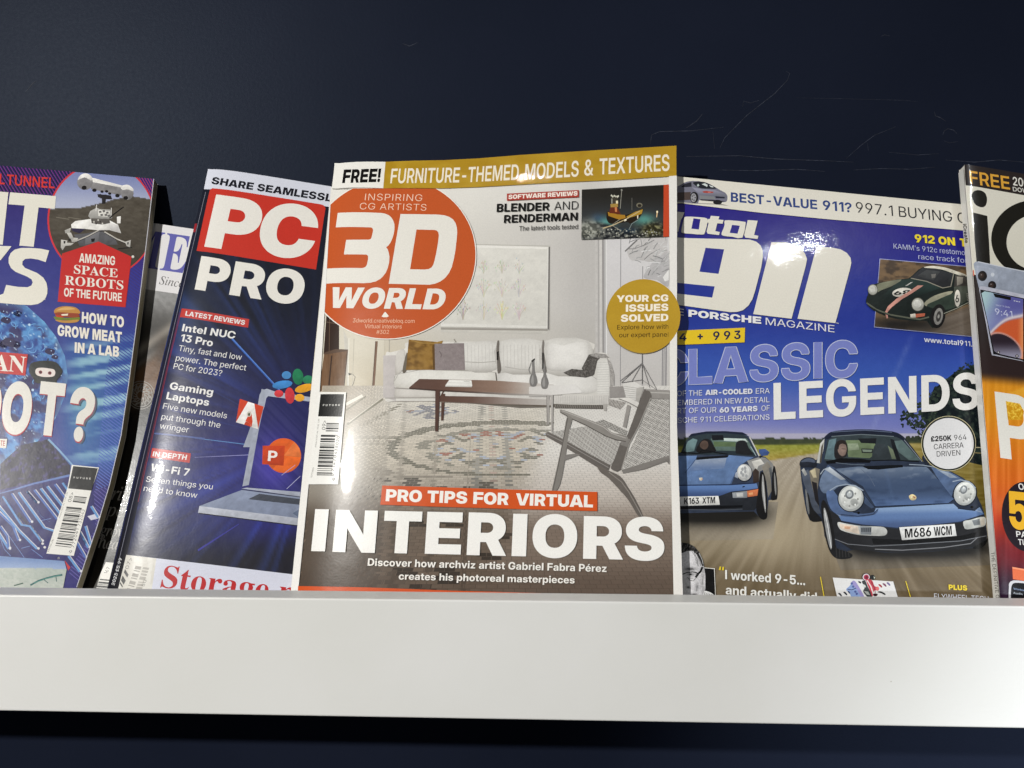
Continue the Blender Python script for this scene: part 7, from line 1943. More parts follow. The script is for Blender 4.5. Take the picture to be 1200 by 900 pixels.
    m.text('ISSUE', *D(345, 580, 382, 490), 1.7, (120, 118, 112), 'R', up=(-1, -.25))

    m.part('beach_photo')

    def beach(x, y):
        hy = 665.5 + .012 * x
        cc = mix((108, 136, 186), (150, 170, 206), sstep(652, 667, y))
        sd = mix((172, 182, 172), (208, 210, 202), fbm(x / 3, y / 2, 4))
        sd = mix(sd, (150, 166, 160), np.exp(-((x - 60) / 26) ** 2) * sstep(690, 670, y) * .4)
        return np.where((y < hy + 1.5 * (fbm(x / 6, y * 0, 2) - .5))[:, None], cc, sd)
    m.raster(D(-60, 605, 455, 645, 470, 706, 440, 860, -60, 850), 1.3, beach)
    m.stroke(D(215, 815, 270, 785, 330, 765, 390, 750, 440, 742), (2.0, 2.2), (44, 96, 96))
    m.stroke(D(240, 800, 320, 770, 430, 742), 0.7, (92, 150, 140))
    m.stroke(D(395, 756, 400, 790), 0.9, (48, 92, 92))
    m.stroke(D(310, 775, 340, 800), 0.9, (48, 92, 92))
    m.stroke(D(100, 818, 165, 800), 1.4, (70, 96, 82))
    m.finish()


build_science()
# ================================================================== history magazine (tucked behind, left)
def build_history():
    m = Mag('white topped magazine with violet serif letters, mostly hidden behind the two leftmost magazines',
            -0.0525, 15.5, 0.0, -0.22,
            top=[(40, 241), (183, 262), (330, 283.5)], right=[(326, 300), (255, 735)], left=[(20, 330), (-45, 735)], thick=0.0034)
    a = Z(170, 190, 5.217)
    b = Z(170, 340, 5.217)
    D = Z(0, 550, 6)
    m.clipq = [(40, 241), (330, 283.5), (254, 745), (-46, 745)]
    m.part('cover_photo')

    def art(x, y):
        s_ = y - 341 + (x - 190) * -.15
        cc = mix((150, 150, 150), (66, 64, 62), sstep(0, 50, s_))
        cc = cc + ((fbm(x / 4, y / 4, 5) - .5) * 50 * 1.0)[..., None] * sstep(45, 10, s_)[..., None]
        dg = (y - 395) + (x - 185) * .75
        cc = mix(cc, (138, 132, 124), np.exp(-(dg / 7) ** 2))
        cc = mix(cc, (116, 110, 104), np.exp(-((dg - 16) / 4) ** 2) * .8)
        wood = mix((92, 66, 46), (124, 96, 72), fbm((x + y * .8) / 3, (y - x * .7) / 24, 3))
        cc = mix(cc, wood, sstep(14, 26, dg))
        cc = mix(cc, (60, 46, 36), np.exp(-((x - 191) / 9) ** 2 - ((y - 412) / 14) ** 2))
        cc = mix(cc, (24, 23, 23), sstep(462, 486, y + (x - 165) * .4))
        return cc
    m.raster(m.clipq, 2.2, art)
    m.part('masthead')
    m.poly([(40, 241), (330, 283.5), (321, 360.5), (185, 341), (28, 318)], (226, 224, 226))
    m.text('TIME', (96, 303), (215.8, 320.4), 44, (98, 98, 172), 'F', up=(.2, -.98), n=8)
    m.text('Since', *a(85, 745, 232, 768), 9.2, (90, 88, 90), 'I', slant=.05)
    m.part('cover_lines')
    gy = (150, 147, 142)
    m.share(3)
    for r_ in (16, 13.5, 9, 5):
        m.stroke(ell(165, 463, r_, r_ * 1.02, 36), 0.8, gy, True)
    for k in range(14):
        t = k / 14 * 6.283
        m.stroke([(165 + r_ * math.cos(t + (r_ - 5) * .09), 463 + r_ * math.sin(t + (r_ - 5) * .09)) for r_ in (4, 7, 10, 13.5)], 1.0, gy)
        m.poly(ell(165 + 11 * math.cos(t + .2), 463 + 11 * math.sin(t + .2), 1.5, 1.2, 8), gy)
    m.share()
    m.text('eric', *D(726, 208, 912, 225), 15.5, gy, 'I')
    m.text('pe', *D(738, 325, 862, 337), 15.5, gy, 'I')
    m.text('grow', *D(700, 463, 884, 480), 13, gy, 'I')
    m.text('hea', *D(690, 552, 825, 566), 13, gy, 'I')
    m.part('barcode')
    m.poly(D(745, 652, 900, 668, 860, 860, 650, 850), (222, 220, 214))
    m.bars(D(704, 770, 800, 778, 770, 850, 670, 842), 16, 4)
    m.text('167', *D(752, 735, 776, 690), 4, (60, 58, 56), 'R', up=(-1, -.2))
    m.finish()


build_history()
# ================================================================== sports car magazine (right of centre)
def build_cars():
    m = Mag('blue sports car magazine with two blue coupes driving on its cover',
            -0.082, 14.0, 0.0, 0.18,
            top=[(758, 203.6), (810, 208.8), (985, 226), (1192, 246.3)], right=[(1193, 300), (1204, 735)],
            left=[(756, 260), (745, 735)], thick=0.005,
            gbend=lambda v: -0.0016 * np.exp(np.minimum(v, 0.02) / 0.02) - 0.0007 * np.cos(v / 0.021) * np.exp(v / 0.12))
    a = Z(785, 200, 6)
    b = Z(790, 190, 4.2857)
    c = Z(1000, 270, 7.5)
    d = Z(790, 340, 6)
    e = Z(960, 370, 6)
    f = Z(790, 490, 7.5)
    g = Z(925, 490, 5)
    h = Z(790, 600, 6)
    k = Z(960, 600, 5.714)
    o = Z(790, 200, 15)
    p = Z(900, 380, 4.2857)
    q = Z(970, 660, 12)
    m.clipq = [(758, 203.6), (1192, 246.3), (1204, 740), (745, 740)]
    LX = 776

    m.part('cover_photo')

    def sky(x, y):
        t = y + (x - 800) * -.04
        cc = mix((40, 31, 130), (36, 54, 148), sstep(240, 360, t))
        cc = mix(cc, (58, 90, 178), sstep(360, 440, t))
        cc = mix(cc, (116, 124, 190), sstep(430, 490, t))
        cc = mix(cc, (182, 178, 198), sstep(485, 520, t))
        crease_streak = np.exp(-((x - (1072 - (y - 385) * .42)) / 3.0) ** 2) * sstep(385, 410, y) * .22  # faint light streak along a crease of the cover, painted into the sky colour
        cc = mix(cc, (170, 180, 220), crease_streak * (.4 + .9 * noise(y / 6, x / 9, 4)))
        return cc + ((fbm(x / 5, y / 5, 3) - .5) * 6)[..., None]
    m.raster([(LX, 236), (1192, 274), (1196, 530), (LX, 530)], 3, sky)

    # trees, fields, road
    def land(x, y):
        hor = 521 - (x - 880) * .012
        road = mix((176, 166, 150), (150, 138, 116), sstep(530, 640, y))
        road = mix(road, (112, 98, 76), sstep(625, 690, y))
        slope = (x - 960) / np.maximum(y - 505, 8)
        road = road + ((noise(slope * 26, y / 60, 3) - .5) * 26 + (noise(slope * 70, y / 30, 5) - .5) * 12)[..., None]
        road = mix(road, (186, 172, 146), np.exp(-((x - (900 + (y - 600) * .1)) / 46) ** 2 - ((y - 625) / 36) ** 2) * .7)
        field = mix((148, 152, 66), (176, 150, 78), sstep(520, 545, y)) + ((fbm(x / 3, y / 1.4, 4) - .5) * 60)[..., None]
        edge_ = 541 - (x - 900) * .155
        fl = sstep(0, 2.0, edge_ - y) * (x < 990)
        cc = mix(road, field, fl)
        rf = mix((152, 136, 76), (112, 96, 40), sstep(520, 580, y)) + ((noise(x / 14, y / 1.6, 4) - .5) * 44)[..., None]
        cc = mix(cc, rf, sstep(1046, 1056, x) * sstep(612, 596, y))
        tr_ = mix((52, 60, 46), (78, 84, 58), fbm(x / 3, y / 3, 6))
        top_ = 513.5 + 5 * (fbm(x / 6, x * 0, 8) - .5) + (x > 1000) * 2
        cc = mix(cc, tr_, sstep(hor + 1.5, hor - .5, y) * 1.0)
        skyc = np.array([178, 176, 198.])
        return np.where((y < top_)[:, None], skyc, cc)
    m.raster([(LX, 508), (1196, 508), (1203, 725), (LX - 8, 725)], 1.8, land)

    def leaf(x, y):
        v = fbm(x / 4, y / 4, 7)
        return mix((18, 26, 30), (54, 66, 58), sstep(.45, .8, v))
    crown = smooth([(1058, 486), (1068, 474), (1082, 464), (1094, 452), (1106, 440), (1122, 432), (1140, 426), (1170, 424), (1196, 430), (1198, 556), (1130, 548),
                    (1092, 515), (1076, 508), (1074, 497)], 4)
    m.raster([(1094, 456), (1122, 434), (1192, 424), (1196, 556), (1128, 540), (1094, 510), (1079, 488)], 1.6, leaf)
    rs = np.random.RandomState(3)
    m.share(24)
    for i in range(520):
        t = rs.rand()
        if t < .5:
            x = 1056 + rs.rand() * 100
            y = 488 - (x - 1056) * .75 + rs.randn() * 5 + 4
            y = max(y, 424 + rs.rand() * 8)
        else:
            x, y = 1058 + rs.rand() * 40, 482 + rs.rand() * 30 - abs(rs.randn()) * 2
            if (y - 482) * .9 > x - 1052:
                continue
        r_ = .7 + rs.rand() * 1.4
        v = rs.rand()
        m.poly([(x + r_ * math.cos(t_) * (.6 + .8 * rs.rand()), y + r_ * math.sin(t_) * (.6 + .6 * rs.rand())) for t_ in np.linspace(0, 6.28, 7)[:-1]],
               (int(22 + 36 * v), int(30 + 42 * v), int(34 + 22 * v)))
    for i in range(60):
        x = 1062 + rs.rand() * 36
        m.poly(ell(x, 512 + rs.rand() * 4, 1.5 + rs.rand() * 2, 1.2 + rs.rand(), 8), (54, 60, 48))
    m.share()
    m.stroke([(1128, 524), (1150, 524.5)], 1.0, (196, 186, 150))
    m.stroke([(1128, 530), (1150, 531)], 1.0, (150, 136, 96))

    # ---- left coupe
    m.part('left_car_picture', photo=.15, sat=.78)

    def shade(region, cx, cy, ax, ay):
        m.raster(region, 3, lambda x, y: mix(land(x, y), (26, 25, 24), np.clip(1.5 * np.exp(-((x - cx) / ax) ** 4 - ((y - cy) / ay) ** 2), 0, .93)))
    shade([(LX, 590), (912, 588), (906, 632), (LX, 634)], 836, 601, 62, 14)
    m.poly(f(-90, 320, 60, 300, 95, 215, 150, 142, 280, 120, 450, 117, 600, 128, 662, 165, 745, 330, 800, 340, 862, 395, 890, 460, 906, 560, 908, 690, 888, 718, 830, 720, 815, 850,
             795, 885, 750, 870, 700, 820, -90, 840), (54, 66, 90))
    m.poly(f(60, 300, 95, 210, 150, 148, 280, 134, 450, 130, 600, 140, 645, 170, 735, 335, 460, 322, 90, 322), (44, 58, 66))
    m.poly(f(88, 280, 120, 205, 165, 178, 205, 190, 175, 290, 110, 300), (104, 138, 142))
    m.poly(f(320, 180, 640, 180, 668, 225, 700, 300, 640, 300, 560, 290, 370, 285), (90, 116, 108))
    m.poly(f(430, 175, 625, 182, 650, 212, 438, 200), (196, 216, 210))
    m.poly(f(345, 205, 540, 212, 540, 250, 350, 250), (92, 118, 76))
    m.poly(smooth(f(200, 300, 215, 230, 262, 185, 310, 190, 345, 240, 360, 300), 3), (34, 32, 34))
    m.poly(smooth(f(225, 235, 250, 200, 290, 205, 300, 245, 275, 275, 240, 265), 3), (96, 76, 66))
    m.poly(smooth(f(540, 290, 545, 220, 580, 196, 630, 205, 655, 260, 690, 320, 560, 315), 3), (36, 38, 42))
    m.poly(f(330, 150, 430, 148, 438, 192, 335, 196), (28, 30, 36))
    m.poly(f(120, 170, 150, 138, 280, 117, 450, 114, 600, 125, 650, 150, 600, 145, 450, 133, 280, 136, 160, 158), (30, 38, 60))
    m.stroke(f(662, 165, 700, 240, 748, 335), 1.3, (206, 206, 204))
    m.stroke(f(672, 250, 720, 330), 1.0, (150, 176, 186))
    m.poly(f(95, 332, 200, 330, 190, 365, 460, 348, 480, 325, 700, 345, 640, 375, 590, 410, 545, 470, 500, 585, 95, 592, -60, 592, -60, 332), (92, 128, 182))
    m.raster(f(190, 365, 460, 350, 440, 440, 120, 470), 3, lambda x, y: mix(mix((140, 158, 188), (90, 122, 174), sstep(538, 552, y)), (178, 190, 208), sstep(.5, .66, fbm(x / 12, y / 3, 4, 3)) * sstep(556, 540, y) * .5))
    m.stroke(f(190, 362, 120, 450, 95, 480), 0.7, (54, 76, 120))
    m.stroke(f(545, 470, 495, 580), 0.7, (54, 80, 128))
    m.poly(f(195, 345, 480, 325, 470, 345, 195, 368), (24, 26, 32))
    m.stroke(f(60, 300, 200, 312, 330, 296, 470, 318), 1.4, (22, 24, 28))
    m.stroke(f(210, 310, 250, 282, 330, 292), 0.9, (22, 24, 28))
    m.poly(f(640, 375, 740, 345, 800, 348, 862, 395, 885, 460, 830, 500, 790, 450, 752, 470, 745, 560, 700, 570, 690, 480), (140, 140, 138))
    m.poly(f(680, 380, 760, 360, 790, 400, 740, 420, 720, 470), (214, 212, 204))
    m.poly(f(690, 470, 715, 440, 745, 470, 745, 560, 695, 575), (64, 52, 46))
    m.poly(f(770, 430, 820, 380, 850, 430, 852, 560, 856, 640, 826, 700, 810, 560), (134, 128, 116))
    m.poly(f(830, 440, 855, 430, 862, 500, 850, 540), (92, 96, 100))
    m.poly(f(742, 275, 800, 270, 838, 300, 820, 328, 765, 332, 745, 305), (60, 92, 156))
    m.poly(f(750, 330, 780, 332, 760, 352, 742, 345), (36, 40, 50))
    m.poly(ell(*f(618, 482)[0], 9.2, 10.6), (28, 36, 52))
    m.poly(ell(*f(616, 478)[0], 8.6, 9.8), (196, 198, 198))
    m.poly(ell(*f(612, 470)[0], 6.6, 7.6), (222, 224, 222))
    for X, Y in ((600, 450), (625, 470), (605, 500), (635, 510), (590, 480), (622, 440)):
        m.poly(ell(*f(X, Y)[0], 1.5, 2.2, 10), (164, 168, 172))
    m.poly(f(540, 480, 555, 470, 560, 530, 530, 515), (170, 180, 200))
    m.poly(f(218, 525, 245, 522, 252, 540, 236, 552, 222, 545), (224, 216, 190))
    m.poly(f(236, 534, 250, 530, 246, 546), (190, 110, 70))
    m.raster(f(-60, 596, 480, 590, 725, 574, 738, 625, 500, 645, 385, 690, -60, 690), 2.5, lambda x, y: mix((88, 132, 198), (58, 86, 140), sstep(570, 581, y)))
    m.stroke(f(-60, 592, 480, 586, 710, 572), 1.2, (30, 42, 74))
    m.stroke(f(600, 606, 620, 600), 1.2, (18, 20, 26))
    m.poly(f(-60, 690, 385, 688, 500, 650, 745, 620, 752, 760, 700, 812, -60, 800), (42, 46, 54))
    m.poly(f(-60, 775, 400, 770, 600, 765, 600, 785, 400, 795, -60, 800), (18, 20, 24))
    m.stroke(f(-60, 802, 400, 808, 600, 800), 0.8, (80, 88, 100))
    m.poly(f(500, 650, 640, 632, 742, 616, 748, 685, 660, 702, 510, 708), (34, 40, 52))
    m.poly(f(510, 655, 640, 640, 642, 700, 515, 702), (146, 152, 158))
    m.poly(f(545, 660, 605, 655, 606, 690, 550, 692), (206, 208, 206))
    m.poly(f(640, 640, 742, 622, 745, 680, 645, 694), (226, 116, 44))
    m.poly(f(655, 660, 690, 652, 690, 672, 660, 676), (250, 170, 90))
    m.poly(f(-40, 692, 388, 684, 402, 762, -30, 775), (226, 226, 222))
    m.text('K163', *f(86, 757, 218, 753), 7.3, (24, 24, 26), 'B')
    m.text('XTM', *f(246, 752, 360, 747), 7.3, (24, 24, 26), 'B')
    m.poly(smooth(f(742, 600, 752, 500, 775, 470, 800, 520, 812, 640, 818, 800, 812, 880, 770, 890, 735, 850, 720, 780), 3), (30, 29, 30))
    m.poly(smooth(f(775, 500, 786, 530, 800, 680, 806, 810, 800, 830, 786, 760, 770, 640), 3), (156, 156, 156))
    m.stroke(f(778, 560, 800, 800), 0.7, (220, 220, 218))
    m.poly(smooth(f(865, 460, 880, 420, 895, 480, 908, 600, 905, 700, 890, 718, 850, 716, 855, 640), 3), (34, 33, 34))
    m.poly(smooth(f(878, 480, 890, 520, 898, 640, 892, 680, 880, 600), 3), (140, 140, 138))

    # ---- right coupe
    m.part('right_car_picture', photo=.17, sat=.74)
    shade(g(250, 760, 1180, 690, 1230, 860, 300, 890), 1075, 640, 88, 15)
    m.poly(smooth(g(62, 275, 75, 245, 110, 230, 148, 245, 165, 235, 180, 150, 215, 100, 265, 78, 440, 68, 600, 80, 660, 105, 720, 175, 772, 248, 830, 275, 900, 290, 970, 325, 1050, 375,
                    1105, 470, 1138, 550, 1152, 640, 1155, 712, 1100, 752, 1000, 768, 660, 792, 480, 778, 370, 772, 300, 790, 240, 750, 205, 690, 190, 605, 120, 600, 90, 500, 72, 380), 2), (42, 54, 76))
    m.poly(g(70, 320, 110, 300, 130, 360, 160, 480, 185, 560, 150, 560, 110, 460, 80, 370), (76, 86, 104))
    m.poly(g(70, 305, 85, 292, 105, 330, 90, 340), (176, 178, 176))
    m.poly(g(115, 310, 150, 290, 178, 300, 165, 420, 172, 520, 150, 470, 125, 370), (120, 112, 96))
    m.poly(g(120, 310, 150, 295, 160, 350, 140, 350), (196, 182, 140))
    m.poly(g(130, 370, 160, 380, 175, 520, 150, 480), (38, 36, 40))
    m.poly(g(160, 262, 180, 150, 205, 120, 200, 180, 180, 265), (196, 198, 192))
    m.poly(g(176, 262, 186, 170, 200, 140, 195, 190, 186, 262), (92, 84, 72))
    m.poly(g(202, 245, 222, 130, 265, 104, 440, 92, 610, 104, 655, 122, 772, 252, 480, 246, 220, 258), (52, 66, 72))
    m.poly(g(206, 240, 232, 128, 275, 118, 262, 200, 270, 245), (92, 126, 136))
    m.poly(g(330, 130, 500, 128, 508, 205, 470, 235, 345, 228), (104, 126, 84))
    m.poly(g(400, 120, 510, 118, 505, 150, 420, 146), (30, 34, 40))
    m.poly(g(340, 150, 400, 148, 410, 185, 345, 190), (140, 158, 124))
    m.poly(g(420, 178, 490, 180, 486, 205, 424, 204), (40, 44, 46))
    m.poly(g(426, 184, 484, 186, 480, 199, 430, 198), (120, 140, 120))
    m.poly(smooth(g(268, 235, 262, 185, 272, 145, 300, 128, 330, 138, 342, 180, 336, 220, 310, 235), 3), (44, 42, 44))
    m.poly(smooth(g(284, 160, 300, 145, 325, 150, 335, 180, 326, 215, 305, 222, 285, 200), 3), (142, 116, 104))
    m.poly(smooth(g(276, 160, 285, 136, 312, 128, 332, 142, 336, 158, 310, 150, 292, 160, 286, 185), 3), (46, 40, 38))
    m.stroke(g(305, 180, 330, 182), 0.6, (70, 52, 46))
    m.poly(smooth(g(490, 240, 492, 180, 505, 155, 540, 150, 568, 165, 592, 240), 3), (52, 62, 68))
    m.poly(g(575, 160, 606, 185, 625, 240, 600, 240), (110, 126, 96))
    m.poly(g(606, 135, 660, 130, 765, 248, 700, 246, 640, 200), (86, 112, 112))
    m.poly(g(590, 120, 612, 128, 650, 245, 628, 245, 604, 180), (28, 32, 38))
    m.poly(smooth(g(205, 120, 220, 98, 265, 76, 440, 66, 600, 78, 662, 104, 690, 140, 650, 122, 600, 106, 440, 94, 275, 104, 230, 122), 3), (30, 38, 58))
    m.stroke(g(250, 82, 440, 71, 600, 83), 0.9, (92, 108, 140))
    m.stroke(g(664, 110, 720, 178, 772, 250), 1.6, (40, 48, 62))
    m.stroke(g(672, 128, 776, 255), 0.6, (150, 160, 170))
    m.poly(g(210, 255, 300, 235, 420, 238, 480, 248, 470, 262, 330, 262, 220, 268), (18, 20, 24))
    m.stroke(g(215, 256, 330, 238, 420, 246), 1.2, (16, 18, 22))
    m.stroke(g(480, 250, 600, 246, 760, 256), 1.2, (18, 20, 24))

    def hood(x, y):
        cc = mix((104, 126, 156), (60, 84, 122), sstep(545, 562, y))
        cc = mix(cc, (78, 112, 166), sstep(575, 592, y))
        cc = mix(cc, (164, 178, 196), sstep(.46, .62, fbm(x / 16, y / 3.5, 4, 3)) * sstep(568, 548, y) * .55)
        cc = mix(cc, (28, 44, 74), sstep(.5, .7, fbm(x / 22, y / 5, 9, 3)) * sstep(562, 576, y) * .35)
        hl = np.exp(-((x - 1040) / 24) ** 2 - ((y - 553) / 9) ** 2)
        cc = mix(cc, (96, 116, 146), hl * .6)
        return mix(cc, (80, 112, 160), np.exp(-((x - (1040 + (y - 560) * .25)) / 1.6) ** 2) * .3)
    m.raster(g(262, 298, 400, 285, 800, 285, 870, 345, 965, 475, 930, 500, 505, 520, 430, 400), 2, hood)
    m.poly(g(225, 275, 262, 290, 350, 370, 430, 430, 500, 520, 480, 530, 440, 500, 400, 430, 330, 390, 260, 385, 215, 395, 185, 420, 170, 390, 190, 330), (62, 84, 120))
    m.poly(smooth(g(175, 395, 190, 335, 225, 300, 300, 350, 350, 390, 290, 400, 250, 430, 200, 440), 3), (104, 128, 164))
    m.poly(g(205, 300, 235, 285, 330, 360, 300, 362), (176, 188, 202))
    m.stroke(g(262, 298, 350, 375, 430, 440, 495, 518, 930, 500, 965, 475), 0.7, (20, 26, 40))
    m.stroke(g(420, 300, 470, 345, 500, 400), 0.6, (90, 108, 138))
    m.stroke(g(820, 300, 900, 390, 960, 470), 0.7, (24, 32, 50))
    m.poly(g(425, 282, 580, 276, 662, 274, 664, 288, 520, 302, 460, 300), (18, 22, 28))
    m.poly(g(830, 290, 900, 295, 985, 340, 1040, 378, 1000, 380, 960, 420, 950, 460, 880, 370), (78, 106, 150))
    m.poly(g(860, 300, 930, 318, 985, 350, 940, 350), (150, 168, 192))

    def nose(x, y):
        cc = mix((128, 164, 212), (86, 126, 186), sstep(596, 604, y - (x - 1040) * -.02))
        return mix(cc, (66, 94, 146), sstep(606, 616, y + (x - 1040) * .03))
    m.raster(g(505, 528, 960, 502, 990, 530, 1085, 545, 1112, 520, 1138, 562, 1000, 606, 660, 645, 420, 622, 300, 600, 285, 570, 400, 575, 490, 568), 2, nose)
    m.poly(smooth(g(215, 440, 250, 420, 290, 470, 330, 530, 400, 560, 490, 552, 520, 530, 500, 565, 400, 580, 300, 572, 240, 530), 3), (78, 108, 158))
    m.stroke(g(300, 565, 400, 575, 490, 565, 515, 535), 0.7, (22, 30, 48))
    m.stroke(g(985, 530, 1060, 540, 1112, 522), 0.7, (22, 30, 48))
    for cx, cy, ax, ay, ti in ((360, 470, 14.6, 15.2, 20), (1027, 441, 12.6, 14.4, 24)):
        x, y = g(cx, cy)[0]
        m.poly(ell(x, y, ax + 1.2, ay + 1.0, 40, ti), (22, 32, 50))
        m.poly(ell(x, y, ax, ay, 40, ti), (182, 188, 188))
        m.poly(ell(x, y - .6, ax * .86, ay * .86, 40, ti), (214, 218, 214))
        m.poly(ell(x - ax * .12, y - ay * .3, ax * .34, ay * .36, 24, ti), (126, 134, 140))
        m.poly(ell(x - ax * .12, y - ay * .3, ax * .2, ay * .22, 24, ti), (188, 196, 200))
        m.poly(ell(x + ax * .25, y + ay * .3, ax * .3, ay * .28, 24, ti), (168, 172, 170))
        for i in range(7):
            t = i * .9
            m.poly(ell(x + ax * .55 * math.cos(t), y + ay * .55 * math.sin(t) + 1, 1.1, 1.3, 8), (236, 240, 236) if i % 2 else (150, 152, 148))
    m.poly(ell(*g(404, 556)[0], 1.6, 1.4, 10), (14, 16, 20))
    m.poly(ell(*g(1068, 522)[0], 1.8, 1.5, 10), (14, 16, 20))
    m.poly(smooth(g(700, 455, 720, 446, 742, 460, 738, 478, 716, 482, 702, 470), 3), (222, 200, 130))
    m.poly(g(722, 456, 738, 464, 728, 470), (176, 80, 50))
    m.poly(g(706, 462, 718, 458, 716, 470), (240, 232, 200))
    for pts_, w_2, cl_ in (((235, 425, 275, 400, 330, 388, 385, 396, 432, 425), 1.3, (150, 170, 196)), ((955, 372, 1000, 362, 1050, 372, 1090, 410), 1.1, (158, 176, 200)),
                          ((245, 108, 420, 96, 610, 108), .7, (120, 136, 146)), ((270, 262, 360, 272, 440, 274), .8, (96, 112, 132)), ((700, 272, 780, 276, 850, 288), 1.0, (150, 168, 190)),
                          ((216, 536, 262, 562, 300, 574), 1.0, (132, 156, 192)), ((180, 330, 200, 302, 230, 290), 1.0, (170, 186, 202)), ((1090, 540, 1126, 552), .9, (150, 178, 214))):
        m.stroke(g(*pts_), w_2, cl_)
    # black lower bumper, lamps, plate
    m.poly(g(200, 520, 285, 570, 310, 612, 420, 640, 560, 642, 650, 652, 1000, 612, 1135, 572, 1155, 712, 1100, 752, 1000, 768, 660, 792, 480, 778, 360, 770, 270, 710, 240, 620), (38, 39, 43))
    m.stroke(g(262, 708, 340, 738, 480, 750, 660, 742, 1000, 720, 1152, 690), 0.8, (118, 122, 130))
    m.stroke(g(500, 768, 660, 774, 900, 758, 1060, 735, 1100, 700), 1.0, (128, 130, 136))
    m.poly(g(480, 705, 660, 712, 1000, 690, 1095, 668, 1085, 700, 1000, 715, 660, 738, 490, 738), (14, 14, 16))
    m.poly(smooth(g(282, 610, 330, 618, 420, 632, 530, 636, 562, 646, 572, 668, 556, 688, 500, 690, 400, 684, 320, 664, 290, 645), 3), (196, 198, 194))
    m.poly(g(290, 618, 400, 634, 410, 680, 330, 662, 298, 645), (226, 206, 184))
    m.poly(g(320, 632, 360, 636, 350, 652, 322, 648), (238, 176, 130))
    m.poly(g(412, 632, 480, 638, 478, 684, 416, 682), (126, 134, 142))
    for i in range(5):
        m.poly(g(420 + i * 12, 642, 428 + i * 12, 643, 428 + i * 12, 668, 420 + i * 12, 667), (62, 68, 76))
    m.poly(smooth(g(1018, 606, 1060, 596, 1140, 578, 1146, 628, 1100, 642, 1040, 652, 1022, 640), 3), (188, 192, 188))
    m.poly(g(1068, 600, 1112, 590, 1116, 625, 1080, 630), (124, 132, 138))
    m.poly(g(1115, 588, 1140, 580, 1144, 626, 1120, 634), (214, 204, 186))
    m.poly(g(638, 638, 968, 617, 982, 692, 655, 718), (30, 30, 32))
    m.poly(g(642, 640, 966, 620, 978, 690, 658, 715), (228, 229, 228))
    m.text('M686', *g(676, 702, 830, 692), 10.6, (24, 24, 26), 'B')
    m.text('WCM', *g(846, 691, 951, 684), 10.6, (24, 24, 26), 'B')
    # mirrors, wheels
    m.poly(smooth(g(58, 272, 68, 246, 100, 230, 140, 236, 158, 262, 152, 290, 110, 288, 72, 288), 3), (38, 44, 58))
    m.poly(smooth(g(66, 258, 100, 236, 140, 242, 150, 262, 110, 256), 3), (84, 98, 124))
    m.poly(smooth(g(776, 240, 784, 216, 812, 210, 842, 228, 846, 250, 824, 258, 812, 278, 796, 272), 3), (36, 44, 60))
    m.poly(smooth(g(786, 232, 812, 216, 836, 230, 830, 246, 806, 242), 3), (72, 90, 122))
    m.poly(smooth(g(184, 520, 196, 480, 215, 500, 240, 560, 262, 680, 275, 760, 330, 780, 368, 800, 350, 822, 280, 824, 240, 790, 215, 720, 196, 620), 3), (30, 30, 31))
    m.poly(smooth(g(200, 530, 212, 540, 232, 620, 248, 720, 244, 770, 230, 740, 212, 660, 202, 590), 3), (150, 152, 154))
    m.stroke(g(205, 540, 225, 640, 244, 760), 0.9, (222, 224, 224))
    for i in range(5):
        m.stroke(g(272 + i * 18, 758 + i * 4, 276 + i * 18, 818 - i), 0.7, (56, 55, 54))
    m.poly(smooth(g(95, 470, 108, 440, 130, 520, 170, 570, 190, 598, 170, 606, 128, 604, 108, 560), 3), (32, 32, 33))
    m.poly(smooth(g(92, 420, 102, 440, 116, 540, 112, 566, 100, 520), 3), (120, 122, 124))
    m.poly(smooth(g(1085, 750, 1150, 715, 1160, 700, 1150, 735, 1115, 762, 1080, 765), 3), (22, 22, 23))

    # ---------------- strip at the top with a small silver car
    m.part('top_strip')
    m.poly([(758, 203.6), (810, 208.8), (985, 226), (1192, 246.3), (1192, 276.8), (1131, 270.7), (970, 257.3), (892, 249.8), (810, 240), (757, 234)], (230, 226, 214))
    m.poly(o(-200, 560, 300, 575, 830, 590, 960, 625, 700, 600, 300, 585, -200, 575), (150, 146, 138))
    m.poly(smooth(o(-220, 300, -100, 270, 40, 285, 130, 245, 200, 208, 330, 186, 520, 204, 640, 250, 800, 345, 895, 395, 935, 460, 925, 540, 880, 560, 800, 560, 690, 535, 450, 515, 420, 580,
                    300, 575, 100, 560, -200, 550), 2), (120, 120, 136))
    m.raster(o(310, 300, 480, 330, 720, 350, 880, 410, 925, 470, 900, 500, 460, 440, 400, 380), 1.5, lambda x, y: mix((150, 150, 170), (110, 112, 124), sstep(222, 232, y)))
    m.poly(o(-150, 400, 290, 380, 280, 520, -150, 545), (78, 66, 62))
    m.poly(o(120, 292, 180, 240, 300, 206, 305, 290, 150, 300), (42, 42, 52))
    m.poly(smooth(o(330, 215, 400, 200, 520, 206, 640, 258, 740, 320, 620, 325, 500, 320, 420, 300, 350, 250), 3), (34, 36, 44))
    m.poly(o(395, 260, 425, 238, 440, 268, 415, 290), (196, 210, 208))
    m.poly(o(480, 245, 540, 228, 590, 258, 575, 292, 520, 262), (214, 222, 220))
    m.poly(o(610, 262, 680, 285, 690, 300, 640, 296), (226, 232, 230))
    m.poly(o(495, 372, 560, 362, 690, 378, 680, 400, 560, 400, 510, 392), (172, 72, 62))
    m.poly(o(590, 375, 640, 378, 640, 395, 592, 394), (214, 120, 106))
    m.poly(o(440, 440, 700, 462, 720, 510, 450, 505), (132, 134, 138))
    m.poly(o(720, 455, 890, 470, 880, 495, 730, 490), (36, 36, 52))
    m.poly(o(450, 510, 690, 520, 900, 545, 800, 560, 690, 550, 460, 530), (44, 42, 46))
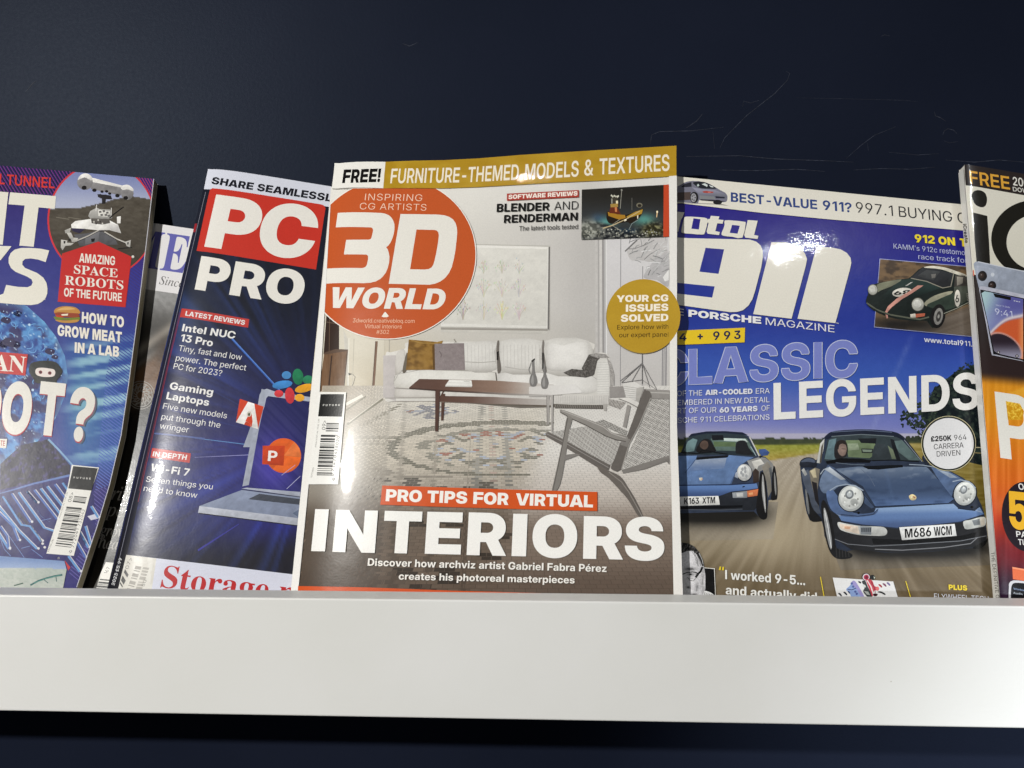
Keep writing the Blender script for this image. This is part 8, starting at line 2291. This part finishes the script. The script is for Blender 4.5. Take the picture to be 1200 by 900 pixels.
    m.poly(ell(*o(350, 478)[0], 4.9, 6.6), (32, 30, 32))
    m.poly(ell(*o(338, 482)[0], 3.2, 5.2), (158, 158, 164))
    for i in range(5):
        t = i * 1.257
        m.poly(ell(o(338, 482)[0][0] + 1.9 * math.cos(t), o(338, 482)[0][1] + 3.1 * math.sin(t), .7, 1.0, 8), (58, 58, 62))
    m.poly(ell(*o(760, 562)[0], 5.2, 2.8), (28, 26, 28))
    nv = (42, 66, 128)
    m.text('BEST-VALUE', (856.3, 236.8), (957.5, 245.8), 11, nv, 'B')
    m.text('911?', (964.2, 246.3), (998, 249.6), 11.3, nv, 'B')
    m.text('997.1 BUYING GUIDE', (1003, 249.3), (1172, 266.4), 12.3, (34, 34, 38), 'R')

    # ---------------- masthead
    m.part('masthead')
    cr = (230, 226, 214)
    blue = lambda qq: rgba_lin(sky(qq[:, 0], qq[:, 1]))
    m.poly(a(-60, 282, 100, 296, 88, 330, 76, 350, 58, 432, -30, 425, -10, 330, -65, 325), cr)
    m.poly(smooth(a(112, 326, 180, 328, 245, 334, 264, 345, 264, 365, 245, 438, 225, 452, 150, 447, 88, 441, 80, 425, 90, 370, 100, 338), 2), cr)
    m.poly(a(165, 338, 214, 344, 203, 416, 150, 411), blue)
    m.poly(a(287, 320, 347, 325, 340, 346, 376, 350, 369, 376, 332, 373, 318, 428, 350, 434, 344, 456, 265, 446, 257, 432, 271, 370, 262, 366, 268, 343, 280, 342), cr)
    m.poly(smooth(a(385, 352, 450, 354, 520, 362, 531, 376, 508, 474, 440, 468, 372, 460, 362, 442, 376, 408, 384, 380), 2), cr)
    m.poly(a(436, 384, 491, 390, 474, 446, 419, 440), blue)
    m.poly(a(546, 350, 616, 355, 590, 455, 621, 461, 615, 483, 530, 474, 521, 456), cr)
    m.poly(b(-80, 376, 80, 384, 380, 391, 412, 402, 433, 420, 443, 445, 444, 480, 436, 530, 405, 650, 392, 690, 372, 722, 345, 745, 315, 754, 280, 755, 0, 716, -80, 705), cr)
    m.poly(b(157, 432, 250, 440, 222, 563, 126, 552), blue)
    m.poly(b(-80, 596, 0, 606, 203, 626, 190, 682, 0, 660, -80, 650), blue)
    m.poly(b(487, 404, 560, 405, 600, 415, 632, 433, 655, 460, 666, 488, 660, 520, 588, 788, 396, 765), cr)
    m.poly(b(713, 426, 790, 431, 835, 440, 866, 458, 884, 482, 888, 508, 880, 545, 808, 810, 618, 788), cr)
    m.text('TM', *b(812, 812, 824, 814), 1.2, cr, 'B')
    m.text('THE', (775, 367.2), (801, 370.2), 7.6, (232, 231, 234), 'R')
    m.text('PORSCHE', (806.6, 371.3), (891.8, 380), 8.2, (236, 235, 236), 'K')
    m.text('MAGAZINE', (897, 380.8), (977.6, 389.9), 8.2, (226, 226, 234), 'R')

    # ---------------- cover lines
    m.part('cover_lines')
    m.poly([(770, 389), (872.8, 384.3), (872.3, 401.5), (770, 405.4)], (232, 198, 40))
    nk = (30, 34, 72)
    m.text('4', (795.8, 399.8), (804.4, 399.5), 8.8, nk, 'K')
    m.text('+', (817, 398.4), (823.5, 398.2), 9, nk, 'K')
    for i, x0 in enumerate((835.4, 848, 860)):
        m.text('993'[i], (x0, 398.9 - i * .5), (x0 + 7.6, 398.6 - i * .5), 10, nk, 'B')
    ol = (1.7, (196, 202, 228))
    m.text('C', (771, 452.8), (806, 451.2), 41.5, (122, 132, 200), 'B', outline=ol, up=(0, -1), n=7)
    m.text('LASSIC', (807.2, 451), (1004.3, 441.6), (41.3, 42.5), (122, 132, 200), 'B', outline=ol, up=(0, -1), n=7)
    m.text('LEGENDS', (906.4, 492.2), (1147, 479.4), (43, 42.5), (238, 237, 234), 'B', up=(-.01, -1), n=7)
    w_ = (226, 228, 238)
    for t, p0, p1, wt in (('OF THE', (793.3, 464.6), (822.6, 463.6), 'R'), ('AIR-COOLED', (826.3, 463.4), (881.6, 461.8), 'K'), ('ERA', (885.4, 461.7), (901.7, 461.2), 'R'),
                          ('EMBERED IN NEW DETAIL', (794, 475.3), (901.6, 471.6), 'R'), ('RT OF OUR', (793.6, 484.8), (839.4, 483.6), 'R'), ('60 YEARS', (843, 484), (887.4, 482), 'K'),
                          ('OF', (892, 481.8), (901.7, 481.4), 'R'), ('SCHE 911 CELEBRATIONS', (794, 496), (901.4, 492), 'R')):
        m.text(t, p0, p1, 6.2, w_, wt, up=(0, -1))
    m.text('912 ON', (1071.7, 284.2), (1119, 288.4), 9.3, (240, 216, 48), 'K')
    m.text('TRACK', (1124.6, 289), (1168, 293), 9.3, (240, 216, 48), 'K')
    ll = (186, 190, 226)
    m.text("KAMM's 912c restomod", (1046.7, 291.8), (1135, 300), 6, ll, 'R')
    m.text('race track for road', (1075.7, 304), (1155, 310.6), 6, ll, 'R')
    m.text('www.total911.com', (1082.5, 401), (1156, 408.2), 6, (226, 228, 240), 'S')
    m.poly(ell(1111, 520, 32, 32.4, 60), (206, 198, 160))
    m.poly(ell(1111, 520, 31.3, 31.7, 60), (34, 38, 34))
    m.poly(ell(1111, 520, 29.4, 29.9, 60), (228, 228, 230))
    bk = (28, 28, 30)
    m.text('£250K', (1090.4, 517.8), (1114.6, 516.4), 6.2, bk, 'K', up=(-.05, -1))
    m.text('964', (1117.6, 516.2), (1132, 515.4), 6.2, bk, 'R', up=(-.05, -1))
    m.text('CARRERA', (1093.8, 526.9), (1128.6, 524.7), 6.2, bk, 'R', up=(-.05, -1))
    m.text('DRIVEN', (1097.2, 535.4), (1124.8, 533.6), 6.2, bk, 'R', up=(-.05, -1))
    yl = (232, 206, 60)
    m.text('“', *h(312, 446, 350, 450), 10.6, yl, 'B')
    wq = (238, 237, 232)
    m.text('I worked 9-5...', *h(357, 472, 919, 515), 10.8, wq, 'B')
    m.text('and actually', *h(361, 578, 857, 619.7), 10.8, wq, 'B')
    m.text('d' + 'id', *h(883, 622, 1003, 632), 10.8, wq, 'B')
    m.stroke([(961, 676), (966.5, 706)], 1.0, yl)
    m.stroke([(1060.8, 681), (1068.6, 707)], 1.0, yl)
    m.text('PLUS', *k(864, 520, 988, 526), 6, yl, 'K')
    m.text('FLYWHEEL TECH', (1094.2, 701.6), (1158, 705), 6.2, w_, 'R')

    # ---------------- green classic car in a box
    m.part('inset_car_picture', photo=.22, sat=.85)
    bx = c(232, 257, 1300, 350, 1300, 960, 182, 850)
    m.poly([(x + (-.7 if i in (0, 3) else .7), y + (-.7 if i < 2 else .7)) for i, (x, y) in enumerate(bx)], (150, 158, 206))

    def bgc(x, y):
        cc = mix((92, 72, 52), (148, 116, 74), fbm(x / 9, y / 3.4, 5))
        cc = mix(cc, (58, 46, 36), sstep(.52, .66, fbm(x / 12 + 4, y / 5, 8)) * .7)
        rd = (y - 372) + (x - 1100) * .38
        cc = mix(cc, np.array([104, 92, 80])[None] + ((noise((x * .35 + y) / 1.6, x / 40, 4) - .5) * 22)[..., None], sstep(-4, 4, rd))
        return mix(cc, (30, 28, 26), np.exp(-((x - 1060) / 40) ** 4 - ((y - 380) / 9) ** 2) * .9)
    m.raster(bx, 1.6, bgc)
    gr = (25, 34, 31)
    m.poly(smooth(c(108, 640, 112, 600, 125, 560, 140, 500, 200, 470, 300, 450, 400, 432, 480, 425, 540, 375, 600, 330, 740, 318, 900, 368, 985, 400, 1100, 420, 1100, 640, 1000, 650, 900, 700,
                    800, 745, 760, 840, 690, 860, 640, 800, 560, 800, 440, 790, 300, 765, 160, 700), 2), gr)
    m.raster(c(400, 440, 500, 430, 640, 450, 760, 510, 620, 560, 520, 600, 300, 640, 240, 590), 2, lambda x, y: mix((38, 58, 54), (22, 33, 30), sstep(335, 350, y)))
    m.poly(smooth(c(205, 480, 300, 452, 420, 436, 340, 490, 240, 530, 205, 545), 3), (122, 124, 100))
    m.poly(smooth(c(620, 640, 700, 580, 830, 540, 870, 545, 800, 600, 700, 640, 640, 670), 3), (152, 150, 126))
    m.poly(smooth(c(640, 660, 720, 620, 860, 560, 980, 530, 1000, 620, 860, 690, 790, 700, 700, 690), 3), (50, 64, 54))
    m.poly(c(500, 420, 600, 335, 700, 338, 872, 384, 850, 495, 780, 508, 640, 450), (46, 48, 52))
    m.poly(c(560, 400, 640, 350, 760, 365, 700, 440, 620, 425), (66, 68, 70))
    m.poly(c(680, 390, 720, 385, 715, 420, 685, 425), (110, 108, 104))
    m.poly(smooth(c(618, 326, 700, 316, 800, 330, 900, 362, 985, 395, 975, 412, 880, 384, 760, 345, 640, 334), 3), (206, 200, 182))
    m.stroke(c(500, 424, 640, 452, 780, 510, 852, 496, 876, 386), 1.0, (150, 146, 130))
    m.poly(c(890, 400, 980, 400, 1000, 490, 930, 500, 880, 500), (66, 62, 58))
    m.poly(c(905, 410, 960, 415, 955, 470, 905, 490), (138, 132, 120))
    m.poly(c(880, 500, 1000, 490, 1000, 620, 880, 680), (70, 76, 66))
    m.poly(ell(*c(910, 600)[0], 3.4, 10, 20), (206, 202, 190))
    m.text('6', *c(893, 640, 925, 634), 8.5, (40, 40, 38), 'B')
    m.poly(ell(*c(425, 548)[0], 11.8, 5.2, 30, -8), (216, 212, 200))
    m.text('68', *c(352, 575, 500, 560), 4.6, (32, 36, 32), 'K')
    m.poly(c(612, 488, 560, 488, 480, 545, 380, 600, 300, 670, 272, 725, 290, 780, 300, 772, 296, 722, 330, 682, 420, 610, 520, 550), (206, 142, 126))
    m.poly(c(500, 460, 520, 458, 470, 490, 450, 492), (196, 196, 190))
    for cx, cy, ax in ((167, 526, 5.4), (562, 655, 6.9)):
        x, y = c(cx, cy)[0]
        m.poly(ell(x, y, ax + .6, ax * 1.1 + .6), (84, 82, 72))
        m.poly(ell(x, y, ax, ax * 1.06), (178, 178, 168))
        m.poly(ell(x - .6, y - .8, ax * .66, ax * .7), (206, 206, 198))
    m.poly(c(495, 740, 540, 735, 545, 770, 498, 770), (206, 198, 182))
    m.poly(c(540, 738, 625, 732, 622, 758, 545, 770), (188, 92, 60))
    m.stroke(c(112, 640, 200, 700, 320, 745, 480, 772, 580, 786, 660, 765), 1.8, (92, 96, 80))
    m.stroke(c(118, 660, 220, 718, 340, 760), 0.8, (24, 30, 26))
    m.poly(ell(*c(738, 758)[0], 8.6, 14.2, 30, 10), (26, 25, 25))
    m.poly(ell(*c(742, 760)[0], 5.2, 10, 30, 10), (128, 126, 122))
    m.poly(ell(*c(744, 760)[0], 2.8, 6.4, 24, 10), (60, 58, 56))
    m.poly(ell(*c(744, 760)[0], 1.2, 2.4, 14, 10), (150, 148, 144))
    m.stroke(c(790, 735, 900, 690, 1000, 640), 0.8, (150, 150, 132))

    # ---------------- portrait and turbo picture at the foot
    m.part('portrait_picture', photo=.2)
    m.poly(h(-60, 384, 210, 391, 283, 397, 296, 700, -60, 700), (222, 220, 214))
    m.poly(h(-60, 388, 210, 394, 279, 401, 291, 700, -60, 700), (24, 24, 25))

    f2 = Z(791, 627, 11.843)

    def face(x, y):
        X, Y = (x - 791) * 11.843, (y - 627) * 11.843
        blob = lambda cx, cy, ax, ay: np.exp(-((X - cx) / ax) ** 2 - ((Y - cy) / ay) ** 2)
        cc = mix((206, 205, 208), (150, 149, 152), sstep(330, 430, X))
        cc = mix(cc, (150, 149, 150), blob(330, 330, 40, 90) * .6)
        cc = mix(cc, (70, 69, 70), blob(205, 472, 62, 20))
        cc = mix(cc, (96, 95, 96), blob(215, 545, 40, 16) * .9)
        cc = mix(cc, (232, 231, 234), blob(230, 320, 70, 80) * .9)
        cc = mix(cc, (230, 229, 232), blob(245, 660, 70, 40) * .8)
        cc = mix(cc, (120, 119, 122), blob(300, 720, 26, 60) * .6)
        cc = mix(cc, (238, 237, 240), blob(205, 770, 50, 36) * .8)
        cc = mix(cc, (80, 79, 80), blob(180, 725, 22, 16))
        cc = mix(cc, (60, 58, 60), blob(262, 828, 40, 14))
        cc = mix(cc, (236, 235, 238), blob(405, 640, 14, 120) * .8)
        return cc + ((fbm(x / 1.1, y / 1.1, 4) - .5) * 70)[..., None]
    m.raster(f2(-60, 230, 165, 200, 250, 205, 320, 250, 370, 330, 400, 440, 420, 560, 418, 740, 400, 900, 60, 980, -60, 980), 0.8, face)
    m.raster(f2(-60, 105, 110, 106, 185, 118, 262, 158, 330, 238, 376, 330, 398, 425, 372, 432, 345, 350, 300, 275, 245, 222, 165, 222, 100, 250, -60, 260), 0.8,
             lambda x, y: mix((30, 29, 29), (96, 94, 92), sstep(.5, .8, noise((x + y * .7) * 1.3, (y - x) / 4, 3))))
    for pts_, w_2, v_ in (((250, 215, 300, 330, 318, 430), .7, 96), ((225, 215, 270, 290, 300, 400), .5, 130), ((300, 270, 345, 370, 352, 430), .6, 110), ((330, 250, 372, 340, 388, 410), .6, 200),
                          ((100, 545, 165, 520, 240, 512, 292, 520, 318, 540), 1.2, 34), ((282, 590, 322, 535, 352, 505, 376, 445), 2.4, 26), ((170, 585, 205, 628, 250, 640, 284, 600), .7, 70),
                          ((290, 525, 288, 580), .6, 80), ((175, 600, 240, 605), .5, 150), ((310, 700, 290, 780), .6, 120), ((390, 560, 372, 690), .6, 130)):
        m.stroke(f2(*pts_), w_2, (v_, v_, v_))
    m.poly(ell(*f2(212, 545)[0], 1.5, .9, 12), (30, 30, 30))
    m.poly(smooth(h(214, 555, 240, 560, 275, 580, 290, 620, 200, 620, 205, 570), 3), (196, 196, 196))
    for i in range(6):
        m.stroke(h(215 + i * 11, 566 + i * 3, 206 + i * 12, 600), 0.6, (110, 110, 110))
    m.part('turbo_picture')
    m.poly(q(62, 202, 912, 258, 1060, 760, 190, 760), (230, 230, 230))
    m.share(30)
    for X, Y, cl in ((165, 440, 0), (240, 425, 0), (300, 415, 1), (730, 318, 2), (790, 305, 3), (845, 292, 4)):
        m.stroke(smooth(q(X - 22, Y - 18, X + 5, Y - 8, X + 22, Y + 22, X + 2, Y + 6), 3), 1.2, ((58, 58, 66), (44, 54, 96), (176, 64, 70), (130, 70, 100), (122, 112, 160))[cl], True)
    m.poly(smooth(q(255, 360, 300, 320, 350, 255, 400, 290, 440, 420, 460, 480, 330, 480, 300, 400, 260, 390), 3), (140, 164, 212))
    m.poly(smooth(q(330, 262, 370, 248, 430, 330, 510, 480, 470, 480, 400, 370, 340, 300), 3), (158, 150, 204))
    m.stroke(q(270, 365, 330, 375, 390, 350), 1.0, (60, 70, 110))
    for X, Y in ((380, 400), (400, 430), (350, 330), (330, 285)):
        m.poly(ell(*q(X, Y)[0], 1.4, 1.4, 10), (84, 96, 156))
    m.poly(smooth(q(470, 260, 520, 250, 560, 340, 620, 460, 560, 480, 490, 400, 510, 340), 3), (58, 62, 62))
    m.poly(q(480, 290, 520, 310, 530, 340, 490, 335), (214, 220, 216))
    m.poly(q(500, 390, 560, 400, 590, 450, 540, 440), (168, 172, 168))
    m.poly(ell(*q(530, 195)[0], 4.9, 4.6), (40, 36, 42))
    m.poly(ell(*q(532, 196)[0], 4.1, 4.0), (222, 208, 214))
    m.poly(ell(*q(534, 198)[0], 3.0, 3.0), (170, 44, 74))
    m.poly(ell(*q(538, 202)[0], 1.6, 1.7), (110, 24, 46))
    m.poly(smooth(q(530, 236, 580, 230, 620, 250, 650, 320, 700, 340, 690, 380, 640, 390, 620, 470, 590, 400), 3), (196, 68, 82))
    m.stroke(q(545, 240, 600, 330, 640, 460), 1.3, (238, 226, 226))
    m.stroke(q(600, 255, 650, 350, 660, 420), 0.8, (120, 30, 44))
    m.poly(ell(*q(690, 358)[0], 1.9, 2.4), (222, 110, 110))
    m.poly(smooth(q(590, 180, 630, 165, 655, 200, 640, 225, 605, 228), 3), (30, 32, 32))
    m.poly(q(635, 185, 660, 200, 645, 222), (196, 206, 190))
    m.poly(smooth(q(690, 405, 740, 395, 800, 430, 795, 450, 750, 425), 3), (40, 42, 42))
    m.poly(smooth(q(630, 430, 690, 430, 680, 462, 640, 462), 3), (60, 24, 34))
    m.poly(smooth(q(420, 250, 460, 265, 455, 285, 430, 275), 3), (44, 46, 48))
    m.share()
    m.finish()


build_cars()
# ================================================================== phone magazine (far right)
def build_phones():
    m = Mag('black and cream phone magazine with a white spine and a huge black letter i',
            -0.094, 14.0, 0.0, 0.33,
            top=[(1130.2, 192.8), (1200, 204.2), (1520, 256)], right=[(1525, 300), (1590, 735)],
            left=[(1131.3, 218), (1171.6, 699)], thick=0.0072, pages=MAT_WHITEPAGES,
            fbend=lambda u: 0.0008 * (1 - np.exp(-np.maximum(u, -0.01) / 0.003)) - 0.0008)
    a = Z(1110, 180, 7.5)
    b = Z(1110, 290, 6.43)
    c = Z(1120, 420, 6.43)
    d = Z(1120, 550, 5.625)
    m.clipq = [(1130.2, 192.8), (1270, 215.5), (1290, 740), (1175, 740), (1171.6, 699), (1131.3, 218)]
    m.part('cover_artwork')

    def art(x, y):
        s_ = y - (x - 1160) * .1
        cc = mix((42, 34, 32), (46, 34, 34), sstep(380, 430, s_))
        og = mix((222, 146, 34), (216, 108, 36), sstep(470, 570, s_))
        og = mix(og, (186, 62, 34), sstep(560, 610, s_))
        og = mix(og, (112, 30, 38), sstep(600, 650, s_))
        og = mix(og, (46, 26, 48), sstep(645, 690, s_))
        og = og + ((noise(x / 3, y / 70, 4) - .5) * 26)[..., None]
        og = mix(og, (236, 178, 60), (sstep(0, 3, y - 452 - (1200 - x) * .4) * sstep(26, 4, y - 452 - (1200 - x) * .4)) * sstep(1165, 1180, x) * .6)
        og = mix(og, (226, 126, 62), np.exp(-((x - 1172) / 7) ** 2 - ((y - 592) / 12) ** 2) * .5)
        return mix(cc, og, sstep(436, 452, s_))
    m.raster(m.clipq, 2.4, art)
    keep, m.clipq = m.clipq, None
    m.raster([(1268, 215.2), (1519, 255.8), (1578, 725), (1288, 725)], 8, art)
    m.poly([(1268, 239.7), (1522, 283), (1530, 392), (1268, 346)], (222, 219, 205))
    m.clipq = keep
    cream = (222, 219, 205)
    m.poly([(1131.2, 217.2), (1200, 228.9), (1270, 240), (1270, 345), (1142, 322), (1135.4, 316)], cream)
    m.raster([(1131.2, 217.2), (1200, 228.9), (1262, 239), (1262, 340), (1152, 324), (1137, 318)], 6, lambda x, y: mix((224, 221, 208), (216, 213, 199), sstep(230, 320, y)))
    m.poly(b(160, 165, 200, 172, 204, 214, 167, 207), (206, 84, 50))
    m.part('masthead')
    m.poly(smooth(a(230, 335, 260, 322, 300, 325, 335, 350, 350, 395, 345, 440, 325, 468, 290, 470, 250, 450, 220, 405, 213, 365), 4), (26, 24, 18))
    m.poly(a(228, 518, 352, 548, 368, 780, 380, 1010, 262, 1002, 240, 760), (26, 24, 18))
    oc = [(1212 + 50.5 * math.cos(t), 280 + 45.5 * math.sin(t)) for t in np.linspace(0, 2 * math.pi, 60)[:-1]]
    ic = [(1214.5 + 35 * math.cos(t), 284 + 32.5 * math.sin(t)) for t in np.linspace(0, 2 * math.pi, 60)[:-1]]
    m.poly(oc, (26, 24, 18), holes=[ic])
    m.part('cover_lines')
    m.text('FREE', *a(202, 264, 553, 318), 15.4, (224, 166, 60), 'S')
    m.text('200', *a(580, 278, 720, 298), 10, (230, 228, 220), 'S')
    m.text('DOWNLOADS', *a(578, 330, 960, 385), 5.2, (214, 212, 204), 'S')
    m.text('P', (1172.4, 536.5), (1217, 543), 78, (232, 230, 222), 'B', up=(-.09, -1), n=9)
    m.raster([(1178.6, 470), (1195, 473), (1200, 482), (1198, 492), (1181, 492)], 1, lambda x, y: mix((206, 146, 24), (250, 214, 84), sstep(.4, .75, fbm(x / 1.6, y / 1.6, 4))))
    m.part('phone_picture', photo=.12)
    m.poly(smooth(b(200, 135, 205, 118, 232, 106, 400, 142, 600, 182, 760, 215, 760, 420, 600, 380, 300, 330, 250, 330, 225, 250), 2), (150, 158, 174))
    m.poly(smooth(b(222, 150, 240, 138, 330, 155, 365, 175, 380, 215, 370, 290, 300, 290, 245, 270), 3), (164, 172, 188))
    m.stroke(b(232, 108, 400, 144, 600, 184), 1.0, (206, 210, 220))
    for cx, cy, r_ in ((265, 215, 5.4), (338, 287, 4.8)):
        x, y = b(cx, cy)[0]
        m.poly(ell(x, y, r_, r_ * 1.12), (30, 26, 26))
        m.poly(ell(x - .6, y - .5, r_ * .5, r_ * .55), (58, 44, 38))
        m.poly(ell(x - 1.2, y - 1.4, .8, .8, 10), (120, 112, 112))
    m.poly(ell(*b(342, 205)[0], 2.2, 2.4), (206, 212, 222))
    m.poly(smooth(b(242, 325, 250, 300, 280, 294, 579, 356, 700, 380, 700, 890, 579, 860, 380, 820, 345, 812, 330, 790, 290, 560), 2), (176, 178, 192))
    m.poly(smooth(b(248, 338, 258, 322, 280, 322, 579, 384, 700, 405, 690, 870, 560, 850, 370, 808, 342, 780, 300, 560), 2), (18, 18, 20))

    def scr(x, y):
        X, Y = (x - 1110) * 6.43, (y - 290) * 6.43
        cc = mix((170, 200, 206), (92, 92, 160), sstep(260, 480, X + (Y - 400) * .4))
        cc = mix(cc, (150, 160, 200), sstep(430, 560, Y) * .5)
        cv = Y - (640 - (X - 330) * .62 - 26 * np.sin((X - 330) / 60))
        cc = mix(cc, (226, 214, 214), np.exp(-(cv / 14) ** 2) * .9)
        cc = mix(cc, mix((206, 92, 50), (230, 150, 96), sstep(520, 580, X)), sstep(4, 26, cv))
        el = ((X - 430) / 130) ** 2 + ((Y - 760 - (X - 430) * .35) / 105) ** 2
        cc = mix(cc, (212, 160, 150), np.exp(-((el - 1) / .16) ** 2))
        cc = mix(cc, mix((44, 34, 44), (150, 148, 170), sstep(700, 830, Y)), sstep(1.0, .86, el))
        return cc
    m.raster(b(258, 345, 282, 330, 572, 390, 572, 842, 380, 800, 352, 778, 305, 560), 1.0, scr)
    m.poly(b(345, 345, 480, 374, 478, 398, 360, 374), (18, 18, 20))
    m.text('9:41', *b(362, 504, 492, 527), 7.2, (206, 210, 234), 'R')
    m.text('MAY 9 SUN', *b(368, 440, 472, 458), 1.8, (196, 202, 230), 'R')
    m.text('...', *b(500, 404, 550, 414), 3, (226, 228, 238), 'K')
    for X, Y in ((385, 790), (525, 818)):
        m.poly(ell(*b(X, Y)[0], 2.0, 1.9, 14), (74, 66, 72))
        m.poly(ell(*b(X, Y)[0], .8, .9, 10), (206, 206, 210))
    m.part('badge')
    m.poly(ell(1202, 605.5, 28, 41, 60, -6), (34, 26, 34))
    m.text('OVER', (1193.6, 573.5), (1219, 577), 7.4, (228, 226, 224), 'S')
    m.text('50', (1183.4, 619), (1231, 624), 44, (232, 178, 46), 'K', up=(-.06, -1), n=8)
    m.text('PAGES', (1191, 629), (1223, 632), 6.8, (228, 226, 224), 'S')
    m.text('TUTORIALS', (1193.4, 638.4), (1235, 642), 6.8, (228, 226, 224), 'S')
    m.part('watch_picture')
    m.poly(d(372, 643, 480, 662, 480, 740, 376, 724), (222, 112, 72))
    m.poly(d(372, 643, 480, 662, 480, 672, 373, 654), (236, 150, 112))
    m.poly(smooth(d(350, 780, 352, 750, 380, 732, 460, 738, 640, 760, 640, 1000, 360, 1000, 348, 860), 2), (206, 206, 212))
    m.poly(smooth(d(364, 790, 370, 762, 390, 748, 460, 752, 620, 770, 620, 1000, 372, 1000, 362, 860), 2), (20, 20, 24))
    m.text('Workout', *d(380, 792, 470, 806), 2.2, (150, 170, 206), 'R')
    m.text('Audio', *d(380, 820, 440, 828), 2.2, (190, 196, 206), 'R')
    m.finish()

    # the white spine, printed with small lettering, is the left side of the book block
    S = m.S
    Xs, Ys = -S.N, S.Y
    le = m.outuv[-1]
    bt = m.outuv[-3]
    A = S.org + S.X * S.uv(np.array([(1131.3, 218)]))[0][0] + S.Y * S.uv(np.array([(1131.3, 218)]))[0][1]
    B = S.org + S.X * S.uv(np.array([(1171.6, 699)]))[0][0] + S.Y * S.uv(np.array([(1171.6, 699)]))[0][1]
    Ys = (A - B) / np.linalg.norm(A - B)
    Xs = -S.N
    zs = np.cross(Xs, Ys)
    org = B + zs * (0.0006 if zs[0] < 0 else -0.0006)
    if zs[0] > 0:
        Xs = -Xs
    sp = Surf(org, Xs, Ys)
    old, m.S = m.S, sp
    m.S.layer = 4
    m.clipq = None
    m.parts = []
    m.part('spine')
    M3 = np.array([old.X, old.Y, old.N])
    tone = rgb((228, 227, 222))
    inset = 0.0002
    L = float((A - B) @ Ys)
    q = [(0.0003, -0.014), (m.T - 0.0003, -0.014), (m.T - 0.0003, L + 0.012), (0.0003, L + 0.012)]
    if Xs @ S.N > 0:
        q = [(-u, v) for u, v in q][::-1]
    m.cur.add(np.array(q), 0.0, np.tile(tone, (4, 1)), [(0, 1, 2, 3)], sp)
    m.part('spine_lettering')
    m.text('iCreate', (1128.4, 262.5), (1131.0, 285), 4.2, (40, 38, 34), 'K', up=(1, -.1))
    m.text('THE DEFINITIVE GUIDE', (1161.2, 647), (1168.8, 716), 4.0, (52, 50, 46), 'R', up=(1, -.12))
    m.text('issue', (1132.6, 344), (1135.6, 362), 2.6, (150, 146, 138), 'R', up=(1, -.1))
    # move these sheets from the spine's own frame into the magazine's
    T = np.array([M3 @ sp.X, M3 @ sp.Y, M3 @ sp.N]).T
    o0 = M3 @ (sp.org - old.org)
    for P in m.parts:
        P.v = [v @ T.T + o0 for v in P.v]
        P.n = [n @ T.T for n in P.n]
    m.finish()
    m.S = old


build_phones()
